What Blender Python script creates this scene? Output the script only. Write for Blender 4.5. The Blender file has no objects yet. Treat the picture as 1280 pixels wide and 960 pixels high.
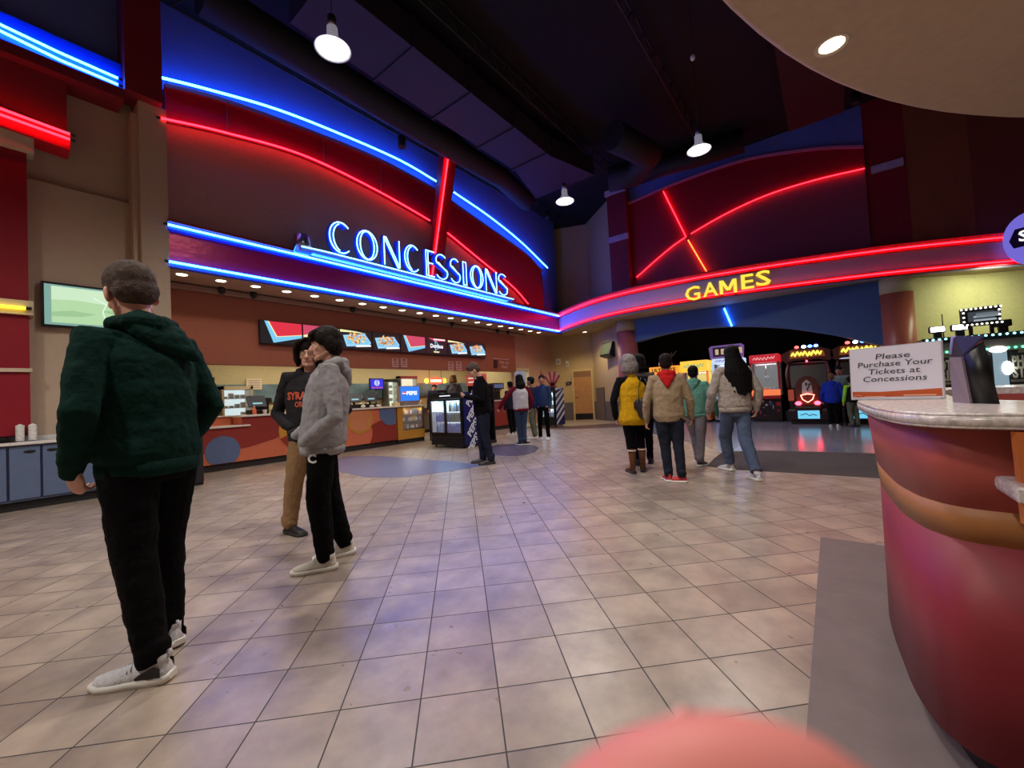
import bpy, bmesh, math, random
from mathutils import Vector, Matrix, noise
from mathutils.bvhtree import BVHTree
random.seed(7)
C = bpy.context.scene.collection
sc = bpy.context.scene
PI = math.pi
V = Vector
# ------------------------------------------------------------------ camera
FPX = 515.68
CR = V((0.6130011, -0.7884220, -0.0511896))
CU = V((0.0075447, -0.0589459, 0.9982327))
CF = V((0.7900460, 0.6123040, 0.0301855))
CAMZ = 1.17
cam_d = bpy.data.cameras.new('camera')
cam = bpy.data.objects.new('camera', cam_d)
C.objects.link(cam)
m = Matrix((CR, CU, -CF)).transposed().to_4x4()
m.translation = V((0, 0, CAMZ))
cam.matrix_world = m
cam_d.sensor_width = 36
cam_d.lens = 36 * FPX / 1280
cam_d.clip_start = 0.004
cam_d.clip_end = 100
cam_d.dof.use_dof = True
cam_d.dof.focus_distance = 5
cam_d.dof.aperture_fstop = 17
sc.camera = cam
sc.view_settings.view_transform = 'Standard'
sc.view_settings.look = 'None'
sc.view_settings.exposure = 0.14
sc.view_settings.gamma = 1
sc.view_settings.use_curve_mapping = False
sc.cycles.use_denoising = True
sc.cycles.max_bounces = 6
sc.cycles.diffuse_bounces = 3
sc.cycles.glossy_bounces = 3
sc.cycles.transmission_bounces = 4
sc.cycles.transparent_max_bounces = 8
sc.cycles.sample_clamp_indirect = 4
sc.cycles.caustics_reflective = False
sc.cycles.caustics_refractive = False

# ------------------------------------------------------------------ light settings
W_AMB = (0.205, 0.19, 0.235)
K_PEND = 470
K_DOWN = 9
K_NEON = 1.0
w = bpy.data.worlds.new('world')
sc.world = w
w.use_nodes = True
w.node_tree.nodes['Background'].inputs[0].default_value = (*W_AMB, 1)
w.node_tree.nodes['Background'].inputs[1].default_value = 1.0


def light(kind, name, loc, energy, color=(1, 1, 1), size=0.2, to=None, sx=None, sy=None, spot=100, blend=0.6):
    d = bpy.data.lights.new(name, kind)
    d.energy = energy
    d.color = color
    if kind == 'AREA':
        d.shape = 'RECTANGLE' if sx else 'DISK'
        d.size = sx or size
        if sx:
            d.size_y = sy
    elif kind == 'SPOT':
        d.spot_size = math.radians(spot)
        d.spot_blend = blend
        d.shadow_soft_size = size
    else:
        d.shadow_soft_size = size
    o = bpy.data.objects.new(name, d)
    C.objects.link(o)
    o.location = loc
    to = V(to) if to else V(loc) + V((0, 0, -1))
    o.rotation_euler = (to - V(loc)).to_track_quat('-Z', 'Y').to_euler()
    return o


PENDS = [(2.97, 5.08, 6.0), (9.05, 1.87, 6.0), (9.06, 5.04, 6.0), (3.0, 1.9, 6.0), (-2.5, 5.0, 6.0), (-2.5, 1.9, 6.0)]
for p in PENDS:
    light('SPOT', 'pendant_light', (p[0], p[1], p[2] - 0.06), K_PEND, (1.0, 0.93, 0.84), 0.2, spot=150, blend=0.8)
light('AREA', 'kitchen_light', (8.0, 11.2, 2.68), 125, (1.0, 0.88, 0.66), sx=9, sy=0.5)
light('SPOT', 'soffit_light', (14.5, 7.6, 3.64), 120, (1.0, 0.82, 0.5), 0.06, spot=140)
light('AREA', 'soffit_light', (14.75, -3.4, 3.64), 60, (0.95, 1.0, 0.66), sx=.6, sy=2.6, to=(15.4, -3.1, 1.2))
for q in [(3.5, -0.13), (3.7, -2.0), (2.3, -1.7)]:
    light('SPOT', 'canopy_light', (q[0], q[1], 3.36), 38, (1.0, 0.92, 0.82), 0.07, spot=150)


# ------------------------------------------------------------------ pixel helpers (planning coordinates)
def ray(x, y):
    return CF + CR * ((x - 640) / FPX) - CU * ((y - 480) / FPX)


def cut(x, y, axis, val):
    d = ray(x, y)
    o = V((0, 0, CAMZ))
    return o + d * ((val - o[axis]) / d[axis])


def gX(x, y, X): return cut(x, y, 0, X)
def gY(x, y, Y): return cut(x, y, 1, Y)
def gZ(x, y, Z=0.0): return cut(x, y, 2, Z)


# ------------------------------------------------------------------ materials
def lin(c):
    return tuple(((v / 255) / 12.92 if v <= 10 else ((v / 255 + 0.055) / 1.055) ** 2.4) for v in c)


MATS = {}


def mat(name, col, rough=0.6, metal=0.0, emit=None, es=1.0, noise_amt=0.05, nscale=14, bump=0.0, bscale=60, coat=0.0, alpha=1.0, ior=None, srgb=True, sheen=0.0, spec=None):
    if name in MATS:
        return MATS[name]
    mt = bpy.data.materials.new(name)
    mt.use_nodes = True
    nt = mt.node_tree
    b = nt.nodes['Principled BSDF']
    c = lin(col) if srgb else col
    tc = nt.nodes.new('ShaderNodeTexCoord')
    if noise_amt > 0:
        n = nt.nodes.new('ShaderNodeTexNoise')
        n.inputs['Scale'].default_value = nscale
        n.inputs['Detail'].default_value = 4
        nt.links.new(tc.outputs['Object'], n.inputs['Vector'])
        r = nt.nodes.new('ShaderNodeValToRGB')
        r.color_ramp.elements[0].position = 0.3
        r.color_ramp.elements[1].position = 0.7
        r.color_ramp.elements[0].color = (*[v * (1 - noise_amt) for v in c], 1)
        r.color_ramp.elements[1].color = (*[min(1, v * (1 + noise_amt)) for v in c], 1)
        nt.links.new(n.outputs['Fac'], r.inputs['Fac'])
        nt.links.new(r.outputs['Color'], b.inputs['Base Color'])
    else:
        b.inputs['Base Color'].default_value = (*c, 1)
    b.inputs['Roughness'].default_value = rough
    b.inputs['Metallic'].default_value = metal
    if coat:
        b.inputs['Coat Weight'].default_value = coat
        b.inputs['Coat Roughness'].default_value = 0.1
    if spec is not None:
        b.inputs['Specular IOR Level'].default_value = spec
    if sheen:
        b.inputs['Sheen Weight'].default_value = sheen
    if emit:
        b.inputs['Emission Color'].default_value = (*emit, 1)
        b.inputs['Emission Strength'].default_value = es
    if alpha < 1:
        b.inputs['Alpha'].default_value = alpha
    if bump > 0:
        n2 = nt.nodes.new('ShaderNodeTexNoise')
        n2.inputs['Scale'].default_value = bscale
        n2.inputs['Detail'].default_value = 5
        nt.links.new(tc.outputs['Object'], n2.inputs['Vector'])
        bp = nt.nodes.new('ShaderNodeBump')
        bp.inputs['Strength'].default_value = bump
        bp.inputs['Distance'].default_value = 0.02
        nt.links.new(n2.outputs['Fac'], bp.inputs['Height'])
        nt.links.new(bp.outputs['Normal'], b.inputs['Normal'])
    MATS[name] = mt
    return mt


def emat(name, col, strength=1.0):
    """a self-lit material: screens, tubes, lamp faces"""
    if name in MATS:
        return MATS[name]
    mt = bpy.data.materials.new(name)
    mt.use_nodes = True
    b = mt.node_tree.nodes['Principled BSDF']
    b.inputs['Base Color'].default_value = (0.02, 0.02, 0.02, 1)
    b.inputs['Roughness'].default_value = 0.3
    b.inputs['Emission Color'].default_value = (*col, 1)
    b.inputs['Emission Strength'].default_value = strength
    MATS[name] = mt
    return mt


def screen(name, rgb, s=1.0):
    return emat(name, lin(rgb), s)


def floor_mat():
    mt = bpy.data.materials.new('floor_tiles')
    mt.use_nodes = True
    nt = mt.node_tree
    L = nt.links.new
    b = nt.nodes['Principled BSDF']
    N = nt.nodes.new

    def math_(op, a, bb=None):
        n = N('ShaderNodeMath')
        n.operation = op
        for i, v in enumerate((a, bb)):
            if v is None:
                continue
            if isinstance(v, (int, float)):
                n.inputs[i].default_value = v
            else:
                L(v, n.inputs[i])
        return n.outputs[0]
    tc = N('ShaderNodeTexCoord')
    sp = N('ShaderNodeSeparateXYZ')
    L(tc.outputs['Object'], sp.inputs[0])
    k = 0.70710678 / 0.305
    x, y = sp.outputs[0], sp.outputs[1]
    u = math_('ADD', math_('MULTIPLY', math_('SUBTRACT', x, y), k), 0.68725)
    v = math_('ADD', math_('MULTIPLY', math_('ADD', x, y), k), -4.575)
    fu, fv = math_('FRACT', u), math_('FRACT', v)

    def edge(f):
        return math_('MINIMUM', f, math_('SUBTRACT', 1.0, f))
    e = math_('MINIMUM', edge(fu), edge(fv))
    grout = math_('LESS_THAN', e, 0.0095)
    cmb = N('ShaderNodeCombineXYZ')
    L(math_('FLOOR', u), cmb.inputs[0])
    L(math_('FLOOR', v), cmb.inputs[1])
    wn = N('ShaderNodeTexWhiteNoise')
    L(cmb.outputs[0], wn.inputs['Vector'])
    vadd = N('ShaderNodeVectorMath')
    vadd.operation = 'ADD'
    L(tc.outputs['Object'], vadd.inputs[0])
    L(wn.outputs['Color'], vadd.inputs[1])
    n1 = N('ShaderNodeTexNoise')
    n1.inputs['Scale'].default_value = 3.2
    n1.inputs['Detail'].default_value = 5
    n1.inputs['Roughness'].default_value = 0.6
    L(vadd.outputs[0], n1.inputs['Vector'])
    r = N('ShaderNodeValToRGB')
    r.color_ramp.elements[0].position = 0.3
    r.color_ramp.elements[0].color = (*lin((130, 116, 108)), 1)
    r.color_ramp.elements[1].position = 0.72
    r.color_ramp.elements[1].color = (*lin((182, 165, 148)), 1)
    L(n1.outputs['Fac'], r.inputs['Fac'])
    hs = N('ShaderNodeMixRGB')
    hs.blend_type = 'MULTIPLY'
    hs.inputs[0].default_value = 1
    L(r.outputs[0], hs.inputs[1])
    vv = math_('ADD', math_('MULTIPLY', wn.outputs['Value'], 0.16), 0.88)
    cc = N('ShaderNodeCombineColor')
    L(vv, cc.inputs[0]); L(vv, cc.inputs[1]); L(math_('MULTIPLY', vv, 0.985), cc.inputs[2])
    L(cc.outputs[0], hs.inputs[2])
    mx = N('ShaderNodeMixRGB')
    L(grout, mx.inputs[0])
    L(hs.outputs[0], mx.inputs[1])
    mx.inputs[2].default_value = (0.022, 0.018, 0.016, 1)
    L(mx.outputs[0], b.inputs['Base Color'])
    n3 = N('ShaderNodeTexNoise')
    n3.inputs['Scale'].default_value = 9
    n3.inputs['Detail'].default_value = 4
    L(vadd.outputs[0], n3.inputs['Vector'])
    rr = math_('ADD', math_('MULTIPLY', n3.outputs['Fac'], 0.22), 0.21)
    rough = math_('ADD', rr, math_('MULTIPLY', grout, 0.4))
    L(rough, b.inputs['Roughness'])
    b.inputs['Specular IOR Level'].default_value = 0.85
    bp = N('ShaderNodeBump')
    bp.inputs['Strength'].default_value = 0.5
    bp.inputs['Distance'].default_value = 0.004
    hgt = math_('ADD', math_('MULTIPLY', math_('SUBTRACT', 1.0, grout), 0.5), math_('MULTIPLY', n3.outputs['Fac'], 0.55))
    L(hgt, bp.inputs['Height'])
    L(bp.outputs['Normal'], b.inputs['Normal'])
    return mt


# ------------------------------------------------------------------ mesh helpers
def wm(o):
    M = Matrix.Translation(o.location) @ o.rotation_euler.to_matrix().to_4x4()
    return wm(o.parent) @ M if o.parent else M


class MB:
    def __init__(s):
        s.bm = bmesh.new()
        s.mi = 0

    def _f(s, verts):
        try:
            f = s.bm.faces.new(verts)
            f.material_index = s.mi
            return f
        except ValueError:
            return None

    def box(s, a, b, mi=None, M=None, bev=0.0):
        if mi is not None:
            s.mi = mi
        t = bmesh.new()
        x0, x1 = sorted((a[0], b[0])); y0, y1 = sorted((a[1], b[1])); z0, z1 = sorted((a[2], b[2]))
        bmesh.ops.create_cube(t, size=1)
        for v in t.verts:
            v.co = V(((x0 + x1) / 2 + v.co.x * (x1 - x0), (y0 + y1) / 2 + v.co.y * (y1 - y0), (z0 + z1) / 2 + v.co.z * (z1 - z0)))
        if bev > 0:
            bev = min(bev, 0.45 * min(x1 - x0, y1 - y0, z1 - z0))
            bmesh.ops.bevel(t, geom=t.edges[:], offset=bev, segments=2, affect='EDGES', profile=0.6)
        s.merge(t, M)
        return s

    def merge(s, t, M=None):
        vm = {}
        for v in t.verts:
            vm[v] = s.bm.verts.new(M @ v.co if M else v.co)
        for f in t.faces:
            nf = s._f([vm[v] for v in f.verts])
            if nf:
                nf.smooth = f.smooth
        t.free()

    def ball(s, c, r, mi=None, M=None, seg=16, rot=None):
        if mi is not None:
            s.mi = mi
        if isinstance(r, (int, float)):
            r = (r, r, r)
        t = bmesh.new()
        bmesh.ops.create_uvsphere(t, u_segments=seg, v_segments=max(6, seg // 2 + 1), radius=1)
        R = Matrix.Rotation(rot[0], 4, rot[1]) if rot else Matrix.Identity(4)
        for v in t.verts:
            v.co = V(c) + R @ V((v.co.x * r[0], v.co.y * r[1], v.co.z * r[2]))
        for f in t.faces:
            f.smooth = True
        s.merge(t, M)
        return s

    def tube(s, pts, rad, mi=None, n=10, M=None, cap=True, flat=None, round_ends=False):
        """sweep along pts. rad: number, list of numbers or of (ra, rb) pairs; flat = vector kept as the ra axis"""
        if mi is not None:
            s.mi = mi
        pts = [V(p) for p in pts]
        if not isinstance(rad, (list, tuple)):
            rad = [rad] * len(pts)
        rad = [(r, r) if isinstance(r, (int, float)) else r for r in rad]
        if round_ends:
            d0 = (pts[0] - pts[1]).normalized(); d1 = (pts[-1] - pts[-2]).normalized()
            P, Rr = [], []
            for a in (0.97, 0.75, 0.4):
                rr = rad[0]
                P.append(pts[0] + d0 * (max(rr) * a)); k = math.sqrt(max(0.0, 1 - a * a)); Rr.append((rr[0] * k, rr[1] * k))
            P += pts; Rr += list(rad)
            for a in (0.4, 0.75, 0.97):
                rr = rad[-1]
                P.append(pts[-1] + d1 * (max(rr) * a)); k = math.sqrt(max(0.0, 1 - a * a)); Rr.append((rr[0] * k, rr[1] * k))
            pts, rad = P, Rr
        rings = []
        prev = None
        for i, p in enumerate(pts):
            if i == 0:
                d = pts[1] - pts[0]
            elif i == len(pts) - 1:
                d = pts[-1] - pts[-2]
            else:
                d = (pts[i + 1] - pts[i]).normalized() + (pts[i] - pts[i - 1]).normalized()
            if d.length < 1e-9:
                d = V((0, 0, 1))
            d.normalize()
            if flat is not None:
                a = V(flat) - d * V(flat).dot(d)
            elif prev is None:
                a = d.orthogonal()
            else:
                a = prev - d * prev.dot(d)
            if a.length < 1e-6:
                a = d.orthogonal()
            a.normalize()
            prev = a
            b = d.cross(a)
            ring = []
            for k in range(n):
                t = 2 * PI * k / n
                co = p + a * (math.cos(t) * rad[i][0]) + b * (math.sin(t) * rad[i][1])
                ring.append(s.bm.verts.new(M @ co if M else co))
            rings.append(ring)
        for i in range(len(rings) - 1):
            for k in range(n):
                f = s._f([rings[i][k], rings[i][(k + 1) % n], rings[i + 1][(k + 1) % n], rings[i + 1][k]])
                if f:
                    f.smooth = True
        if cap:
            s._f(list(reversed(rings[0])))
            s._f(rings[-1])
        return s

    def cyl(s, c, r, h, mi=None, n=24, M=None, r2=None, axis='z'):
        d = {'x': V((1, 0, 0)), 'y': V((0, 1, 0)), 'z': V((0, 0, 1))}[axis]
        c = V(c)
        if mi is not None:
            s.mi = mi
        k0 = len(s.bm.faces)
        s.tube([c, c + d * h], [r, r if r2 is None else r2], n=n, M=M)
        return s

    def lathe(s, prof, c=(0, 0, 0), mi=None, n=28, M=None):
        if mi is not None:
            s.mi = mi
        rings = []
        for r, z in prof:
            rings.append([s.bm.verts.new((M if M else Matrix.Identity(4)) @ V((c[0] + r * math.cos(2 * PI * k / n), c[1] + r * math.sin(2 * PI * k / n), c[2] + z))) for k in range(n)])
        for i in range(len(rings) - 1):
            for k in range(n):
                f = s._f([rings[i][k], rings[i][(k + 1) % n], rings[i + 1][(k + 1) % n], rings[i + 1][k]])
                if f:
                    f.smooth = True
        return s

    def prism(s, poly, ext, mi=None, M=None):
        """poly: list of 3-D points (planar outline), ext: extrusion vector"""
        if mi is not None:
            s.mi = mi
        ext = V(ext)
        a = [V(p) for p in poly]
        A = [s.bm.verts.new(M @ p if M else p) for p in a]
        B = [s.bm.verts.new(M @ (p + ext) if M else p + ext) for p in a]
        s._f(A)
        s._f(list(reversed(B)))
        n = len(A)
        for i in range(n):
            s._f([A[i], B[i], B[(i + 1) % n], A[(i + 1) % n]])
        return s

    def strip(s, A, B, ext, mi=None):
        """solid band between two polylines A and B with thickness vector ext"""
        if mi is not None:
            s.mi = mi
        ext = V(ext)
        va = [s.bm.verts.new(V(p)) for p in A]; vb = [s.bm.verts.new(V(p)) for p in B]
        wa = [s.bm.verts.new(V(p) + ext) for p in A]; wb = [s.bm.verts.new(V(p) + ext) for p in B]
        n = len(A)
        for i in range(n - 1):
            s._f([va[i], va[i + 1], vb[i + 1], vb[i]])
            s._f([wa[i + 1], wa[i], wb[i], wb[i + 1]])
            s._f([va[i + 1], va[i], wa[i], wa[i + 1]])
            s._f([vb[i], vb[i + 1], wb[i + 1], wb[i]])
        s._f([va[0], vb[0], wb[0], wa[0]])
        s._f([va[-1], wa[-1], wb[-1], vb[-1]])
        return s

    def loftz(s, rings, mi=None, caps=True, mis=None):
        if mi is not None:
            s.mi = mi
        R = [[s.bm.verts.new(V(p)) for p in r] for r in rings]
        n = len(R[0])
        for i in range(len(R) - 1):
            if mis:
                s.mi = mis[i]
            for k in range(n):
                f = s._f([R[i][k], R[i][(k + 1) % n], R[i + 1][(k + 1) % n], R[i + 1][k]])
                if f:
                    f.smooth = True
        if caps:
            s._f(list(reversed(R[0])))
            s._f(R[-1])
        return s

    def text(s, string, size, M, mi=None, ext=0.002, shear=0.0, off=0.0, align='CENTER', wid=None, spacing=1.0, res=2):
        if mi is not None:
            s.mi = mi
        cu = bpy.data.curves.new('tmp', 'FONT')
        cu.body = string
        cu.size = size
        cu.extrude = ext
        cu.shear = shear
        cu.offset = off
        cu.resolution_u = res
        cu.space_character = spacing
        cu.align_x = align
        cu.align_y = 'CENTER'
        o = bpy.data.objects.new('tmp', cu)
        C.objects.link(o)
        dg = bpy.context.evaluated_depsgraph_get()
        me = bpy.data.meshes.new_from_object(o.evaluated_get(dg))
        xs = [v.co.x for v in me.vertices] or [0, 1]
        k = wid / (max(xs) - min(xs)) if wid else 1
        S = Matrix.Diagonal((k, 1, 1, 1))
        vm = [s.bm.verts.new(M @ (S @ v.co)) for v in me.vertices]
        for p in me.polygons:
            s._f([vm[i] for i in p.vertices])
        bpy.data.objects.remove(o)
        bpy.data.meshes.remove(me)
        bpy.data.curves.remove(cu)
        return s

    def build(s, name, mats, parent=None, world=False, smooth=None, loc=None):
        me = bpy.data.meshes.new(name)
        if world and parent is not None:
            s.bm.transform(wm(parent).inverted())
        if loc is not None:
            s.bm.transform(Matrix.Translation(-V(loc)))
        bmesh.ops.recalc_face_normals(s.bm, faces=s.bm.faces[:])
        s.bm.to_mesh(me)
        s.bm.free()
        if not isinstance(mats, (list, tuple)):
            mats = [mats]
        for q in mats:
            me.materials.append(q)
        if smooth:
            for p in me.polygons:
                p.use_smooth = True
        o = bpy.data.objects.new(name, me)
        C.objects.link(o)
        if parent is not None:
            o.parent = parent
        if loc is not None:
            o.location = loc
        return o


def frame(origin, right, up):
    r = V(right).normalized(); u = V(up); u = (u - r * u.dot(r)).normalized(); n = r.cross(u)
    M = Matrix((r, u, n)).transposed().to_4x4()
    M.translation = V(origin)
    return M


def tag(o, label, cat, group=None, kind=None):
    if label:
        o['label'] = label
    if cat:
        o['category'] = cat
    if group:
        o['group'] = group
    if kind:
        o['kind'] = kind
    return o


def thing(name, label, cat, loc=(0, 0, 0), rz=0.0, group=None):
    o = bpy.data.objects.new(name, None)
    C.objects.link(o)
    o.location = loc
    o.rotation_euler = (0, 0, rz)
    o.empty_display_size = 0.1
    tag(o, label, cat, group)
    return o


def struct(o):
    o['kind'] = 'structure'
    return o


def kids(o):
    return [c for c in C.objects if c.parent == o]


def dup(root, loc, rz=None, label=None):
    def cp(o, par):
        c = o.copy()
        C.objects.link(c)
        if par is not None:
            c.parent = par
        for ch in kids(o):
            cp(ch, c)
        return c
    r = cp(root, None)
    r.location = loc
    if rz is not None:
        r.rotation_euler = (0, 0, rz)
    if label:
        r['label'] = label
    return r


# ================================================================== SETTING
M_FLOOR = floor_mat()
M_BEIGE = mat('beige_wall', (186, 166, 144), 0.8, noise_amt=.03, bump=0.05)
M_ORANGE = mat('terracotta_wall', (150, 86, 66), 0.75, bump=0.05)
M_MAROON = mat('maroon_paint', (120, 24, 40), 0.6)
M_DRED = mat('deep_red_paint', (140, 10, 32), 0.45)
M_PLUM = mat('plum_panel', (164, 130, 124), 0.75)
M_BLUEW = mat('blue_wall', (96, 110, 190), 0.75)
M_BLUE2 = mat('arcade_blue_wall', (70, 104, 150), 0.6)
M_LILAC = mat('lilac_band', (186, 182, 220), 0.6)
M_BLACK = mat('ceiling_black', (5, 5, 7), 0.9)
M_DARK = mat('dark_void', (6, 6, 8), 0.9, noise_amt=0)
M_SOFF = mat('soffit_plaster', (176, 140, 120), 0.8)
M_CANOPY = mat('canopy_plaster', (190, 162, 128), 0.85)
M_FOIL = mat('red_foil_band', (176, 34, 84), 0.3, metal=0.3, bump=0.25, bscale=9)
M_TROUGHB = mat('blue_trough', (10, 70, 235), 0.5, noise_amt=0)
M_TROUGHR = mat('red_trough', (210, 8, 40), 0.5, noise_amt=0)
M_CREAM = mat('cream_trim', (205, 190, 165), 0.6)
M_YWALL = mat('yellow_green_wall', (214, 208, 150), 0.7)
M_BLK = mat('black_plastic', (14, 14, 16), 0.4, noise_amt=0)
M_BLKM = mat('matte_black_metal', (20, 20, 24), 0.6, noise_amt=0)
M_METAL = mat('brushed_metal', (170, 172, 178), 0.3, metal=1.0, noise_amt=0.05)
E_BLUE = emat('blue_neon', (0.02, 0.17, 1.0), 34 * K_NEON)
E_RED = emat('red_neon', (1.0, 0.010, 0.020), 12 * K_NEON)
E_REDHOT = emat('orange_red_neon', (1.0, 0.045, 0.008), 16 * K_NEON)
E_YEL = emat('yellow_neon', (1.0, 0.72, 0.02), 4)
E_LAMP = emat('lamp_face', (1.0, 0.93, 0.80), 6)
E_DOWN = emat('downlight_face', (1.0, 0.88, 0.68), 5)

ZC = 8.5
b = MB(); b.box((-6, -9, -0.1), (20, 14.5, 0)); struct(b.build('floor', M_FLOOR))
b = MB(); b.box((-6, -9, ZC), (20, 14.5, ZC + 0.15)); struct(b.build('ceiling', M_BLACK))


def slab(px, name, mt, z0=0.0, th=0.003, raw=None):
    pts = [gZ(x, y, z0) for x, y in px] if px else [V((x, y, z0)) for x, y in raw]
    b = MB()
    b.prism([(p.x, p.y, z0) for p in pts], (0, 0, th))
    return struct(b.build(name, mt))


M_BINLAY = mat('blue_inlay_tile', (98, 106, 142), 0.3, bump=0.1)
M_DINLAY = mat('dark_inlay_tile', (82, 76, 92), 0.35, bump=0.1)
M_CARPET = mat('dark_walk_carpet', (70, 62, 62), 0.95, bump=0.4, bscale=300)
M_POL = mat('polished_grey_floor', (128, 128, 142), 0.16, noise_amt=0.2, nscale=1.2, bump=0.03, bscale=2)
M_TANF = mat('tan_polished_floor', (176, 156, 134), 0.3)
M_BRF = mat('brown_floor_band', (92, 66, 60), 0.4)
slab([(400, 580), (431, 571), (462, 569.5), (503, 572), (540, 575), (575, 578), (604, 582), (575, 587), (540, 592), (509, 596), (487, 597), (456, 596), (425, 590), (400, 586)], 'trim_1', M_BINLAY)
slab([(600, 562), (621, 556), (650, 554.5), (669, 557), (674, 560), (669, 565), (656, 569), (637, 570), (615, 569), (600, 567)], 'trim_2', M_DINLAY)
carpet_far = [gZ(893, 573), gZ(904, 564.5), gZ(955, 565)]
slab(None, 'trim_3', M_CARPET, raw=[(6.35, -2.2), (6.42, -0.6), (6.4, 0.5), tuple(gZ(920, 587).xy), tuple(gZ(883, 583).xy), tuple(gZ(893, 573).xy), tuple(gZ(904, 564.5).xy), (8.4, 1.0), (8.6, -2.2)])
slab(None, 'trim_4', M_POL, raw=[(8.6, -2.2), (8.4, 1.0), tuple(gZ(904, 564.5).xy), (10.2, 3.2), (11.6, 4.6), (13.4, 5.2), (18.5, 5.9), (18.5, -8), (8.9, -8)])
slab(None, 'trim_5', M_TANF, raw=[(12.9, 7.4), (14.3, 6.3), (16.2, 8.1), (15.55, 9.83), (13.4, 10.2), (13.0, 9.0)])
slab(None, 'trim_6', M_BRF, raw=[(12.0, 9.3), (11.8, 7.0), (12.6, 5.6), (13.6, 5.2), (14.3, 6.3), (12.9, 7.4), (13.0, 9.0)])

# --- wall behind the television and upper left fascia
b = MB()
b.box((-6, 9.1, 0), (1.62, 9.35, 4.72)); b.box((-6, 9.22, 4.72), (1.62, 9.45, ZC))
struct(b.build('wall_television', M_BEIGE))
b = MB(); b.box((1.64, 8.8, 0), (2.0, 10.2, 6.42)); b.box((1.56, 8.9, 0), (1.64, 9.4, 6.2)); struct(b.build('wall_pier', M_BEIGE))
b = MB(); b.box((1.45, 8.62, 6.40), (1.92, 9.1, ZC)); struct(b.build('trim_7', M_MAROON))
b = MB(); b.box((-4, 8.9, .98), (0.43, 9.12, 5.0)); struct(b.build('wall_red_panel', M_DRED))
b = MB(); b.box((-4, 8.84, 5.0), (0.5, 9.12, 5.3), bev=.02); b.box((-4, 8.84, 2.66), (0.47, 9.12, 2.86)); b.box((-4, 8.86, 1.86), (0.45, 9.12, 1.91)); struct(b.build('trim_8', M_CREAM))
# red channel on the upper left and its purple panel above
zl = gY(0, 140, 8.75).z; zr = gY(88, 173, 8.75).z; xr = gY(88, 173, 8.75).x
b = MB(); b.prism([(-3, 8.78, zl + .1), (xr, 8.78, zr - .17), (xr, 8.78, zr + .08), (-3, 8.78, zl + .45)], (0, .35, 0)); struct(b.build('trim_9', M_TROUGHR))
b = MB(); b.prism([(-3, 8.86, zl + .3), (xr - .02, 8.86, zr), (xr - .02, 8.86, 6.62), (-3, 8.86, 6.72)], (0, .3, 0)); struct(b.build('trim_10', M_MAROON))
b = MB(); b.box((-4, 8.84, 6.44), (1.46, 9.2, 6.90)); struct(b.build('trim_11', M_TROUGHB))
b = MB(); b.box((-4, 8.7, 6.26), (1.46, 9.2, 6.42)); struct(b.build('trim_12', M_MAROON))
b = MB(); b.box((-6, 9.12, 6.9), (1.5, 9.3, ZC)); struct(b.build('wall_upper_blue', M_BLUEW))


def crom(pts, n=6):
    P = [V(p) for p in pts]
    P = [P[0] * 2 - P[1]] + P + [P[-1] * 2 - P[-2]]
    out = []
    for i in range(1, len(P) - 2):
        for k in range(n):
            t = k / n
            a, b_, c, d = P[i - 1], P[i], P[i + 1], P[i + 2]
            out.append(0.5 * ((2 * b_) + (c - a) * t + (2 * a - 5 * b_ + 4 * c - d) * t * t + (3 * b_ - a - 3 * c + d) * t ** 3))
    out.append(P[-2])
    return out


def neon(name, pts, label, m_, r=0.018, group=None, cat='neon tube', caps=True):
    """one run of glass tube with its electrode caps"""
    t = thing(name, label, cat, tuple(pts[0]), 0, group)
    b = MB(); b.tube(pts, r, n=8); b.build('glass_tube', m_, t, world=True)
    for p, q in ((pts[0], pts[1]), (pts[-1], pts[-2])):
        d = (V(q) - V(p)).normalized()
        b = MB(); b.tube([V(p) - d * .05, V(p) + d * .005], r * 1.15, n=8)
        b.build('electrode_cap', M_BLK, t, world=True)
    return t


# --- concession wall (plane Y about 8.8), arch curves measured on that plane
YW = 8.8
bl1 = crom([gY(x, y, YW) for x, y in [(190, 95), (262, 113), (348, 138), (430, 170), (500, 201), (545, 227)]])
bl2 = crom([gY(x, y, YW) for x, y in [(566, 240), (610, 270), (650, 302), (684, 335)]])
TT = crom([gY(x, y, YW) for x, y in [(185, 101), (281, 126), (400, 169), (475, 200), (535, 232), (564, 252), (611, 285), (658, 318), (676, 337)]], 8)
RR = crom([gY(x, y, YW) for x, y in [(200, 148), (280, 166), (380, 195), (470, 238), (537, 276), (556, 289), (600, 325), (640, 358), (660, 380)]], 8)
b = MB(); b.box((1.98, 9.02, 3.8), (15.1, 9.2, ZC)); struct(b.build('wall_concession_blue', M_BLUEW))
RX = RR + [V((12.75, YW, 4.45))]


def interp(curve, x):
    for p, q in zip(curve, curve[1:]):
        if p.x <= x <= q.x:
            t = (x - p.x) / max(1e-6, q.x - p.x)
            return p.z + (q.z - p.z) * t
    return curve[0].z if x < curve[0].x else curve[-1].z


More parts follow.
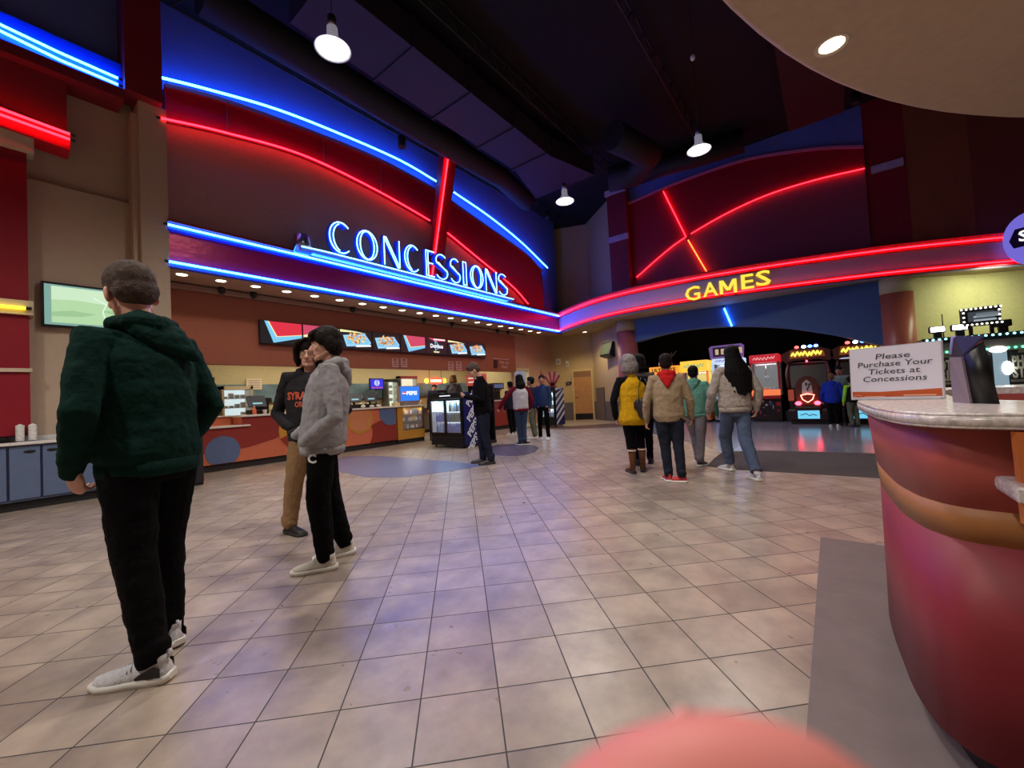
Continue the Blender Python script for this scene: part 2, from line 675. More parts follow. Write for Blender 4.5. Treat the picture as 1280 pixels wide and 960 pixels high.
xs = [2.0 + i * (13.75 - 2.0) / 60 for i in range(61)]
A = [(x, 8.86, interp(TT, x)) for x in xs]
B_ = [(x, 8.86, max(4.44, interp(RX, x) if x < 12.75 else 4.44)) for x in xs]
b = MB(); b.strip(A, B_, (0, 0.16, 0)); struct(b.build('wall_arch_red', mat('arch_red_paint', (164, 20, 56), 0.42)))
b = MB(); b.strip([(x, 8.8, z + .05) for x, y, z in A], [(x, 8.8, z - .03) for x, y, z in A], (0, .1, 0)); struct(b.build('trim_13', M_MAROON))
xs2 = [x for x in xs if x < 12.6]
A = [(x, 8.93, interp(RX, x) + .05) for x in xs2]
b = MB(); b.strip(A, [(x, 8.93, 4.4) for x in xs2], (0, 0.08, 0)); struct(b.build('wall_arch_plum', M_PLUM))
b = MB()
for px in (285, 404, 474, 590):
    p = gY(px, 140, 8.8)
    zt, zb = interp(TT, p.x), interp(RX, p.x)
    b.box((p.x - .012, 8.835, zb), (p.x + .012, 8.87, zt))
struct(b.build('trim_14', mat('panel_seam', (150, 60, 90), 0.5)))
# fascia band
ZT, ZB = 4.41, 3.77
b = MB(); b.box((1.98, 8.84, 3.7), (15.0, 9.0, 4.46)); struct(b.build('trim_15', M_FOIL))
b = MB()
for z in (ZT, ZB):
    b.box((1.98, 8.83, z - .085), (14.95, 8.85, z + .04))
    b.box((1.98, 8.76, z - .10), (14.95, 8.86, z - .085))
struct(b.build('trim_16', M_TROUGHB))
b = MB(); b.box((1.98, 8.74, 4.45), (14.95, 9.02, 4.50)); struct(b.build('trim_17', M_MAROON))
b = MB(); b.box((1.98, 8.86, 3.68), (15.2, 10.0, 3.72)); struct(b.build('ceiling_counter_soffit', M_SOFF))
b = MB(); b.box((1.98, 9.7, 3.55), (13.6, 9.8, 3.66), bev=.02); struct(b.build('trim_18', mat('taupe_cornice', (150, 118, 104), 0.6)))
b = MB(); b.box((1.98, 9.8, 2.13), (12.95, 10.0, 3.72)); struct(b.build('wall_menu', M_ORANGE))
# side wall with the lit doorway, door wall, angled television wall, up to the ceiling


def wall_poly(name, p, q, z0, z1, mt, th=0.15, side=1, parent=None):
    p = V((p[0], p[1], 0)); q = V((q[0], q[1], 0))
    d = (q - p).normalized(); n = V((-d.y, d.x, 0)) * th * side
    b = MB(); b.prism([p + V((0, 0, z0)), q + V((0, 0, z0)), q + V((0, 0, z1)), p + V((0, 0, z1))], n)
    o = b.build(name, mt)
    if parent is None:
        struct(o)
    return o


M_PINKB = mat('pinkish_beige_wall', (190, 150, 132), 0.8, bump=0.05)
M_DOORW = mat('sand_wall', (190, 166, 124), 0.8, bump=0.05)
S0, S1 = V((12.95, 10.05, 0)), V((15.55, 9.83, 0))
a0 = S0.lerp(S1, 0.06); a1 = S0.lerp(S1, 0.40)
wall_poly('wall_side', S0, a0, 0, 3.7, M_PINKB)
wall_poly('wall_side', a1, S1, 0, ZC, M_PINKB)
wall_poly('wall_side', a0, a1, 2.2, ZC, M_PINKB)
wall_poly('door_1', a0 + V((0, .9, 0)), a1 + V((.2, .9, 0)), 0, 2.4, mat('pale_green_room', (190, 215, 170), 0.7))
light('AREA', 'back_room_light', (13.7, 10.5, 2.3), 14, (0.85, 1.0, 0.75), sx=1, sy=0.3, to=(13.7, 10.9, 0.5))
b = MB(); b.prism([a0 + V((-.05, -.03, 0)), a0 + V((.03, -.03, 0)), a0 + V((.03, -.03, 2.2)), a1 + V((-.03, -.03, 2.2)), a1 + V((-.03, -.03, 0)), a1 + V((.05, -.03, 0)), a1 + V((.05, -.03, 2.3)), a0 + V((-.05, -.03, 2.3))], (0, .1, 0))
struct(b.build('trim_19', M_CREAM))
W0, W1, W2 = (15.55, 9.83), (16.22, 8.08), (14.72, 6.3)
wall_poly('wall_door', W0, W1, 0, ZC, M_DOORW, side=1)
wall_poly('wall_angled', W1, W2, 0, ZC, M_DOORW, side=1)
b = MB()
for p, q in ((W0, W1), (W1, W2)):
    p = V((*p, 0)); q = V((*q, 0)); d = (q - p).normalized(); n = V((d.y, -d.x, 0)) * .02
    if p.x > 15 and q.x > 16:
        for t0, t1 in ((0, .50), (.965, 1)):
            b.prism([p.lerp(q, t0), p.lerp(q, t1), p.lerp(q, t1) + V((0, 0, .78)), p.lerp(q, t0) + V((0, 0, .78))], n)
    else:
        b.prism([p, q, q + V((0, 0, .78)), p + V((0, 0, .78))], n)
M_GTILE = mat('grey_wainscot_tile', (104, 96, 96), 0.4)
struct(b.build('baseboard_tile', M_GTILE))
b = MB(); p = V((*W1, 0)); q = V((*W2, 0)); d = (q - p).normalized(); n = V((-d.y, d.x, 0)) * -.05
if True:
    s0, s1 = p.lerp(q, .1), p.lerp(q, .42)
    nn = V((-.7, .3, 0)).normalized() * .06
    b.prism([s0, s1, s1 + V((0, 0, 1.35)), s0 + V((0, 0, 1.35))], nn)
struct(b.build('trim_20', M_GTILE))
# pilasters
M_PINKC = mat('rose_column_paint', (168, 92, 92), 0.5)
M_TERC = mat('terracotta_column_paint', (190, 108, 84), 0.35)
b = MB(); b.box((14.15, 5.44, 3.7), (14.9, 6.14, ZC)); struct(b.build('wall_pilaster_maroon', M_MAROON))
b = MB(); b.box((14.08, 5.4, 6.56), (14.2, 6.18, 6.76)); b.box((14.08, 5.4, 8.3), (14.2, 6.18, 8.48)); struct(b.build('trim_21', mat('lavender_ledge', (180, 160, 190), 0.6)))
b = MB(); b.cyl((14.4, 5.78, 0), .36, 3.3, n=32); struct(b.build('column_rose', M_PINKC, smooth=False))
b = MB(); b.cyl((14.4, 5.78, 3.3), .365, .4, n=32); struct(b.build('trim_22', M_DOORW))
b = MB(); b.cyl((14.5, -1.40, 0), .36, 3.3, n=32); struct(b.build('column_terracotta', M_TERC))
b = MB(); b.cyl((14.5, -1.40, 3.3), .365, .4, n=32); struct(b.build('trim_23', M_YWALL))
b = MB(); b.box((14.5, -1.82, 3.7), (14.95, -1.03, ZC)); struct(b.build('wall_pilaster_red', mat('dark_red_pilaster', (128, 6, 32), .6)))
b = MB(); b.box((14.42, -1.76, 6.55), (14.52, -1.14, 6.73)); struct(b.build('trim_24', mat('lavender_ledge', (180, 160, 190), 0.6)))

# --- games wall
XG = 14.4
TG = crom([gX(x, y, XG) for x, y in [(789, 253), (830, 235), (880, 216), (930, 200), (980, 191), (1030, 185), (1081, 183)]])
RG = crom([gX(x, y, XG) for x, y in [(796, 347), (830, 317), (857, 297), (905, 269), (957, 245), (1017, 226), (1081, 211)]])


def interp_y(curve, y):
    for p, q in zip(curve, curve[1:]):
        if q.y <= y <= p.y:
            t = (y - p.y) / (q.y - p.y)
            return p.z + (q.z - p.z) * t
    return curve[0].z if y > curve[0].y else curve[-1].z


b = MB(); b.box((14.52, -1.7, 3.7), (14.7, 6.2, ZC)); struct(b.build('wall_games_blue', M_BLUEW))
ys = [5.5 + i * (-1.02 - 5.5) / 50 for i in range(51)]
b = MB(); b.strip([(XG, y, interp_y(TG, y)) for y in ys], [(XG, y, interp_y(RG, y)) for y in ys], (0.12, 0, 0)); struct(b.build('wall_games_red', mat('games_red_paint', (150, 6, 34), 0.5)))
b = MB(); b.strip([(XG - .03, y, interp_y(TG, y) + .03) for y in ys], [(XG - .03, y, interp_y(TG, y) - .05) for y in ys], (0.15, 0, 0)); struct(b.build('trim_25', mat('rose_edge', (200, 110, 150), .6)))
b = MB(); b.strip([(XG + .03, y, interp_y(RG, y) + .02) for y in ys], [(XG + .03, y, 3.7) for y in ys], (0.09, 0, 0)); struct(b.build('wall_games_plum', mat('games_plum_panel', (130, 62, 70), 0.75)))
# arcade arch
OP = crom([gX(x, y, 14.35) for x, y in [(795, 428), (830, 418), (860, 412), (895, 409), (930, 408), (965, 409), (1000, 412), (1050, 420), (1100, 432)]])
ys = [5.5 + i * (-1.25 - 5.5) / 40 for i in range(41)]
b = MB(); b.strip([(14.3, y, 3.7) for y in ys], [(14.3, y, interp_y(OP, y)) for y in ys], (0.3, 0, 0)); struct(b.build('wall_arcade_arch', M_BLUE2))
b = MB()
b.box((17.9, -1.4, 0), (18.1, 6.6, 3.7)); b.box((14.6, 6.1, 0), (18.1, 6.2, 3.7)); b.box((14.95, -1.70, 0), (18.1, -1.60, 3.7)); b.box((14.7, -1.6, 3.6), (18.1, 6.2, 3.68)); b.box((14.75, -1.62, 0), (14.97, -1.5, 3.7))
struct(b.build('wall_arcade_black', M_DARK))
# right hand walls
wall_poly('wall_right_brown', (14.5, -1.78), (15.5, -3.1), 3.7, ZC, mat('brown_wall', (168, 108, 84), .8), side=1)
wall_poly('wall_right_maroon', (15.5, -3.1), (19.0, -8.5), 3.7, ZC, mat('brown_maroon_wall', (146, 80, 70), .8), side=1)
wall_poly('wall_right_yellow', (14.55, -1.5), (15.7, -3.1), 0, 3.7, M_YWALL, side=1)
wall_poly('wall_right_yellow', (15.7, -3.1), (18.2, -8.5), 0, 3.7, M_YWALL, side=1)

# --- curved games band
ZG1, ZG0 = 4.41, 3.72
bp = [(15.2, 9.3), (14.48, 8.38), (13.53, 6.65), (13.12, 4.99), (13.1, 3.25), (13.22, 2.28), (13.43, 1.21), (13.82, -0.19), (14.26, -1.47), (14.85, -2.69), (15.34, -3.61), (16.4, -5.4), (17.6, -7.2)]
BC = crom([(x, y, 0) for x, y in bp], 5)


def off(curve, d):
    out = []
    for i, p in enumerate(curve):
        a = curve[max(0, i - 1)]; c = curve[min(len(curve) - 1, i + 1)]
        t = (c - a).normalized()
        out.append(p + V((t.y, -t.x, 0)) * d)   # towards the room when d < 0 ... see sign below
    return out


# outward normal (towards the camera) is +/- : choose by test
_t = off(BC, 0.1)
SG = 1 if _t[20].length < BC[20].length else -1
def bandpts(d, z): return [p + V((0, 0, z)) for p in off(BC, SG * d)]


def band_solid(d0, d1, z0, z1, name, mt):
    b = MB()
    a, c = bandpts(d0, z1), bandpts(d0, z0)
    e, g = bandpts(d1, z1), bandpts(d1, z0)
    va = [[b.bm.verts.new(p) for p in L] for L in (a, c, g, e)]
    n = len(a)
    for i in range(n - 1):
        for k in range(4):
            b._f([va[k][i], va[k][i + 1], va[(k + 1) % 4][i + 1], va[(k + 1) % 4][i]])
    b._f([va[k][0] for k in range(4)]); b._f([va[k][-1] for k in range(3, -1, -1)])
    return struct(b.build(name, mt))


band_solid(-0.02, -0.2, ZG0 - .02, ZG1 + .1, 'trim_26', M_LILAC)
for z in (ZG1, ZG0 + .1):
    band_solid(0.0, -0.03, z - .075, z + .06, 'trim_27' if z == ZG1 else 'trim_28', M_TROUGHR)
    band_solid(0.06, -0.03, z - .09, z - .075, 'trim_29' if z == ZG1 else 'trim_30', M_TROUGHR)
band_solid(0.08, -0.2, ZG1 + .09, ZG1 + .13, 'trim_31', M_MAROON)
# soffit between the band and the walls behind it
sp = bandpts(-0.1, 3.69)
poly = [p for p in sp] + [V((18.4, -8.5, 3.69)), V((15.5, -3.0, 3.69)), V((14.3, -1.6, 3.69)), V((14.2, 6.0, 3.69)), V((16.3, 8.1, 3.69)), V((15.6, 9.9, 3.69))]
b = MB()
k = len(sp)
back = []
for i, p in enumerate(sp):
    back.append(p + V((3.2, 0.0, 0)))
b.strip([p for p in sp], back, (0, 0, .03))
struct(b.build('ceiling_games_soffit', mat('games_soffit', (180, 160, 128), .8)))
b = MB(); b.strip([p + V((0, 0, ZG1 + .1 - 3.69)) for p in bandpts(-.1, 3.69)], [p + V((0, 0, ZG1 + .1 - 3.69)) for p in back], (0, 0, .03)); struct(b.build('ceiling_band_ledge', M_MAROON))

# --- kitchen behind the counter
b = MB()
b.box((1.9, 12.5, 0), (13.2, 12.7, 2.8)); b.box((1.8, 10.2, 0), (1.98, 12.6, 2.8)); b.box((12.95, 10.1, 0), (13.1, 12.6, 2.8))
struct(b.build('wall_kitchen', mat('kitchen_wall', (196, 180, 138), .7)))
b = MB(); b.box((1.9, 12.44, 1.35), (13.0, 12.52, 1.86)); struct(b.build('trim_32', mat('blue_grey_wall_tile', (104, 128, 140), .3, noise_amt=.25, nscale=4)))
b = MB(); b.box((1.9, 9.9, 2.72), (13.1, 12.6, 2.8)); struct(b.build('ceiling_kitchen', mat('kitchen_ceiling', (210, 205, 190), .8)))
# --- rest of the lobby shell (outside the picture)
b = MB(); b.box((-6.2, -9, 0), (-6, 14.5, ZC)); b.box((-6, -9.2, 0), (20, -9, ZC)); struct(b.build('wall_back', M_BEIGE))

# --- round canopy over the ticket booth
pc = [gZ(x, y, 3.4) for x, y in [(897, 0), (925, 30), (960, 60), (1000, 86), (1040, 105), (1085, 123), (1130, 136), (1200, 147), (1280, 151)]]
# circle fit through three of them
def circ(p, q, r):
    ax, ay, bx, by, cx, cy = p.x, p.y, q.x, q.y, r.x, r.y
    d = 2 * (ax * (by - cy) + bx * (cy - ay) + cx * (ay - by))
    ux = ((ax * ax + ay * ay) * (by - cy) + (bx * bx + by * by) * (cy - ay) + (cx * cx + cy * cy) * (ay - by)) / d
    uy = ((ax * ax + ay * ay) * (cx - bx) + (bx * bx + by * by) * (ax - cx) + (cx * cx + cy * cy) * (bx - ax)) / d
    return V((ux, uy, 0)), math.hypot(ax - ux, ay - uy)
cc, cr = circ(pc[0], pc[4], pc[8])
print('CANOPY', cc, cr)
b = MB()
b.lathe([(0.001, 3.4), (cr - .04, 3.4), (cr, 3.43), (cr, 3.95), (cr - .1, 4.0), (0.001, 4.0)], (cc.x, cc.y, 0), n=128)
struct(b.build('ceiling_booth_canopy', M_CANOPY))


# ================================================================== NEON AND SIGNS
yn = YW - 0.02
neon('neon_tube', [V((p.x, yn, p.z)) for p in bl1], 'blue neon tube along the arch above the concession stand, longer run before the red pylon', E_BLUE, .022)
neon('neon_tube', [V((p.x, yn, p.z)) for p in bl2], 'blue neon tube descending the arch between the red pylon and the far corner', E_BLUE, .022)
red1 = [p for p in RR if p.x < 7.95]
red2 = [p for p in RR if p.x > 8.45]
neon('neon_tube', [V((p.x, yn, p.z)) for p in red1], 'red neon tube along the underside of the red arch, left of the pylon', E_RED, .017)
neon('neon_tube', [V((p.x, yn, p.z)) for p in red2], 'red neon tube sloping down behind the last letters of the CONCESSIONS sign', E_RED, .017)
neon('neon_tube', [(1.98, 8.8, ZT), (14.85, 8.8, ZT)], 'upper blue neon tube of the fascia band over the concession counter', E_BLUE, .019)
neon('neon_tube', [(1.98, 8.8, ZB), (14.8, 8.8, ZB)], 'lower blue neon tube of the fascia band over the concession counter', E_BLUE, .019)
neon('neon_tube', [gY(-60, 10, 8.79), gY(0, 30.5, 8.79), gY(75, 66, 8.79), gY(148, 98, 8.79)], 'upper blue neon tube in the top left corner, ending at the maroon beam', E_BLUE, .018)
neon('neon_tube', [gY(-60, 18, 8.79), gY(0, 38.5, 8.79), gY(75, 75, 8.79), gY(148, 106, 8.79)], 'lower blue neon tube in the top left corner, ending at the maroon beam', E_BLUE, .018)
neon('neon_tube', [gY(-60, 112, 8.73), gY(0, 135.5, 8.73), gY(88, 168, 8.73)], 'upper red neon tube above the red panel at the left edge', E_RED, .018)
neon('neon_tube', [gY(-60, 120, 8.73), gY(0, 143, 8.73), gY(88, 174.5, 8.73)], 'lower red neon tube above the red panel at the left edge', E_RED, .018)
neon('neon_tube', [(-3.2, 8.8, 2.745), (.40, 8.8, 2.745)], 'yellow neon tube on the cream ledge at the left edge', E_YEL, .02)
# leaning red pylon in front of the arch
pf = [(7.92, 8.74, 4.55), (8.02, 7.98, 8.3)]
b = MB()
b.prism([(7.72, 8.84, 4.5), (7.86, 8.14, 8.42), (7.86, 7.9, 8.42), (7.72, 8.75, 4.5)], (.46, 0, 0))
py = b.build('neon_pylon', M_DRED, loc=(8.0, 8.7, 4.5)); tag(py, 'deep red pylon leaning out over the concession arch with one neon tube', 'pylon')
t0, t1 = V((7.80, 8.69, 4.62)), V((7.95, 7.95, 7.95))
b = MB(); b.tube([t0, t1], .02, n=8); o = b.build('neon_strip', E_RED, py, world=True)
b = MB(); b.box((7.8, 7.84, 8.05), (8.4, 8.2, 8.49)); b.build('top_housing', M_BLK, py, world=True)
# games neon
neon('neon_tube', [V((XG - .03, p.y, p.z)) for p in RG if p.y > 3.5], 'red neon arch piece left of the diagonal tube above GAMES', E_RED, .014)
neon('neon_tube', [V((XG - .03, p.y, p.z)) for p in RG if p.y < 3.42], 'long red neon arch piece right of the diagonal tube above GAMES', E_RED, .014)
neon('neon_tube', [gX(829, 239, XG - .05), gX(858, 297, XG - .05)], 'upper red half of the diagonal neon tube above GAMES', E_RED, .015)
neon('neon_tube', [gX(860, 300, XG - .05), gX(887, 346, XG - .05)], 'lower orange red half of the diagonal neon tube above GAMES', E_REDHOT, .017)
neon('neon_tube', [gX(905, 385, 14.27), gX(915, 408, 14.27)], 'short blue neon tube slanting on the blue wall under the GAMES sign', E_BLUE, .02)
neon('neon_tube', bandpts(.03, ZG1)[3:], 'upper red neon tube along the curved GAMES band', E_RED, .017)
neon('neon_tube', bandpts(.03, ZG0 + .1)[1:], 'lower red neon tube along the curved GAMES band', E_RED, .017)


def arc(cx, cy, rx, ry, a0, a1, n=16):
    return [(cx + rx * math.cos(math.radians(a0 + (a1 - a0) * i / n)), cy + ry * math.sin(math.radians(a0 + (a1 - a0) * i / n))) for i in range(n + 1)]


def glyph(ch):
    if ch == 'C':
        return [arc(.55, .5, .55, .5, 48, 312, 22), arc(.62, .5, .44, .46, 110, 250)], arc(.58, .5, .5, .48, 55, 305)
    if ch == 'O':
        return [arc(.5, .5, .5, .5, 0, 360, 28), arc(.5, .5, .34, .48, 0, 360, 28)], arc(.5, .5, .42, .49, 0, 360, 28)
    if ch == 'N':
        return [[(0, 0), (0, 1)], [(0, 1), (.86, 0)], [(.14, 1), (1, 0)], [(0, 1), (.14, 1)], [(.86, 0), (1, 0)], [(1, 0), (1, 1)]], [(0, 0), (.05, 1), (.95, 0), (1, 1)]
    if ch == 'E':
        return [[(.28, 0), (.05, 0), (.05, 1), (.28, 1)], [(.28, 0), (.28, 1)], [(.28, 1), (1, 1)], [(.28, .52), (.85, .52)], [(.28, 0), (1, 0)]], [(1, 1), (.15, 1), (.15, .52), (.8, .52), (.15, .52), (.15, 0), (1, 0)]
    if ch == 'I':
        return [[(.1, 0), (.9, 0), (.9, 1), (.1, 1), (.1, 0)]], [(.5, 0), (.5, 1)]
    if ch == 'S':
        up = arc(.5, .745, .42, .255, 40, 205, 12)
        dn = arc(.5, .265, .46, .265, 25, -150, 12)
        up2 = arc(.56, .72, .34, .17, 120, 200, 6)
        return [up + dn, [up2[-1], (.35, .60), (.62, .48), (.84, .38)], ], up + dn
    return [], []


SY = 8.46
sign = thing('concessions_sign', 'blue neon CONCESSIONS sign standing on a rail over the counter fascia', 'sign', (8.1, SY, 4.5))
M_LETBACK = mat('blue_channel_letter', (24, 70, 250), 0.4, noise_amt=0)
cx = [425, 459, 490, 515, 537.6, 552, 569, 581, 596, 614, 628.5]
wx = [110, 108, 80, 75, 45, 66, 55, 16, 65, 55, 50]
baseline = lambda X: 4.60
for ch, c_, w_ in zip('CONCESSIONS', cx, wx):
    pxw = w_ / 4.267 / 2
    yy = 300 + (c_ - 425) * .272
    x0 = gY(c_ - pxw, yy, SY).x; x1 = gY(c_ + pxw, yy, SY).x
    if ch == 'I':
        x0 -= .02; x1 += .02
    strokes, spine = glyph(ch)
    h = .69
    z0 = 4.56
    f3 = lambda q, dy=0: V((x0 + (x1 - x0) * q[0], SY + dy, z0 + h * q[1]))
    b = MB(); b.tube([f3(q, .10) for q in spine], (.072), n=8, round_ends=False)
    lo = b.build('letter', M_LETBACK, sign, world=True)
    b = MB()
    for s_ in strokes:
        b.tube([f3(q) for q in s_], .0125, n=6)
    b.build('neon_outline', emat('white_blue_neon', (0.14, 0.50, 1.0), 7), lo, world=True)
b = MB()
r0, r1 = gY(377, 309, SY), gY(642, 374, SY)
b.tube([r0 + V((0, 0, .02)), V((r0.x + .5, SY, 4.50)), V((r1.x - .5, SY, 4.50)), r1], .0125, n=6)
b.build('neon_underline', emat('white_blue_neon', (0.14, 0.50, 1.0), 7), sign, world=True)
b = MB(); b.box((r0.x, SY + .03, 4.44), (r1.x, SY + .1, 4.50)); b.build('rail', mat('blue_grey_rail', (90, 100, 170), .4), sign, world=True)
b = MB(); b.cyl((r0.x + .12, SY + .2, 4.42), .17, .36, n=24); b.build('post', M_METAL, sign, world=True)
b = MB(); b.box((r0.x + .3, SY + .09, 4.45), (r1.x - .1, SY + .3, 4.48)); b.build('bracket', M_METAL, sign, world=True)

# GAMES letters on the curved band
gs = thing('games_sign', 'yellow GAMES letters mounted on the curved lilac band', 'sign', (13.2, 2.3, 4.0))
E_GOLD = emat('gold_letter_face', (1.0, 0.66, 0.06), 1.15)
M_GOLDS = mat('gold_letter_side', (190, 120, 20), .4)
BFINE = crom([(x, y, 0) for x, y in bp], 40)
OFF = off(BFINE, SG * .05)
for ch, px_, py_, wd in zip('GAMES', (867, 888, 910.5, 933.5, 954), (368, 363, 358.5, 353.5, 349), (.42, .40, .44, .31, .36)):
    d = ray(px_, py_); az = math.atan2(d.y, d.x)
    i = min(range(1, len(OFF) - 1), key=lambda i: abs(math.atan2(OFF[i].y, OFF[i].x) - az))
    p = OFF[i]; tdir = (OFF[i + 1] - OFF[i - 1]).normalized()
    z = CAMZ + d.z * (p.xy.length / d.xy.length)
    M = frame((p.x, p.y, z), tdir, (0, 0, 1))
    if M.to_3x3().col[2].dot(V((-1, 0, 0))) < 0:
        M = frame((p.x, p.y, z), -tdir, (0, 0, 1))
    b = MB()
    if ch == 'M':
        hw, hh, sw = wd / 2, .20, .085
        for q in ([(-hw, -hh), (-hw + sw, -hh), (-hw + sw, hh), (-hw, hh)], [(hw - sw, -hh), (hw, -hh), (hw, hh), (hw - sw, hh)], [(-hw, hh), (-hw + sw * 1.2, hh), (.045, -hh * .55), (-.045, -hh * .55)], [(hw - sw * 1.2, hh), (hw, hh), (.045, -hh * .55), (-.045, -hh * .55)]):
            b.prism([M @ V((x_, y_, .045)) for x_, y_ in q], M.to_3x3().col[2] * -.09)
    else:
        b.text(ch, .58, M, ext=.045, off=.010, wid=wd)
    for f in b.bm.faces:
        f.material_index = 0 if abs(f.normal.dot(M.to_3x3().col[2])) > .7 or f.normal.length < .1 else 1
    b.bm.normal_update()
    for f in b.bm.faces:
        f.material_index = 0 if abs(f.normal.dot(M.to_3x3().col[2])) > .7 else 1
    b.build('letter', [E_GOLD, M_GOLDS], gs, world=True)
# oval sign at the right edge
po = gX(1292, 297, 15.0)
so = thing('oval_sign', 'round purple sign with a navy letter plaque at the right end of the band', 'sign', (15.0, po.y, po.z - .5))
M = frame(po, (-.28, -1, 0), (0, 0, 1))
b = MB()
b.prism([M @ V((.46 * math.cos(t * PI / 16), .62 * math.sin(t * PI / 16), 0)) for t in range(32)], M.to_3x3().col[2] * .08)
b.build('oval_ring', emat('purple_sign_face', lin((120, 110, 220)), .8), so, world=True)
b = MB()
b.prism([M @ V((q[0], q[1], .085)) for q in [(-.36, .0), (-.26, .26), (.36, .30), (.36, -.14), (-.3, -.18)]], M.to_3x3().col[2] * .02)
b.build('plaque', mat('navy_plaque', (20, 22, 90), .4), so, world=True)
b = MB(); b.text('S', .34, M @ Matrix.Translation((-.14, .06, .115)), ext=.004, off=.008); b.build('lettering', emat('white_sign_letter', (1, 1, 1), .9), so, world=True)

# ================================================================== CEILING FIXTURES
M_GLASSL = mat('lamp_shade_acrylic', (180, 180, 200), 0.25, noise_amt=0, emit=(.6, .58, .7), es=.25)


def pendant(p, label):
    t = thing('high_bay_lamp', label, 'lamp', p, 0, None)
    x, y, z = p
    b = MB(); b.lathe([(0.001, .30), (.07, .30), (.075, .16), (.10, .12), (.22, .015), (.235, 0.0), (.225, .0), (.21, .02), (.09, .11)], n=32); b.build('shade', M_GLASSL, t)
    b = MB(); b.lathe([(0.001, .03), (.12, .028), (.20, .012), (.205, .004), (0.001, -.012)], n=32); b.build('lamp_face', E_LAMP, t)
    b = MB(); b.cyl((0, 0, .30), .055, .16, n=16); b.build('ballast', M_METAL, t)
    b = MB(); b.cyl((0, 0, .46), .008, ZC - z - .46, n=6); b.build('hanging_rod', M_BLKM, t)
    return t


pendant(PENDS[0], 'big round lamp glowing high above the CONCESSIONS letters')
pendant(PENDS[1], 'round lamp glowing in front of the arch over GAMES')
pendant(PENDS[2], 'round lamp glowing near the far corner between the two arches')
cans = thing('recessed_light', 'round recessed light in the beige canopy above the ticket counter', 'light', (3.5, -0.13, 3.4))
b = MB(); b.lathe([(.001, .012), (.075, .012), (.082, -.004), (.095, -.006), (.10, .004)], n=28); b.build('trim_ring', M_CREAM, cans)
b = MB(); b.lathe([(.001, .0), (.072, .0), (.072, .006), (.001, .006)], n=28); b.build('lens', E_LAMP, cans)
# twenty downlights in the counter soffit
dl = [2.25 + i * .605 for i in range(20)]
for i, x in enumerate(dl):
    if i == 0:
        proto = thing('recessed_downlight', 'small round downlight in the soffit over the counter, one of the long row', 'light', (x, 9.16, 3.68), 0, 'downlights in a row under the concession fascia')
        b = MB(); b.lathe([(.001, .0), (.085, .0), (.09, -.008), (.11, -.006), (.115, .0)], n=20); b.build('trim_ring', M_CREAM, proto)
        b = MB(); b.lathe([(.001, -.010), (.082, -.007), (.082, .0)], n=20); b.build('lens', E_DOWN, proto)
    else:
        dup(proto, (x, 9.16, 3.68))
    light('SPOT', 'downlight_beam', (x, 9.16, 3.655), K_DOWN, (1.0, .80, .56), .05, spot=110, blend=.7)
g2 = dup(proto, tuple(gZ(731, 415, 3.685)), None, 'round downlight in the soffit behind the left end of the GAMES band')
if 'group' in g2: del g2['group']
for i, (px_, py_) in enumerate([(277, 361), (317, 367), (441, 387), (530, 400), (565, 405), (622, 413), (635, 415)]):
    p = gY(px_, py_, 9.66)
    if i == 0:
        dome = thing('dome_camera', 'small black dome camera on the cornice over the counter', 'camera', (p.x, 9.66, 3.60), 0, 'black domes along the cornice')
        b = MB(); b.ball((0, 0, -.005), (.05, .05, .06)); b.build('dome', M_BLK, dome)
        b = MB(); b.cyl((0, 0, .0), .06, .08, n=16); b.build('mount', M_BLKM, dome)
    else:
        dup(dome, (p.x, 9.66, 3.60))

# ducts, beams and trusses under the black ceiling
M_DUCT = mat('dull_duct_metal', (30, 29, 42), 0.7, noise_amt=.2)
M_DUCTD = mat('dark_painted_duct', (11, 10, 14), 0.7, noise_amt=.2)
b = MB(); b.box((3.2, 5.6, 7.55), (9.4, 6.75, 8.1))
for x in (4.8, 6.3, 7.8, 9.2):
    b.box((x, 5.56, 7.52), (x + .05, 6.79, 8.13))
b.prism([(9.4, 5.6, 7.55), (9.4, 6.75, 7.55), (11.2, 7.3, 7.6), (11.2, 5.2, 7.6)], (0, 0, .55))
tag(b.build('air_duct', M_DUCT, loc=(6, 6.2, 7.55)), 'wide rectangular air duct running along the ceiling behind the big lamp', 'duct')
b = MB(); b.tube([(2.2, 7.6, 7.85), (9.8, 7.6, 7.85), (11.6, 7.95, 7.85)], .3, n=20); tag(b.build('air_duct', M_DUCTD, loc=(6, 7.7, 7.9)), 'dark round duct between the rectangular duct and the blue wall', 'duct')
b = MB(); b.tube([(9.8, 4.0, 7.6), (11.3, 3.6, 7.6), (12.0, 4.3, 7.6), (11.75, 5.0, 7.6)], .36, n=20); tag(b.build('air_duct', M_DUCTD, loc=(11, 4.4, 8)), 'curved dark duct bending round above the far lamp', 'duct')
b = MB(); b.box((4.5, -.6, 7.6), (12.8, .5, 8.3)); tag(b.build('air_duct', M_DUCTD, loc=(8, 0, 7.6)), 'dark rectangular duct crossing near the beige canopy', 'duct')
b = MB(); b.tube([(12.9, 5.2, 8.15), (13.3, 2.9, 8.12), (13.5, 1.6, 8.15)], .3, n=20); tag(b.build('air_duct', M_DUCTD, loc=(13, 3, 7.6)), 'dark duct hanging in front of the blue wall over the GAMES arch', 'duct')
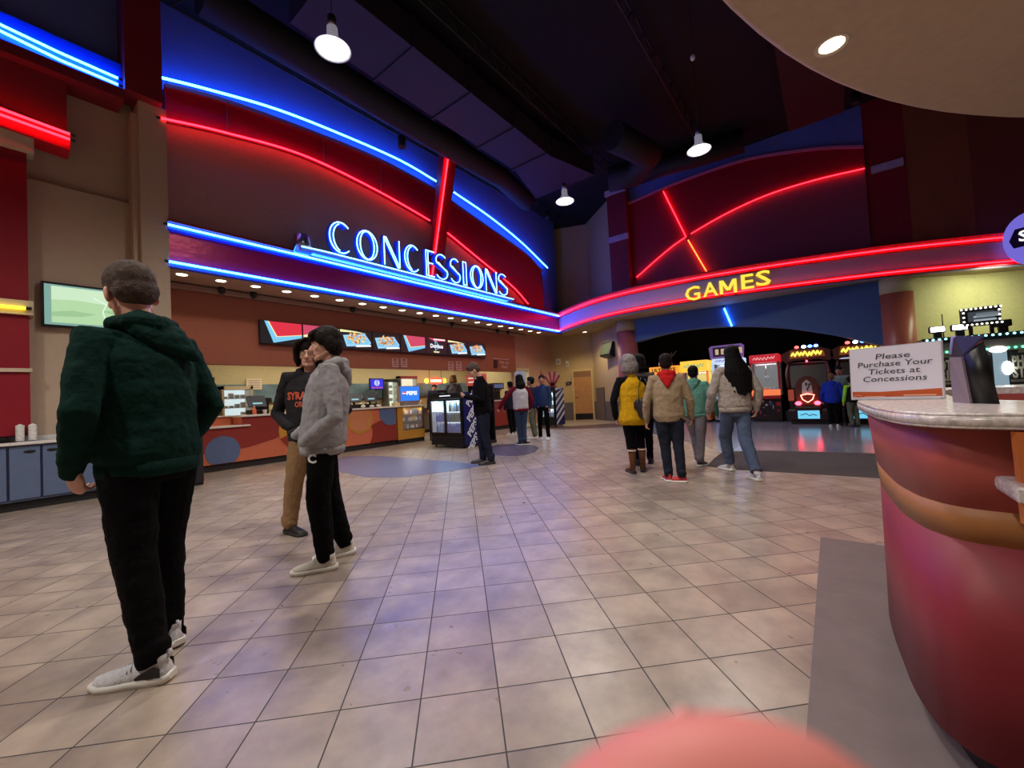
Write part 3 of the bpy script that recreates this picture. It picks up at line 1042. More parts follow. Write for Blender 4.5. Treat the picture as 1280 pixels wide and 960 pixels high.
for i, (y, s_) in enumerate([(8.35, 'along the top of the blue concession wall'), (5.2, 'across the middle of the black ceiling'), (2.6, 'over the lamp in front of the GAMES arch')]):
    b = MB()
    x0_, x1_ = (2.0, 14.6) if i == 0 else (2.0, 13.6)
    zb = 7.98 if i == 0 else 8.05
    for z in (zb, 8.4):
        b.tube([(x0_, y, z), (x1_, y, z)], .022, n=6)
    k = int((x1_ - x0_) / .6)
    for j in range(k):
        xa = x0_ + j * .6
        b.tube([(xa, y, zb), (xa + .3, y, 8.4)], .014, n=5); b.tube([(xa + .3, y, 8.4), (xa + .6, y, zb)], .014, n=5)
    tag(b.build('bar_joist', M_BLKM, loc=(x0_, y, 8.2)), 'thin black bar joist ' + s_, 'joist')
for (px_, py_), s_ in (((502, 177), 'black cylindrical speaker hanging in front of the blue wall above the arch'), ((684, 268), 'small black speaker on the truss end left of the far lamp'), ((1070, 122), 'dark spotlight high on the blue wall beside the beige canopy')):
    p = gY(px_, py_, 8.2) if px_ < 1000 else gX(px_, py_, 13.4)
    t = thing('ceiling_speaker', s_, 'speaker', tuple(p))
    b = MB(); b.lathe([(.001, -.16), (.09, -.16), (.10, -.12), (.10, .10), (.06, .15), (.001, .16)], n=16); b.build('housing', M_BLKM, t)
    b = MB(); b.cyl((0, 0, .15), .012, max(.1, ZC - p.z - .15), n=6); b.build('hanger', M_BLKM, t)
p = gZ(866, 72, 6.6)
t = thing('smoke_detector', 'tiny white detector hanging on a wire under the dark ceiling', 'detector', tuple(p))
b = MB(); b.ball((0, 0, 0), (.04, .04, .05)); b.build('sensor', mat('white_plastic', (225, 225, 225), .4), t)
b = MB(); b.cyl((0, 0, .03), .006, ZC - p.z - .03, n=5); b.build('wire', M_BLKM, t)


# ================================================================== LEFT SIDE: television and condiment cabinets
p0, p1, p2 = gY(52, 356, 9.02), gY(180, 372, 9.02), gY(52, 408, 9.02)
tv = thing('television', 'wide flat television with a pale green picture behind the man in green', 'television', (1.1, 9.02, 2.55))
b = MB(); b.box((.55, 9.0, 2.54), (1.72, 9.07, 3.21), bev=.008); b.build('bezel', M_BLK, tv, world=True)
b = MB()
b.box((.58, 8.993, 2.575), (1.69, 9.0, 3.175), mi=0)
b.box((.65, 8.988, 2.61), (1.69, 8.994, 3.15), mi=1)
q = lambda u, v, d=0: (0.65 + 1.04 * u, 8.986 - d, 2.61 + .54 * v)
b.prism([q(0, .62), q(.25, .66), q(.6, .6), q(1, .7), q(1, 1), q(0, 1)], (0, .003, 0), mi=2)
b.prism([q(0, .28, .001), q(.2, .36, .001), (q(.45, .30, .001)), q(.3, .2, .001), q(0, .16, .001)], (0, .003, 0), mi=3)
b.prism([q(.5, .42, .001), q(.8, .5, .001), q(1, .44, .001), q(1, .34, .001), q(.7, .3, .001)], (0, .003, 0), mi=3)
b.tube([q(.42, .78, .004), q(.56, .62, .004), q(.52, .4, .004), q(.56, .06, .004)], .007, n=6, mi=4)
b.build('screen_picture', [screen('tv_edge', (120, 160, 150)), screen('tv_green', (172, 208, 160)), screen('tv_pale', (196, 224, 190)), screen('tv_shade', (150, 190, 142)), screen('tv_line', (225, 240, 220))], tv, world=True)
b = MB(); b.box((.9, 9.07, 2.7), (1.3, 9.1, 3.0)); b.build('wall_mount', M_BLKM, tv, world=True)

M_CAB = mat('slate_blue_laminate', (96, 112, 146), 0.4)
M_CABL = mat('slate_blue_edge', (36, 44, 84), 0.5)
M_WHT = mat('white_laminate', (220, 216, 212), 0.35)
CF_ = 8.5
cab = thing('condiment_cabinet', 'slate blue base cabinet run with oval black handles along the left wall', 'cabinet', (0, CF_, 0))
b = MB(); b.box((-2.2, CF_ + .02, .12), (1.55, 9.08, .86)); b.build('body', M_CAB, cab, world=True)
b = MB(); b.box((-2.2, CF_ + .06, 0), (1.55, 9.06, .12)); b.build('kick_plate', M_BLKM, cab, world=True)
seams = [-2.15, -1.35, -.55, .21, .50, 1.22, 1.54]
for i in range(len(seams) - 1):
    x0, x1 = seams[i] + .012, seams[i + 1] - .012
    b = MB(); b.box((x0, CF_ - .005, .15), (x1, CF_ + .02, .84), bev=.004)
    M_ = b.build('door', M_CAB, cab, world=True)
    hx = x1 - .09 if i % 2 == 1 else x0 + .09
    b = MB(); b.ball((hx, CF_ - .008, .77), (.055, .012, .022), seg=16); b.build('handle', M_CABL if False else M_BLK, M_, world=True)
    b = MB(); b.box((x0 - .008, CF_ + .006, .15), (x0 - .002, CF_ + .022, .84)); b.box((x1 + .002, CF_ + .006, .15), (x1 + .008, CF_ + .022, .84)); 
    o = b.build('edge_strip', M_CABL, cab, world=True)
b = MB(); b.box((-2.22, CF_ - .04, .86), (1.555, CF_ + .25, .895), bev=.008); b.box((-2.22, CF_ + .25, .86), (1.555, 9.08, .88)); b.box((-2.2, 9.05, .88), (1.555, 9.085, .96))
b.build('worktop', M_WHT, cab, world=True)
b = MB(); b.box((-1.9, CF_ + .26, .878), (1.53, 9.04, .886)); b.build('inset_mat', M_CAB, cab, world=True)


def cup_stack(x, y, z, h, label, group=None):
    t = thing('cup_stack', label, 'cups', (x, y, z), 0, group)
    n = int(h / .022)
    prof = [(0.001, 0), (.030, 0)]
    for k in range(n):
        prof += [(.040, .02 + k * .022), (.0435, .024 + k * .022), (.0435, .03 + k * .022), (.039, .033 + k * .022)]
    prof += [(.001, .033 + n * .022)]
    b = MB(); b.lathe(prof, n=20)
    b.build('stacked_cups', mat('paper_cup', (222, 220, 216), .6, noise_amt=.2, nscale=30), t)
    return t


pa = gY(30, 543, 8.9); 
for i, (px_, lab) in enumerate(((25, 'left stack of white cups in a holder on the slate blue cabinet'), (41, 'right stack of white cups in a holder on the slate blue cabinet'))):
    p = gY(px_, 543, 8.86)
    cup_stack(p.x, 8.86, .886, .22, lab)
t = thing('lid_rack', 'dark lid rack behind the cup stacks on the slate blue cabinet', 'rack', (.1, 8.96, .886))
b = MB(); b.box((-.05, 8.93, .89), (.23, 9.03, 1.1), bev=.01); b.build('body', M_BLK, t, world=True)
b = MB(); b.box((-.03, 8.92, .93), (.06, 8.931, 1.07)); b.box((.11, 8.92, .93), (.21, 8.931, 1.07)); b.build('tray_slots', M_BLKM, t, world=True)
p = gZ(14, 549, .9)
t = thing('napkin_tray', 'white paper tray lying at the left end of the slate blue cabinet', 'tray', (p.x, p.y, .896))
b = MB(); b.box((-.12, -.07, 0), (.12, .07, .012), bev=.004); b.build('tray', M_WHT, t)
b = MB(); b.box((-.10, -.055, .012), (.09, .05, .03), bev=.004); b.build('napkins', mat('napkin_paper', (235, 232, 228), .8), t)
p = gZ(247, 605)
t = thing('waste_bin', 'black waste bin standing between the slate cabinets and the concession counter', 'bin', (2.08, 8.32, 0))
b = MB(); b.box((-.2, -.18, .03), (.14, .2, .78), bev=.02); b.build('body', M_BLKM, t)
b = MB(); b.box((-.21, -.19, .78), (.15, .21, .84), bev=.02); b.build('lid', M_BLK, t)
b = MB(); b.box((-.2, -.17, 0), (.13, .19, .03)); b.build('base', M_BLK, t)

# ================================================================== CONCESSION COUNTER
M_TER = mat('terracotta_laminate', (206, 110, 78), 0.35)
M_BRICK = mat('brick_red_laminate', (146, 52, 44), 0.35)
M_OCH = mat('ochre_laminate', (196, 140, 54), 0.35)
M_SLT = mat('slate_laminate', (92, 108, 146), 0.35)
M_KICK = mat('dark_kick', (38, 32, 32), 0.5)
M_TOPW = mat('speckled_white_top', (226, 216, 206), 0.25, noise_amt=.15, nscale=90)
CY = 9.58
ctr = thing('concession_counter', 'long terracotta concession counter with big overlapping coloured circles', 'counter', (5, CY, 0))
b = MB(); b.box((2.3, CY, .14), (3.62, 10.35, .84), mi=0); b.box((3.28, CY + .002, .84), (7.05, 10.35, 1.03), mi=0); b.box((3.62, CY, .14), (7.05, 10.35, .85), mi=0)
b.build('front_panel', M_TER, ctr, world=True)
b = MB(); b.box((2.35, CY + .05, 0), (7.05, 10.3, .14)); b.build('kick_plate', M_KICK, ctr, world=True)


def disc_clip(mb, cx, cz, r, x0, x1, z0, z1, y, mi, hole=None, n=48, th=.004):
    """disc or ring sector on the counter front clipped to the panel rectangle"""
    pts = []
    for k in range(n):
        a = 2 * PI * k / n
        pts.append((min(x1, max(x0, cx + r * math.cos(a))), y, min(z1, max(z0, cz + r * math.sin(a)))))
    out = []
    for p in pts:
        if not out or (V(p) - V(out[-1])).length > 1e-4:
            out.append(p)
    mb.prism(out, (0, th, 0), mi=mi)


b = MB()
# brick field top left, circles, arcs measured from the photograph
b.prism([(2.3, CY - .006, .36), (2.3, CY - .006, .84), (3.28, CY - .006, .84), (3.28, CY - .006, 1.03), (4.2, CY - .006, 1.03), (4.25, CY - .006, .72), (3.9, CY - .006, .52), (3.35, CY - .006, .40), (2.75, CY - .006, .37)], (0, .006, 0), mi=0)
disc_clip(b, 4.42, .66, .44, 3.7, 5.2, .16, 1.02, CY - .010, 1)
b.prism([(4.0, CY - .013, .50), (4.45, CY - .013, .72), (4.6, CY - .013, .3), (4.2, CY - .013, .25)], (0, .004, 0), mi=0)
disc_clip(b, 2.93, .38, .30, 2.3, 3.6, .145, .84, CY - .012, 2)
disc_clip(b, 5.95, .78, .36, 5.5, 6.5, .3, 1.02, CY - .008, 1)
disc_clip(b, 5.95, .78, .30, 5.5, 6.5, .3, 1.02, CY - .012, 3)
b.prism([(6.2, CY - .008, .145), (6.28, CY - .008, .30), (6.30, CY - .008, .48), (6.25, CY - .008, .60), (6.5, CY - .008, .70), (7.04, CY - .008, .76), (7.04, CY - .008, .145)], (0, .006, 0), mi=0)
disc_clip(b, 6.86, .90, .34, 6.2, 7.04, .3, 1.02, CY - .014, 2)
pp = b.build('circle_pattern', [M_BRICK, M_OCH, M_SLT, mat('tan_laminate', (206, 128, 84), .35)], ctr, world=True)
b = MB(); b.box((2.28, CY - .05, .84), (3.42, 10.1, .875), bev=.006); b.build('low_worktop', M_TOPW, ctr, world=True)
b = MB(); b.box((3.24, CY - .05, 1.03), (7.08, 10.4, 1.07), bev=.008); b.build('worktop', M_TOPW, ctr, world=True)
b = MB(); b.box((2.3, 10.1, .84), (3.28, 10.3, 1.05), mi=0); b.build('raised_back', M_TER, ctr, world=True)
b = MB(); b.box((2.28, 10.05, 1.05), (3.28, 10.4, 1.075), bev=.004); b.build('back_ledge', M_TOPW, ctr, world=True)

# display case, yellow with glass window
dc = thing('display_case', 'yellow display case with a lit candy window at the end of the counter', 'display case', (7.5, CY, 0))
b = MB(); b.box((7.10, CY, .12), (7.28, 10.3, 1.03)); b.box((7.28, CY, .12), (8.05, 10.3, .40)); b.box((7.28, 10.0, .4), (8.05, 10.3, 1.03)); b.box((8.0, CY, .4), (8.05, 10.0, 1.03))
b.build('body', M_OCH, dc, world=True)
b = MB(); b.box((7.09, CY - .04, 1.03), (8.08, 10.35, 1.07), bev=.006); b.build('worktop', M_TOPW, dc, world=True)
b = MB(); b.box((7.1, CY + .04, 0), (8.05, 10.3, .12)); b.build('kick_plate', M_KICK, dc, world=True)
b = MB(); b.box((7.3, CY + .01, .42), (7.99, CY + .016, 1.02)); b.build('window_pane', mat('clear_glass', (255, 255, 255), .05, alpha=.12, noise_amt=0), dc, world=True)
b = MB(); b.box((7.28, CY - .012, .38), (8.02, CY + .012, .42)); b.box((7.97, CY - .012, .38), (8.02, CY + .012, 1.03)); b.build('window_frame', M_METAL, dc, world=True)
b = MB(); b.box((7.3, CY + .03, .61), (7.98, 9.95, .622)); b.build('shelf', M_METAL, dc, world=True)
b = MB(); b.box((7.3, CY + .03, .81), (7.98, 9.95, .822)); b.build('shelf', M_METAL, dc, world=True)
light('AREA', 'case_light', (7.64, CY + .1, 1.01), 4, (1, .95, .8), sx=.6, sy=.06)
cols = [(235, 232, 220), (70, 90, 160), (180, 60, 50), (230, 200, 90), (120, 60, 40), (60, 120, 90)]
CAND = {}
for r_, z in enumerate((.402, .623, .823)):
    x = 7.33
    k = 0
    while x < 7.93:
        ci = random.randrange(6)
        if ci not in CAND:
            t = thing('candy_box', 'small candy package behind the glass of the yellow display case', 'candy', (x + .03, CY + .08, z), 0, 'candy packages in the yellow display case')
            b = MB(); b.box((-.026, -.012, 0), (.026, .012, .13 if ci % 2 else .10), bev=.003); b.build('carton', mat('candy_%d' % ci, cols[ci], .4), t)
            b = MB(); b.box((-.02, -.0135, .03), (.02, -.0125, .07)); b.build('front_label', mat('candy_label_%d' % (ci % 3), [(240, 240, 235), (220, 40, 50), (30, 40, 120)][ci % 3], .4), t)
            CAND[ci] = t
        else:
            dup(CAND[ci], (x + .03, CY + .08, z))
        x += .066


# registers on the counter
def register(x, y, z, rz, label):
    t = thing('cash_register', label, 'register', (x, y, z), rz)
    b = MB(); b.box((-.17, -.14, 0), (.17, .16, .10), bev=.01); b.build('cash_base', M_BLK, t)
    b = MB(); b.tube([(0, .05, .1), (0, .08, .22)], .03, n=10); b.build('stem', M_BLK, t)
    b = MB()
    M = Matrix.Translation((0, .03, .26)) @ Matrix.Rotation(math.radians(-22), 4, 'X')
    b.box((-.19, -.025, -.11), (.19, .025, .15), M=M, bev=.012)
    o = b.build('terminal_back', mat('register_grey', (70, 76, 84), .35), t)
    b = MB(); b.box((-.10, -.030, -.055), (.10, -.024, -.02), M=M); b.build('customer_display', screen('register_lcd', (150, 200, 210), .9), o)
    return t


p = gY(444, 505, 9.95); register(p.x, 9.95, 1.07, 0, 'grey backed cash register just right of the boy in grey, first of the pair')
p = gY(464, 505, 9.95); register(p.x, 9.95, 1.07, 0.05, 'second grey backed cash register, nearer the blue drink screen')
p = gY(322, 510, 9.95)
t = register(p.x, 9.95, 1.07, .1, 'black cash register to the left of the boy in the charcoal hoodie')
for k, (px_, lab) in enumerate(((331, 'small white paper cup beside the black cash register'), (436, 'white paper cup left of the grey cash registers'), (454, 'tall white cup between the two grey cash registers'))):
    p = gY(px_, 515, 9.75)
    t = thing('paper_cup', lab, 'cup', (p.x, 9.75, 1.07))
    b = MB(); b.lathe([(.001, 0), (.028, 0), (.042, .12 if k else .08), (.044, .125 if k else .085), (.001, .12 if k else .08)], n=18); b.build('cup_wall', M_WHT, t)
p = gY(318, 512, 9.72)
t = thing('sauce_bottle', 'orange bottle standing beside the black cash register', 'bottle', (p.x, 9.72, 1.07))
b = MB(); b.lathe([(.001, 0), (.035, 0), (.038, .03), (.036, .10), (.015, .13), (.012, .16), (.001, .16)], n=16); b.build('bottle_body', mat('orange_bottle', (230, 110, 70), .4), t)
b = MB(); b.cyl((0, 0, .16), .013, .02, n=12); b.build('cap', M_WHT, t)
for k, px_ in enumerate((455, 466, 474)):
    p = gY(px_, 509, 9.62)
    t = thing('crumpled_napkin', 'white napkin bundle on the counter edge in front of the grey registers', 'napkin', (p.x, 9.66, 1.07), 0, 'napkin bundles before the registers')
    b = MB(); b.ball((0, 0, .03), (.07, .04, .035), seg=12)
    for v in b.bm.verts: v.co += V((random.uniform(-.008, .008), random.uniform(-.008, .008), abs(random.uniform(0, .012))))
    for v in b.bm.verts: v.co.z = max(0, v.co.z)
    b.build('folded_paper', M_WHT, t)
# blue drink screen
ps = thing('drink_menu_screen', 'bright blue PEPSI countertop screen standing on the display case', 'screen', (7.8, 9.95, 1.07))
x0, x1 = gY(500, 490, 9.95).x, gY(523, 490, 9.95).x
b = MB(); b.box((x0 - .02, 9.93, 1.15), (x1 + .02, 10.02, 1.64), bev=.01); b.build('bezel', mat('taupe_plastic', (140, 120, 116), .4), ps, world=True)
b = MB(); b.box((x0, 9.922, 1.20), (x1, 9.93, 1.62)); b.build('screen_face', screen('pepsi_blue', (40, 120, 230), 1.1), ps, world=True)
M = frame(((x0 + x1) / 2 + .06, 9.918, 1.42), (1, 0, 0), (0, 0, 1))
b = MB(); b.text('PEPSI', .15, M, ext=.002, off=.006, wid=(x1 - x0) * .56); b.text('cola', .05, M @ Matrix.Translation((0, -.13, 0))) if False else None
b.build('lettering', screen('white_text_lit', (250, 250, 255), 1.1), ps, world=True)
b = MB(); gx, gz_ = x0 + .12, 1.42
b.prism([(gx + .06 * math.cos(a * PI / 10), 9.919, gz_ + .06 * math.sin(a * PI / 10)) for a in range(20)], (0, .003, 0), mi=0)
b.prism([(gx + .056 * math.cos(a * PI / 10), 9.915, gz_ + .012 + .045 * math.sin(a * PI / 10)) for a in range(0, 11)], (0, .003, 0), mi=1)
b.prism([(gx + .056 * math.cos(a * PI / 10), 9.915, gz_ - .018 + .04 * math.sin(a * PI / 10)) for a in range(10, 21)], (0, .003, 0), mi=2)
b.build('round_logo', [screen('white_text_lit', (250, 250, 255)), screen('logo_red', (225, 30, 45)), screen('logo_blue', (20, 50, 150))], ps, world=True)
b = MB(); b.box((x0 + .1, 9.92, 1.07), (x1 - .1, 10.02, 1.16), bev=.01); b.build('stand', mat('taupe_plastic', (140, 120, 116), .4), ps, world=True)

# tall bottle rack between the case and the cooler
rk = thing('bottle_rack', 'narrow black wire rack of small bottles between display case and drink cooler', 'rack', (8.15, 9.2, 0))
zt = 1.46
b = MB()
for x in (8.1, 8.42):
    for y in (9.0, 9.4):
        b.box((x - .015, y - .015, 0), (x + .015, y + .015, zt))
b.box((8.09, 8.98, zt - .08), (8.43, 9.42, zt)); b.build('frame', M_BLK, rk, world=True)
for z in (.12, .38, .64, .90, 1.14):
    b = MB(); b.box((8.1, 9.0, z), (8.42, 9.4, z + .015)); b.build('shelf', M_BLKM, rk, world=True)
BOT = {}
for z in (.135, .395, .655, .915, 1.155):
    for k in range(4):
        for yy in (9.06, 9.18):
            ci = random.randrange(3)
            x = 8.15 + k * .075
            if ci not in BOT:
                t = thing('small_bottle', 'small drink bottle on the narrow black rack beside the cooler', 'bottle', (x, yy, z), 0, 'small bottles on the narrow black rack')
                b = MB(); b.lathe([(.001, 0), (.026, 0), (.028, .02), (.028, .11), (.012, .15), (.012, .17), (.001, .17)], n=12); b.build('bottle_body', mat('bottle_%d' % ci, [(200, 205, 215), (90, 110, 150), (190, 170, 120)][ci], .2), t)
                b = MB(); b.cyl((0, 0, .17), .014, .018, n=10); b.build('cap', mat('bottle_cap_%d' % ci, [(230, 230, 230), (30, 50, 140), (180, 40, 40)][ci], .4), t)
                BOT[ci] = t
            else:
                dup(BOT[ci], (x, yy, z))


# ================================================================== DRINK COOLERS
def lettering(mb, s_, size, origin, right, up, mi, ext=.001, off=0, wid=None):
    mb.text(s_, size, frame(origin, right, up), mi=mi, ext=ext, off=off, wid=wid)


M_NAVY = mat('navy_wrap', (22, 30, 96), 0.3)
M_WRAPW = mat('wrap_lettering', (225, 228, 240), .4, noise_amt=0)
E_COOL = emat('cooler_light', (0.62, 0.85, 1.0), 1.5)
COOLB = {}


def cooler(x0, y0, y1, dep, h, ndoor, label, bgroup):
    """front faces -X at x0, spans y0..y1 (y0 = side nearest to camera right)"""
    t = thing('drink_cooler', label, 'cooler', (x0 + dep / 2, (y0 + y1) / 2, 0))
    w_ = y1 - y0
    b = MB(); th = .05
    b.box((x0 + .05, y0, .30), (x0 + dep, y0 + th, h)); b.box((x0 + .05, y1 - th, .30), (x0 + dep, y1, h)); b.box((x0 + dep - th, y0, .3), (x0 + dep, y1, h))
    b.box((x0 + .05, y0, h - .14), (x0 + dep, y1, h)); b.box((x0 + .05, y0, .06), (x0 + dep, y1, .33))
    b.build('cabinet_shell', M_BLK, t, world=True)
    b = MB(); b.box((x0 + .02, y0 + .01, h - .13), (x0 + .05, y1 - .01, h), bev=.008); o = b.build('header', M_BLK, t, world=True)
    b = MB(); lettering(b, 'PEPSI' if False else 'ice cold', .05, (x0 + .016, (y0 + y1) / 2, h - .06), (0, -1, 0), (0, 0, 1), 0) if False else b.box((x0 + .014, (y0 + y1) / 2 - w_ * .16, h - .075), (x0 + .02, (y0 + y1) / 2 + w_ * .16, h - .05))
    b.build('light_strip', screen('cooler_strip', (235, 240, 250)), o, world=True)
    b = MB()
    for k in range(5):
        b.box((x0 + .02, y0 + .02, .07 + k * .045), (x0 + .05, y1 - .02, .095 + k * .045))
    b.build('grille', M_BLKM, t, world=True)
    for k in range(4):
        b = MB(); b.cyl((x0 + (.1 if k % 2 else dep - .1), y0 + .07 if k < 2 else y1 - .07, .03), .03, .02, n=12) if False else b.ball((x0 + (.12 if k % 2 else dep - .1), (y0 + .08) if k < 2 else (y1 - .08), .03), (.03, .02, .03), seg=12)
        b.build('caster', M_BLK, t, world=True)
    b = MB(); b.box((x0 + .05, y0 + th, .34), (x0 + dep - .08, y0 + th + .01, h - .15)); b.build('inner_side', mat('cooler_liner', (232, 240, 246), .5), t, world=True)
    b = MB(); b.box((x0 + .05, y1 - th - .01, .34), (x0 + dep - .08, y1 - th, h - .15)); b.build('inner_side', mat('cooler_liner', (232, 240, 246), .5), t, world=True)
    b = MB(); b.box((x0 + dep - .08, y0 + .06, .34), (x0 + dep - .06, y1 - .06, h - .15)); b.build('light_panel', E_COOL, t, world=True)
    dw = (w_ - .06) / ndoor
    for k in range(ndoor):
        ya = y0 + .03 + k * dw; yb = ya + dw
        b = MB(); fr = .035
        b.box((x0, ya, .34), (x0 + .03, ya + fr, h - .15)); b.box((x0, yb - fr, .34), (x0 + .03, yb, h - .15)); b.box((x0, ya, .34), (x0 + .03, yb, .34 + fr)); b.box((x0, ya, h - .15 - fr), (x0 + .03, yb, h - .15))
        d_ = b.build('door', M_BLK, t, world=True)
        b = MB(); b.box((x0 + .012, ya + fr, .34 + fr), (x0 + .018, yb - fr, h - .15 - fr)); b.build('pane', mat('clear_glass', (255, 255, 255), .05, alpha=.12, noise_amt=0), d_, world=True)
    zs = [.36, .36 + (h - .56) / 3, .36 + 2 * (h - .56) / 3]
    for z in zs:
        b = MB(); b.box((x0 + .06, y0 + .05, z), (x0 + dep - .1, y1 - .05, z + .012)); b.build('shelf', mat('white_wire_shelf', (210, 220, 230), .4), t, world=True)
    light('AREA', 'cooler_lamp', (x0 + .14, (y0 + y1) / 2, h - .16), 11, (.7, .88, 1.0), sx=.1, sy=w_ * .8)
    for r_, z in enumerate(zs):
        n = int((w_ - .16) / .08)
        for k in range(n):
            for dx in (.10, .22):
                y = y0 + .1 + k * .08
                ci = (0, 0, 1)[random.randrange(3)] if r_ == 0 else ((3 if k < n * .5 else 0) if r_ == 1 else (2, 3, 1)[random.randrange(3)])
                if r_ == 2 and (k > n * .45) and ndoor == 2:
                    continue
                key = (bgroup, ci)
                if key not in COOLB:
                    q = thing('soda_bottle', 'plastic soda bottle behind the glass of the ' + bgroup, 'bottle', (x0 + dx, y, z + .012), 0, 'bottles inside the ' + bgroup)
                    b = MB(); b.lathe([(.001, 0), (.03, 0), (.033, .02), (.031, .08), (.033, .12), (.014, .18), (.013, .20), (.001, .20)], n=12); b.build('bottle_body', mat('soda_%d' % ci, [(40, 80, 190), (120, 170, 225), (190, 200, 205), (46, 92, 60)][ci], .15), q)
                    b = MB(); b.cyl((0, 0, .20), .015, .02, n=10); b.build('cap', mat('soda_cap_%d' % ci, [(20, 40, 150), (230, 235, 240), (200, 60, 40), (20, 100, 50)][ci], .4), q)
                    COOLB[key] = q
                else:
                    dup(COOLB[key], (x0 + dx, y, z + .012))
    return t


ck = cooler(6.93, 6.9, 8.06, .62, 1.33, 2, 'black two door drink cooler with a PEPSI side wrap behind the man in black', 'two door cooler')
b = MB(); b.box((6.98, 6.885, .08), (7.55, 6.9, 1.32), mi=0)
for k in range(4):
    M = frame((7.27, 6.883, .12 + k * .36), (.62, 0, .78), (-.78, 0, .62))
    b.text('PEPSI', .22, M, mi=1, ext=.001, off=.006)
b.build('side_wrap', [M_NAVY, M_WRAPW], ck, world=True)
pc0 = gX(680, 533, 12.5)
ck2 = cooler(12.45, 7.78, 8.45, .62, 1.42, 1, 'single door drink cooler with a navy and white striped side near the door', 'far single door cooler')
b = MB(); b.box((12.5, 7.765, .08), (13.07, 7.78, 1.41), mi=0)
for k in range(6):
    z = .05 + k * .25
    pts = [(12.5, z), (13.07, z + .42), (13.07, z + .54), (12.5, z + .12)]
    pts = [(x, min(1.41, max(.08, zz))) for x, zz in pts]
    if pts[1][1] - pts[0][1] > .05 and (pts[2][1] - pts[1][1] > .01 or pts[3][1] - pts[0][1] > .01):
        out = []
        for q in pts:
            if not out or (abs(q[0] - out[-1][0]) + abs(q[1] - out[-1][1])) > 1e-4: out.append(q)
        b.prism([(x, 7.763, zz) for x, zz in out], (0, .004, 0), mi=1)
b.build('side_wrap', [M_NAVY, M_WRAPW], ck2, world=True)
pv = thing('popcorn_topper', 'red and white fan shaped display standing on the far single door cooler', 'display', (12.75, 8.02, 1.42))
for k in range(7):
    a = math.radians(-36 + k * 12)
    M = Matrix.Translation((0, 0, 0)) @ Matrix.Rotation(a, 4, 'X')
    b = MB(); b.box((-.01, -.035, .05), (.01, .035, .62 - abs(k - 3) * .03), M=M, bev=.004); b.build('blade', mat('topper_red' if k % 2 == 0 else 'topper_pink', (170, 50, 60) if k % 2 == 0 else (210, 150, 150), .5), pv)
b = MB(); b.box((-.1, -.1, 0), (.1, .1, .07), bev=.01); b.build('base', M_BRICK, pv)

# orange kiosk behind the cooler
ks = thing('snack_stand', 'tall dark snack stand with a red header sign and an orange panel beside the cooler', 'stand', (7.95, 7.0, 0))
b = MB(); b.box((7.72, 6.95, 0), (8.2, 7.45, .08)); b.box((7.74, 7.41, .08), (8.2, 7.45, 1.5)); b.box((8.16, 6.97, .08), (8.2, 7.45, 1.5)); b.box((7.74, 6.97, .84), (8.2, 7.45, .88)); b.box((7.74, 6.97, 1.12), (8.2, 7.45, 1.15)); b.build('shelving', M_BLK, ks, world=True)
b = MB(); b.box((7.72, 6.96, .08), (7.74, 7.4, .84), mi=0)
for z in (.72, .62, .2):
    b.box((7.714, 7.02, z), (7.72, 7.33, z + .04), mi=1)
b.build('orange_panel', [mat('orange_print', (226, 104, 40), .4), M_WHT], ks, world=True)
b = MB(); b.box((7.72, 6.93, 1.5), (7.9, 7.47, 1.78), mi=0)
for z in (1.69, 1.59):
    b.box((7.713, 7.02, z - .02), (7.72, 7.4, z + .02), mi=1)
b.build('header_sign', [emat('header_red', lin((190, 70, 60)), .7), emat('header_text', lin((240, 200, 180)), .8)], ks, world=True)
for k in range(3):
    q = thing('snack_pot', 'shiny round pot on the shelf of the snack stand, %s' % ('upper', 'middle', 'lower')[k], 'pot', (7.86, 7.18, (1.15, .88, .88)[k] ))  # metal pots on the stand shelves, not lamps
    q.location.y = (7.15, 7.08, 7.3)[k]
    b = MB(); b.lathe([(.001, 0), (.06, 0), (.085, .05), (.08, .12), (.03, .16), (.001, .165)], n=18); b.build('pot_body', M_METAL, q)
    b = MB(); b.ball((0, 0, .175), .014, seg=10); b.build('knob', M_BLK, q)

# second stretch of counter beyond the coolers
c2 = thing('pickup_counter', 'far stretch of brick red and blue counter where orders are picked up', 'counter', (11, 9.5, 0))
b = MB(); b.box((9.0, 9.5, .14), (12.6, 10.2, 1.03), mi=0); b.prism([(9.0, 9.492, .14), (10.9, 9.492, .14), (10.95, 9.492, .5), (10.6, 9.492, .8), (9.0, 9.492, .9)], (0, .008, 0), mi=1)
b.build('front_panel', [M_BRICK, M_SLT], c2, world=True)
b = MB(); b.box((9.0, 9.55, 0), (12.6, 10.2, .14)); b.build('kick_plate', M_KICK, c2, world=True)
b = MB(); b.box((8.98, 9.45, 1.03), (12.62, 10.25, 1.07), bev=.006); b.build('worktop', M_TOPW, c2, world=True)
p = gY(622, 505, 9.8)
t = thing('soda_dispenser', 'dark soda dispenser on the far pickup counter behind the man in black', 'dispenser', (p.x, 9.85, 1.07))
b = MB(); b.box((-.3, -.2, 0), (.3, .25, .06), mi=0); b.box((-.3, .05, .06), (.3, .25, .55), mi=0); b.box((-.3, -.15, .40), (.3, .25, .62), mi=0); b.build('housing', M_BLK, t)
for k in range(4):
    b = MB(); b.cyl((-.22 + k * .14, -.08, .32), .02, .08, n=10); b.build('nozzle', M_METAL, t)
b = MB(); b.box((-.27, -.156, .44), (.27, -.15, .58)); b.build('lit_panel', screen('dispenser_panel', (90, 100, 140), .6), t)

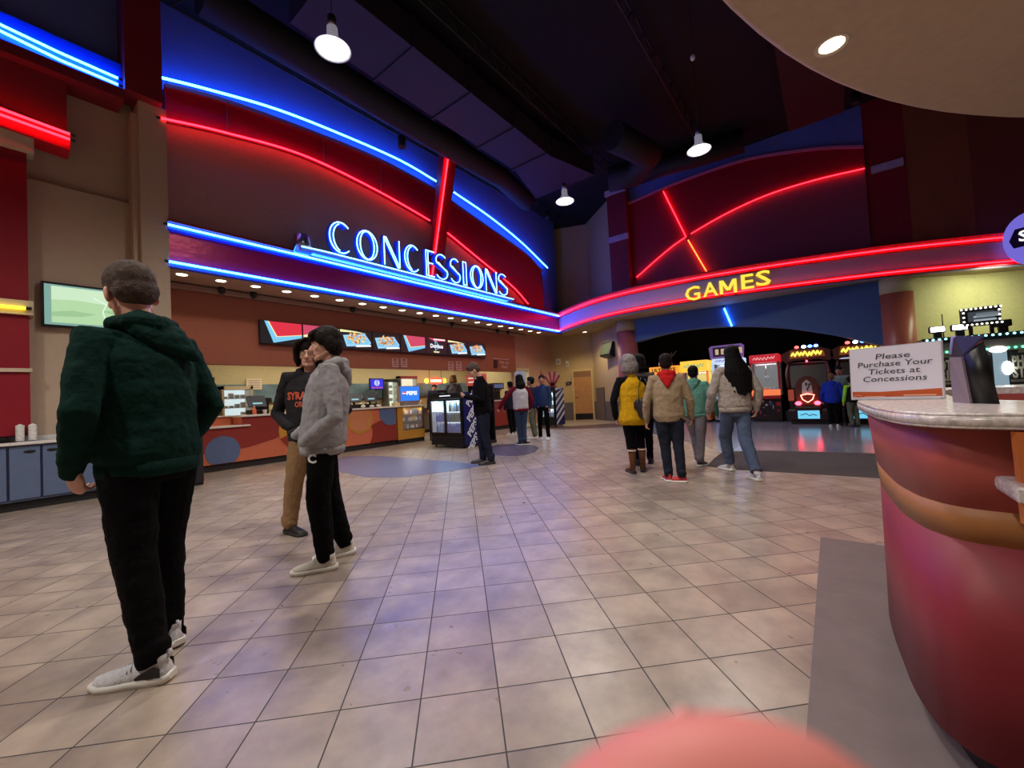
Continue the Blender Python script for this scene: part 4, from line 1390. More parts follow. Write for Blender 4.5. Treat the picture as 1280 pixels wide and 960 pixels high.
# ================================================================== MENU SCREENS
bx = [377, 424, 461, 499, 530, 558, 580, 605]
kinds = 'RRNNRDNN'
E_MBLK = emat('menu_black', (.006, .006, .009), 1)
E_MRED = screen('menu_red', (216, 44, 66)); E_MCY = screen('menu_cyan', (120, 196, 232)); E_MYEL = screen('menu_cream', (240, 232, 170))
E_TRAY = screen('menu_tray', (150, 205, 245)); E_MW = screen('menu_white', (245, 250, 255)); E_PINK = screen('menu_pink', (200, 70, 100))
E_CH = [screen('chip_%d' % i, c) for i, c in enumerate([(206, 130, 60), (230, 176, 96), (170, 84, 44), (244, 216, 150)])]
MENUM = [E_MBLK, E_MRED, E_MCY, E_MYEL, E_TRAY, E_MW, E_PINK] + E_CH
WM = (11.12 - 3.72) / 8
for i in range(8):
    xa = 3.72 + i * WM; xb = xa + WM - .012
    za, zb = 2.60, 3.12
    k = kinds[i]
    nm = {'R': 'red panel with a cyan corner band', 'N': 'heaped nacho tray', 'D': 'chip brand picture with white lettering'}[k]
    lab = ['first menu screen on the left with a red panel and cyan corner band', 'second menu screen, red picture behind the dark haired boys heads', 'menu screen with a nacho tray just right of the boy in grey',
           'second nacho tray menu screen, left of the red one', 'middle menu screen with a crimson panel and cyan band', 'dark menu screen with white Doritos lettering',
           'nacho tray menu screen right of the Doritos screen', 'last menu screen at the far right with a nacho tray'][i]
    t = thing('menu_screen', lab, 'screen', ((xa + xb) / 2, 9.74, za), 0, None)
    b = MB(); b.box((xa, 9.725, za), (xb, 9.79, zb), bev=.004); b.build('bezel', M_BLK, t, world=True)
    b = MB()
    P = lambda u, v, d=0: (xa + .012 + (WM - .036) * u, 9.722 - d, za + .012 + (zb - za - .024) * v)
    b.prism([P(0, 0), P(1, 0), P(1, 1), P(0, 1)], (0, .003, 0), mi=0)
    if k == 'R' and i != 1:
        b.prism([P(.10, 1, .001), P(.30, 0.04, .001), P(1, .34, .001), P(1, 1, .001)], (0, .002, 0), mi=2)
        b.prism([P(.17, 1, .002), P(.37, .30, .002), P(1, .46, .002), P(1, 1, .002)], (0, .002, 0), mi=3)
        b.prism([P(.20, 1, .003), P(.39, .34, .003), P(1, .49, .003), P(1, 1, .003)], (0, .002, 0), mi=1 if i == 0 else 6)
    elif i == 1:
        b.prism([P(0, 1, .001), P(0, .5, .001), P(.5, .55, .001), P(.7, 1, .001)], (0, .002, 0), mi=6)
        b.prism([P(0, .5, .002), P(0, .4, .002), P(.8, .6, .002), P(1, .8, .002), P(1, .95, .002)], (0, .002, 0), mi=3)
    elif k == 'N':
        b.prism([P(.0, .97, .001), P(.5, .93, .001), P(.85, .84, .001), P(.35, .86, .001), P(.0, .84, .001)], (0, .002, 0), mi=3) if i in (2, 6) else None
        b.prism([P(.08, .68, .002), P(.18, .10, .002), P(.92, .22, .002), P(.98, .38, .002), P(.78, .84, .002)], (0, .002, 0), mi=4)
        b.prism([P(.20, .22, .003), P(.88, .30, .003), P(.94, .38, .003), P(.76, .74, .003), P(.16, .62, .003)], (0, .002, 0), mi=2)
        rnd = random.Random(i)
        for q in range(90):
            a = rnd.uniform(0, 2 * PI); rr = math.sqrt(rnd.random())
            u = .50 + .30 * rr * math.cos(a); v = .56 + .27 * rr * math.sin(a)
            s_ = rnd.uniform(.025, .05); th = rnd.uniform(0, PI)
            tri = [P(u + s_ * math.cos(th + k2 * 2.09), v + 1.7 * s_ * math.sin(th + k2 * 2.09), .004 + q * .00004) for k2 in range(3)]
            b.prism(tri, (0, .001, 0), mi=7 + rnd.randrange(4))
        b.prism([P(.46, .10, .009), P(.97, .17, .009), P(.97, .26, .009), P(.50, .20, .009)], (0, .001, 0), mi=5)
    else:
        b.prism([P(.1, 1, .001), P(.9, 1, .001), P(.9, .86, .001), P(.4, .80, .001)], (0, .002, 0), mi=6)
        b.prism([P(.35, .97, .002), P(.9, .97, .002), P(.9, .9, .002), P(.35, .9, .002)], (0, .002, 0), mi=5)
        b.tube([P(.42, .86, .006), P(.42, .22, .006), P(.62, .5, .006), P(.42, .86, .006)], .012, n=5, mi=2)
        M = frame(P(.48, .50, .012), (1, 0, 0), (0, 0, 1))
        b.text('Doritos', .17, M, mi=5, ext=.001, off=.006, wid=.52)
        b.prism([P(.32, .18, .003), P(.62, .18, .003), P(.58, .10, .003), P(.36, .10, .003)], (0, .002, 0), mi=3)
    b.build('picture', MENUM, t, world=True)

# posters and the pick up sign on the terracotta wall
M_POST = mat('poster_paper', (196, 150, 150), .6); M_POSTD = mat('poster_print', (112, 60, 60), .6)
for i, (c0, r0, c1, r1) in enumerate([(490, 448, 498, 459), (501, 448, 509, 459), (560, 452, 567, 463), (570, 452, 577, 463)]):
    a_, c_ = gY(c0, r0, 9.79), gY(c1, r1, 9.79)
    lab = ['left notice of the pair pinned under the crimson menu screen', 'right notice of the pair pinned under the crimson menu screen', 'left notice of the pair pinned under the last menu screens', 'right notice of the pair pinned under the last menu screens'][i]
    t = thing('notice', lab, 'notice', ((a_.x + c_.x) / 2, 9.79, c_.z))
    b = MB(); b.box((a_.x, 9.785, c_.z), (c_.x, 9.797, a_.z)); b.build('sheet', M_POST, t, world=True)
    b = MB()
    for k in range(4):
        z = c_.z + (a_.z - c_.z) * (.2 + k * .2)
        b.box((a_.x + .04, 9.781, z - .012), (c_.x - .04, 9.786, z + .012 + (.02 if k == 3 else 0)))
    b.build('print', M_POSTD, t, world=True)
a_ = gY(627, 453, 9.78)
t = thing('pickup_sign', 'Pick Up Here sign lettered on the terracotta wall beyond the menu screens', 'sign', (12.0, 9.78, 2.3))
b = MB(); b.box((11.55, 9.775, 2.58), (12.5, 9.798, 2.61)); b.build('rule', M_POST, t, world=True)
b = MB(); b.text('Pick Up', .17, frame((12.2, 9.785, 2.47), (1, 0, 0), (0, 0, 1)), ext=.004, shear=.2, wid=.52); b.text('Here', .17, frame((12.22, 9.785, 2.31), (1, 0, 0), (0, 0, 1)), ext=.004, shear=.2, wid=.36); b.build('lettering', mat('pale_lettering', (222, 180, 170), .5), t, world=True)
b = MB(); b.box((11.6, 9.78, 2.25), (11.82, 9.798, 2.55), bev=.01); b.build('picture_panel', mat('dark_brown_print', (64, 26, 24), .5), t, world=True)


# ================================================================== KITCHEN
M_STEEL = mat('kitchen_steel', (150, 150, 150), .35, metal=.8)
t = thing('back_counter', 'long steel back counter behind the concession counter', 'counter', (7.5, 12.1, 0))
b = MB(); b.box((2.4, 11.85, .12), (12.4, 12.42, .88)); b.build('body', M_STEEL, t, world=True)
b = MB(); b.box((2.38, 11.8, .88), (12.42, 12.42, .92)); b.build('worktop', mat('steel_top', (185, 185, 185), .25, metal=.9), t, world=True)
b = MB(); b.box((2.4, 11.9, 0), (12.4, 12.4, .12)); b.build('kick_plate', M_BLKM, t, world=True)


def merchandiser(px0, py0, px1, py1, Y, zbase, label, short, side_mat, dep=.5, glow=(.75, .95, 1.0), frost=True, nsh=2, header=None):
    a_, c_ = gY(px0, py0, Y), gY(px1, py1, Y)
    x0, x1, z1 = a_.x, c_.x, a_.z
    t = thing('glass_merchandiser', label, 'display cabinet', ((x0 + x1) / 2, Y + dep / 2, zbase))
    b = MB(); b.box((x0, Y, zbase), (x0 + .05, Y + dep, z1)); b.box((x1 - .05, Y, zbase), (x1, Y + dep, z1)); b.box((x0, Y, z1 - .08), (x1, Y + dep, z1)); b.box((x0, Y, zbase), (x1, Y + dep, zbase + .08)); b.box((x0, Y + dep - .03, zbase), (x1, Y + dep, z1)); b.build('cabinet', side_mat, t, world=True)
    b = MB(); b.box((x0 + .05, Y + dep - .05, zbase + .08), (x1 - .05, Y + dep - .035, z1 - .08)); b.build('lit_back', emat('case_glow_%d' % int(glow[0] * 100), glow, .85), t, world=True)
    for k in range(nsh):
        z = zbase + .08 + (z1 - zbase - .16) * (k + 1) / (nsh + 1)
        b = MB(); b.box((x0 + .05, Y + .03, z), (x1 - .05, Y + dep - .06, z + .015)); b.build('shelf', M_METAL, t, world=True)
    b = MB(); b.box((x0 + .05, Y + .01, zbase + .08), (x1 - .05, Y + .016, z1 - .08)); b.build('pane', mat('clear_glass', (255, 255, 255), .05, alpha=.12, noise_amt=0), t, world=True)
    if header:
        b = MB(); b.box((x0, Y - .02, z1 - .10), (x1, Y, z1)); b.build('header', header, t, world=True)
    items = []
    rnd = random.Random(int(px0))
    for k in range(nsh + 1):
        z = zbase + .08 + (z1 - zbase - .16) * k / (nsh + 1) + (.015 if k else 0)
        x = x0 + .12
        while x < x1 - .12:
            kx = rnd.randrange(3)
            key = (label, kx)
            if key not in COOLB:
                q = thing('food_package', 'small food package inside the ' + short, 'package', (x, Y + .2, z), 0, 'food packages inside the ' + short)
                b = MB(); b.box((-.045, -.06, 0), (.045, .06, .05 + .04 * kx), bev=.008); b.build('package_body', mat('pack_%d' % kx, [(225, 230, 235), (90, 120, 150), (170, 150, 120)][kx], .4), q)
                b = MB(); b.box((-.03, -.062, .015), (.03, -.059, .04)); b.build('front_label', mat('pack_label', (60, 70, 120), .4), q)
                COOLB[key] = q
            else:
                dup(COOLB[key], (x, Y + .2, z))
            x += .13
    return t


merchandiser(277, 483, 317, 514, 11.6, .92, 'beige glass fronted food warmer lit pale blue', 'beige food warmer', mat('beige_appliance', (186, 168, 132), .4), dep=.45)
merchandiser(484, 474, 499, 512, 12.1, .92, 'pale green lit glass door cabinet behind the blue drink screen', 'green lit cabinet', M_STEEL, dep=.3, glow=(.8, 1.0, .8), nsh=3, header=M_BLK)
merchandiser(500, 470, 523, 512, 12.15, .92, 'popcorn warmer cabinet behind the blue drink screen', 'popcorn warmer', M_STEEL, dep=.25, glow=(1.0, .9, .65), nsh=1, header=mat('dark_red_header', (120, 30, 34), .4))
merchandiser(596, 482, 604, 508, 12.1, .92, 'small lit cabinet on the back counter left of the man in black', 'small lit cabinet', M_STEEL, dep=.25, glow=(.7, .85, 1.0), nsh=1)


def order_screen(px0, py0, px1, py1, Y, label):
    a_, c_ = gY(px0, py0, Y), gY(px1, py1, Y)
    t = thing('order_monitor', label, 'monitor', ((a_.x + c_.x) / 2, Y, c_.z))
    b = MB(); b.box((a_.x - .03, Y, c_.z - .03), (c_.x + .03, Y + .06, a_.z + .03), bev=.006); b.build('bezel', M_BLK, t, world=True)
    b = MB(); w_, h_ = c_.x - a_.x, a_.z - c_.z
    b.box((a_.x, Y - .004, c_.z), (c_.x, Y, a_.z), mi=0)
    b.prism([(a_.x + w_ * (.5 + .22 * math.cos(k * PI / 10)), Y - .008, c_.z + h_ * (.62 + .3 * math.sin(k * PI / 10))) for k in range(20)], (0, .003, 0), mi=1)
    b.box((a_.x + w_ * .47, Y - .01, c_.z + h_ * .4), (a_.x + w_ * .53, Y - .008, c_.z + h_ * .9), mi=0)
    for k in range(3):
        b.box((a_.x + w_ * (.08 + .31 * k), Y - .007, c_.z + h_ * .06), (a_.x + w_ * (.30 + .31 * k), Y - .004, c_.z + h_ * .2), mi=2)
    b.build('screen_face', [screen('order_blue', (36, 34, 220), 1.0), screen('order_pale', (190, 200, 240)), screen('order_orange', (200, 80, 60))], t, world=True)
    b = MB(); b.tube([((a_.x + c_.x) / 2, Y + .05, c_.z), ((a_.x + c_.x) / 2, Y + .1, 1.0)], .025, n=8); b.box(((a_.x + c_.x) / 2 - .12, Y, .92 if Y > 11.7 else 1.0), ((a_.x + c_.x) / 2 + .12, Y + .2, 1.0 if Y > 11.7 else 1.03)); b.build('stand', M_BLK, t, world=True)
    return t


order_screen(463, 474, 479, 486, 12.0, 'blue order monitor above the grey cash registers')
order_screen(625, 473, 634, 481, 12.0, 'blue order monitor on the back counter right of the man in black')
order_screen(262, 473, 267, 487, 11.9, 'slim blue monitor beside the shoulder of the man in green')
t = thing('coffee_maker', 'black coffee maker behind the black cash register', 'coffee maker', (4.6, 12.0, .92))
b = MB(); b.box((-.18, -.15, 0), (.18, .2, .05)); b.box((-.18, .05, .05), (.18, .2, .45)); b.box((-.18, -.15, .42), (.18, .2, .55), bev=.01); b.build('body', M_BLK, t)
b = MB(); b.lathe([(.001, .06), (.08, .06), (.09, .12), (.05, .24), (.001, .25)], n=18); b.build('jug', M_METAL, t)
a_ = gY(308, 474, 12.42)
t = thing('paper_notice', 'plain cream notice hanging on the tiled kitchen wall beside the food warmer', 'notice', (a_.x + .3, 12.42, 1.7))
b = MB(); b.box((a_.x, 12.425, 1.72), (a_.x + .38, 12.44, 2.02), mi=0)
for k in range(4): b.box((a_.x + .05, 12.42, 1.77 + k * .06), (a_.x + .33, 12.426, 1.785 + k * .06), mi=1)
b.build('sheet', [mat('cream_paper', (220, 200, 175), .7), mat('grey_print', (120, 110, 105), .6)], t, world=True)
# red and yellow glowing oval sign over the cooler
p = gY(545, 476, 11.9)
t = thing('oval_light_sign', 'small glowing red oval sign with yellow ends above the two door cooler', 'sign', (p.x, 11.9, p.z))
E_ODR = emat('oval_red', (1.0, .06, .03), 2.2); E_ODY = emat('oval_yellow', (1.0, .6, .05), 2.2)
b = MB(); n = 28
b.prism([(p.x + .42 * math.cos(k * 2 * PI / n), 11.9, p.z + .13 * math.sin(k * 2 * PI / n)) for k in range(n)], (0, .04, 0)); b.build('oval_face', E_ODR, t, world=True)
b = MB(); b.ball((p.x - .44, 11.92, p.z), (.12, .03, .10), seg=14); b.build('yellow_end', E_ODY, t, world=True)
b = MB(); b.ball((p.x + .44, 11.92, p.z), (.12, .03, .10), seg=14); b.build('yellow_end', E_ODY, t, world=True)
b = MB()
for k in range(7): b.box((p.x - .27 + k * .08, 11.892, p.z - .05), (p.x - .215 + k * .08, 11.9, p.z + .05))
b.build('letter_bars', emat('oval_text', (1.0, .75, .5), 2.0), t, world=True)
b = MB(); b.cyl((p.x - .3, 11.93, p.z), .008, 2.72 - p.z, n=5); b.cyl((p.x + .3, 11.93, p.z), .008, 2.72 - p.z, n=5); b.build('hangers', M_BLKM, t, world=True)
# bright odds and ends on the back counter
rnd = random.Random(3)
PROT = {}
for k in range(26):
    px_ = rnd.choice([rnd.uniform(436, 460), rnd.uniform(482, 528), rnd.uniform(528, 600), rnd.uniform(345, 366)])
    x = gY(px_, 500, 12.05).x
    kind_ = rnd.randrange(3)
    if kind_ not in PROT:
        nm, lab = [('cup_tower', 'pale tower of cups standing on the steel back counter'), ('syrup_bottle', 'glossy bottle standing on the steel back counter'), ('supply_carton', 'cream carton standing on the steel back counter')][kind_]
        q = thing(nm, lab, ['cups', 'bottle', 'carton'][kind_], (x, rnd.uniform(11.9, 12.1), .92), 0, ['cup towers', 'syrup bottles', 'cartons'][kind_] + ' on the back counter')
        b = MB()
        if kind_ == 0: b.lathe([(.001, 0), (.045, 0)] + [(.045 + .006 * (j % 2), .02 * j + .02) for j in range(14)] + [(.001, .30)], n=14); b.build('cups', mat('pale_cup', (230, 225, 205), .5), q)
        elif kind_ == 1: b.lathe([(.001, 0), (.04, 0), (.045, .15), (.02, .22), (.018, .28), (.001, .29)], n=14); b.build('bottle_body', mat('syrup', (150, 90, 40), .2), q)
        else: b.box((-.11, -.09, 0), (.11, .09, .24), bev=.005); b.build('carton_body', mat('carton', (214, 190, 150), .7), q)
        PROT[kind_] = q
    else:
        dup(PROT[kind_], (x, rnd.uniform(11.88, 12.2), .92))

# ================================================================== DOOR WALL DETAILS
Wa, Wb = V((15.55, 9.83, 0)), V((16.22, 8.08, 0))
wd = (Wb - Wa).normalized(); wn = V((wd.y, -wd.x, 0))
if wn.x > 0: wn = -wn
t0_, t1_ = .53, .935
da, db = Wa.lerp(Wb, t0_), Wa.lerp(Wb, t1_)
d2 = thing('door_2', None, None, tuple((da + db) / 2)); d2['kind'] = 'structure'
b = MB(); b.prism([da + wn * .02, db + wn * .02, db + wn * .02 + V((0, 0, 2.12)), da + wn * .02 + V((0, 0, 2.12))], wn * .03); b.build('door_leaf', mat('tan_wood_door', (186, 134, 84), .5, noise_amt=.1, nscale=6), d2, world=True)
b = MB(); b.prism([da + wn * .05 + V((0, 0, .02)), db + wn * .05 + V((0, 0, .02)), db + wn * .05 + V((0, 0, .28)), da + wn * .05 + V((0, 0, .28))], wn * .006); b.build('kick_plate', M_BLK, d2, world=True)
b = MB(); b.prism([da + wn * .05 + V((0, 0, 1.86)), db + wn * .05 + V((0, 0, 1.86)), db + wn * .05 + V((0, 0, 2.1)), da + wn * .05 + V((0, 0, 2.1))], wn * .004); b.build('top_panel', mat('brown_wood_panel', (140, 98, 66), .5), d2, world=True)
b = MB(); h_ = da.lerp(db, .07) + wn * .09 + V((0, 0, 1.0)); b.tube([h_, h_ + wd * .12], .012, n=8); b.tube([h_, h_ - wn * .05], .014, n=8); b.build('handle', M_METAL, d2, world=True)
b = MB()
for q in (da - wd * .07, db):
    b.prism([q + wn * .0, q + wd * .07, q + wd * .07 + V((0, 0, 2.2)), q + V((0, 0, 2.2))], wn * .06)
b.prism([da + V((0, 0, 2.12)), db + V((0, 0, 2.12)), db + V((0, 0, 2.2)), da + V((0, 0, 2.2))], wn * .06)
b.build('door_frame', mat('light_frame', (206, 180, 128), .5), d2, world=True)


def wallbox(px_, py_, w_, h_, name, label, cat, mt, th=.05, detail=True):
    d = ray(px_, py_)
    o = V((0, 0, CAMZ))
    k = (Wa - o).dot(wn) / d.dot(wn)
    c = o + d * k
    t = thing(name, label, cat, tuple(c))
    M = frame(c + wn * .012, wd, (0, 0, 1))
    nrm = M.to_3x3().col[2]
    if nrm.dot(wn) < 0:
        M = frame(c + wn * .012, -wd, (0, 0, 1))
    b = MB(); b.box((-w_ / 2, -h_ / 2, 0), (w_ / 2, h_ / 2, th), M=M, bev=.006); b.build('housing', mt, t, world=True)
    b = MB(); b.box((-w_ * .3, -h_ * .3, th), (w_ * .3, h_ * .1, th + .006), M=M); b.build('face_detail', M_METAL if detail else M_BLKM, t, world=True)
    return t


M_WP = mat('white_plastic', (225, 225, 225), .4)
wallbox(698, 452, .2, .26, 'alarm_speaker', 'white square alarm speaker on the sand coloured wall left of the wooden door', 'alarm', M_WP)
wallbox(709, 455, .12, .26, 'wall_sensor', 'narrow white sensor box on the wall nearer to the wooden door', 'sensor', M_WP)
wallbox(711, 479, .22, .12, 'door_plate', 'small dark plate on the wall left of the wooden door', 'plate', M_BLKM)
t = thing('fire_alarm', 'red fire alarm on the pinkish side wall beside the lit doorway', 'alarm', (14.55, 9.85, 2.0))
p = gY(677, 466, 9.86)
t.location = (p.x, 9.86, p.z)
b = MB(); b.box((-.06, 0, -.09), (.06, .05, .09), bev=.008); b.build('red_box', mat('alarm_red', (170, 40, 44), .4), t)
b = MB(); b.ball((0, -.005, .03), (.03, .012, .03), seg=12); b.build('strobe', M_WP, t)
# tilted television on the angled wall
p = gX(757, 436, 14.9)
t = thing('tilted_television', 'boxy dark television on a bracket tilted down on the angled wall', 'television', tuple(p))
M = frame(p, (-.55, -.80, 0), (.25, -.2, 1.0))
if M.to_3x3().col[2].dot(V((-1, 0, 0))) < 0: M = frame(p, (.55, .80, 0), (.25, -.2, 1.0))
b = MB(); b.box((-.36, -.28, -.30), (.36, .28, 0), M=M, bev=.02); b.build('case', M_BLK, t, world=True)
b = MB(); b.box((-.30, -.22, .001), (.30, .22, .008), M=M); b.build('screen_face', screen('dull_green_screen', (112, 120, 76), .8), t, world=True)
b = MB(); b.tube([M @ V((0, -.05, -.28)), M @ V((0, -.12, -.42))], .035, n=8); b.build('bracket', M_METAL, t, world=True)

def scribble(mb, w_, h_, M, mi=None, seed=1, r=.01, n=14):
    rnd = random.Random(seed)
    pts = []
    for k in range(n):
        pts.append(M @ V((-w_ / 2 + w_ * k / (n - 1) + rnd.uniform(-.01, .01), (h_ / 2) * (1 if k % 2 else -1) * rnd.uniform(.5, 1), 0)))
    mb.tube(crom(pts, 3), r, n=6, mi=mi)


# ================================================================== ARCADE MACHINES (local: +x to the right as seen, -y towards the lobby)
M_GLS = mat('clear_glass', (255, 255, 255), .05, alpha=.12, noise_amt=0)
RZ = -PI / 2


PN = {'a': 'orange headed prize machine', 'b': 'yellow prize machine', 'c': 'white blue prize machine', 'd': 'red trimmed prize machine'}


def crane(yc, w_, h_, label, body, trim, glow, top, marq, text_, text_m, post, X=14.75, band=None, toys=None, lit=1.0, dep=.8, stickers=False, mh=.28):
    t = thing('prize_machine', label, 'arcade machine', (X, yc, 0), RZ)
    b = MB(); b.box((-w_ / 2, 0, .06), (w_ / 2, dep, .80), bev=.01); b.box((-w_ / 2, dep - .06, .8), (w_ / 2, dep, h_ - mh)); b.build('cabinet', body, t)
    b = MB(); b.box((-w_ / 2 + .03, .03, 0), (w_ / 2 - .03, dep - .03, .06)); b.build('base', M_BLK, t)
    for sx in (-1, 1):
        b = MB(); b.box((sx * w_ / 2 - .03 - .02 * sx, 0, .8), (sx * w_ / 2 + .03 - .02 * sx, .06, h_ - mh)); b.build('post', post, t)
    b = MB(); b.box((-w_ / 2 + .04, dep - .08, .82), (w_ / 2 - .04, dep - .065, h_ - mh - .02)); b.build('back_panel', glow, t)
    b = MB(); b.box((-w_ / 2 + .05, .02, .82), (w_ / 2 - .05, .026, h_ - mh)); b.build('pane', M_GLS, t)
    b = MB(); b.box((-w_ / 2, -.02, h_ - mh), (w_ / 2, dep, h_), bev=.012); m_ = b.build('marquee', marq, t)
    b = MB()
    if text_ == 'ULTIMATE':
        b.text(text_, mh * .62, frame((0, -.026, h_ - mh / 2), (1, 0, 0), (0, 0, 1)), ext=.004, off=.006, wid=w_ * .8)
    else:
        scribble(b, w_ * .75, mh * .45, frame((0, -.026, h_ - mh / 2), (1, 0, 0), (0, 0, 1)), seed=len(text_), r=.013)
    b.build('lettering', text_m, m_)
    b = MB(); b.box((-w_ / 2, -.14, .70), (w_ / 2, .02, .80), bev=.012); cp = b.build('control_shelf', trim, t)
    for sx in (-.2, 0, .2):
        b = MB(); b.cyl((sx * w_, -.08, .80), .022, .02, n=12); b.build('button', screen('button_lit', (255, 90, 60), 1.2), cp)
    b = MB(); b.tube([(-.33 * w_, -.07, .8), (-.33 * w_, -.07, .90)], .009, n=8); b.ball((-.33 * w_, -.07, .92), .024, seg=10); b.build('joystick', mat('alarm_red', (170, 40, 44), .4), cp)
    if band:
        b = MB(); b.box((-w_ / 2 + .01, -.012, .80), (w_ / 2 - .01, .0, .98)); b.build('lit_band', band, t)
    b = MB(); b.box((-w_ * .2, -.01, .2), (w_ * .2, .0, .5), bev=.004); b.build('prize_door', M_BLK, t)
    # claw
    b = MB(); b.box((-w_ / 2 + .1, dep * .45, h_ - mh - .08), (w_ / 2 - .1, dep * .5, h_ - mh - .04)); b.cyl((0, dep * .47, h_ - mh - .4), .012, .35, n=6)
    for k in range(3):
        a = k * 2.09
        b.tube([(0, dep * .47, h_ - mh - .4), (.09 * math.cos(a), dep * .47 + .09 * math.sin(a), h_ - mh - .48), (.04 * math.cos(a), dep * .47 + .04 * math.sin(a), h_ - mh - .56)], .008, n=6)
    b.build('claw', M_METAL, t)
    if stickers:
        rnd = random.Random(5)
        b = MB()
        for k in range(16):
            x = rnd.uniform(-w_ / 2 + .06, w_ / 2 - .1); z = rnd.uniform(.12, .64); s_ = rnd.uniform(.04, .11)
            b.box((x, -.006 - k * .0004, z), (x + s_, 0, z + s_ * rnd.uniform(.5, 1.2)), mi=rnd.randrange(3))
        b.build('stickers', [mat('sticker_white', (210, 205, 200), .5), mat('sticker_red', (150, 30, 40), .5), mat('sticker_blue', (50, 60, 110), .5)], t)
    if toys:
        rnd = random.Random(int(yc * 10) + 3)
        first = {}
        for k in range(9):
            x = -w_ / 2 + .15 + (w_ - .3) * (k % 3) / 2 + rnd.uniform(-.02, .02); y = .14 + .19 * (k // 3); ci = rnd.randrange(3)
            wx, wy = X + y, yc - x
            if ci not in first:
                q = thing('plush_toy', 'round plush toy lying inside the ' + PN[toys], 'toy', (wx, wy, .83), 0, 'plush toys inside the ' + PN[toys])
                b = MB(); b.ball((0, 0, .06), (.09, .08, .07), seg=12); b.ball((-.02, 0, .15), .055, seg=12); b.ball((-.02, .05, .195), .022, seg=8); b.ball((-.02, -.05, .195), .022, seg=8); b.build('body', mat('toy_' + toys + str(ci), [(220, 120, 60), (225, 215, 190), (80, 130, 190)][ci], .8), q)
                b = MB(); b.ball((-.072, .02, .155), .009, seg=8); b.build('eye', M_BLK, q)
                b = MB(); b.ball((-.072, -.02, .155), .009, seg=8); b.build('eye', M_BLK, q)
                first[ci] = q
            else:
                dup(first[ci], (wx, wy, .83))
    light('AREA', 'machine_lamp', (X + dep * .4, yc, h_ - mh - .03), lit, (1, .95, .9), sx=.3, sy=w_ * .7)
    return t


yA = lambda a_, b_: ((gX(a_, 500, 14.75).y + gX(b_, 500, 14.75).y) / 2, abs(gX(a_, 500, 14.75).y - gX(b_, 500, 14.75).y))
E_ORG = screen('marquee_orange', (236, 150, 40), 1.1)
E_TXTD = mat('dark_lettering', (60, 20, 10), .5)
y_, w_ = yA(814, 851)
crane(y_, w_, 1.95, 'dark prize machine with an orange lit header', M_BLK, M_BLKM, emat('dim_teal_glow', lin((110, 140, 140)), .35), None, E_ORG, 'ULTIMATE', E_TXTD, M_BLK, toys='a', lit=4, mh=.26)
b = MB(); zz = 1.98
t = thing('claw_topper', 'dark spidery topper standing on the dark prize machine', 'topper', (15.1, y_ - .1, 1.95))
b.lathe([(.001, 0), (.22, 0), (.20, .06), (.05, .1), (.04, .3), (.001, .31)], n=16)
b.build('pedestal', M_BLK, t)
for k in range(5):
    a = k * 1.256
    b = MB(); b.tube([(0, 0, .28), (.12 * math.cos(a), .16 * math.sin(a), .42), (.16 * math.cos(a), .26 * math.sin(a), .30 + .06 * k)], [.02, .016, .006], n=6, round_ends=True); b.build('arm', mat('grey_topper', (90, 86, 92), .4), t)
y_, w_ = yA(853, 887)
crane(y_, w_, 2.06, 'bright yellow and orange prize machine behind the boy in teal', mat('orange_cabinet', (230, 120, 40), .4), mat('yellow_trim', (230, 190, 50), .4), screen('yellow_glow', (236, 214, 90), .9), None, screen('marquee_yellow', (246, 190, 60), 1.1), 'PLAY', screen('green_letters', (60, 170, 130), 1.0), screen('orange_post', (240, 120, 40), .9), toys='b', lit=6, mh=.36)
y_, w_ = yA(893, 931)
t = crane(y_, w_, 2.05, 'tall white blue lit prize machine behind the long haired woman', mat('pale_blue_cabinet', (140, 170, 210), .4), mat('pale_trim', (190, 200, 220), .4), screen('ice_glow', (176, 214, 246), 1.0), None, screen('ice_header', (200, 220, 245), .9), 'WIN', screen('ice_letters', (120, 100, 200), .8), screen('ice_post', (150, 190, 235), 1.0), lit=8, mh=.16, toys='c')
b = MB(); b.prism([(-w_ / 2 - .04, .0, 2.06), (w_ / 2 + .04, .0, 2.06), (w_ / 2 + .07, .0, 2.42), (w_ / 2, .0, 2.48), (-w_ / 2, .0, 2.48), (-w_ / 2 - .07, .0, 2.42)], (0, .1, 0))
o = b.build('top_marquee', screen('purple_marquee', (120, 86, 150), .7), t)
b = MB(); b.box((-w_ / 2 + .05, -.012, 2.12), (w_ / 2 - .05, .0, 2.42), mi=0)
for k in range(5): b.box((-w_ / 2 + .12 + k * .17, -.02, 2.18), (-w_ / 2 + .22 + k * .17, -.01, 2.36), mi=1)
b.build('marquee_picture', [mat('marquee_dark', (50, 34, 60), .4), screen('marquee_cream', (220, 190, 150), .7)], o)
y_, w_ = yA(940, 977)
crane(y_, w_, 2.06, 'red trimmed prize machine with a black sticker covered front', mat('black_red_cabinet', (30, 14, 18), .4), mat('red_trim_cab', (180, 30, 34), .4), screen('grey_glow', (120, 130, 126), .55), None, screen('red_marquee', (190, 30, 44), .9), 'DUNK TANK' if False else 'WINNERS', screen('pink_letters', (236, 170, 170), .9), mat('red_trim_cab', (180, 30, 34), .4), toys='d', lit=6, band=screen('orange_band', (236, 120, 70), 1.0), stickers=True, mh=.24)


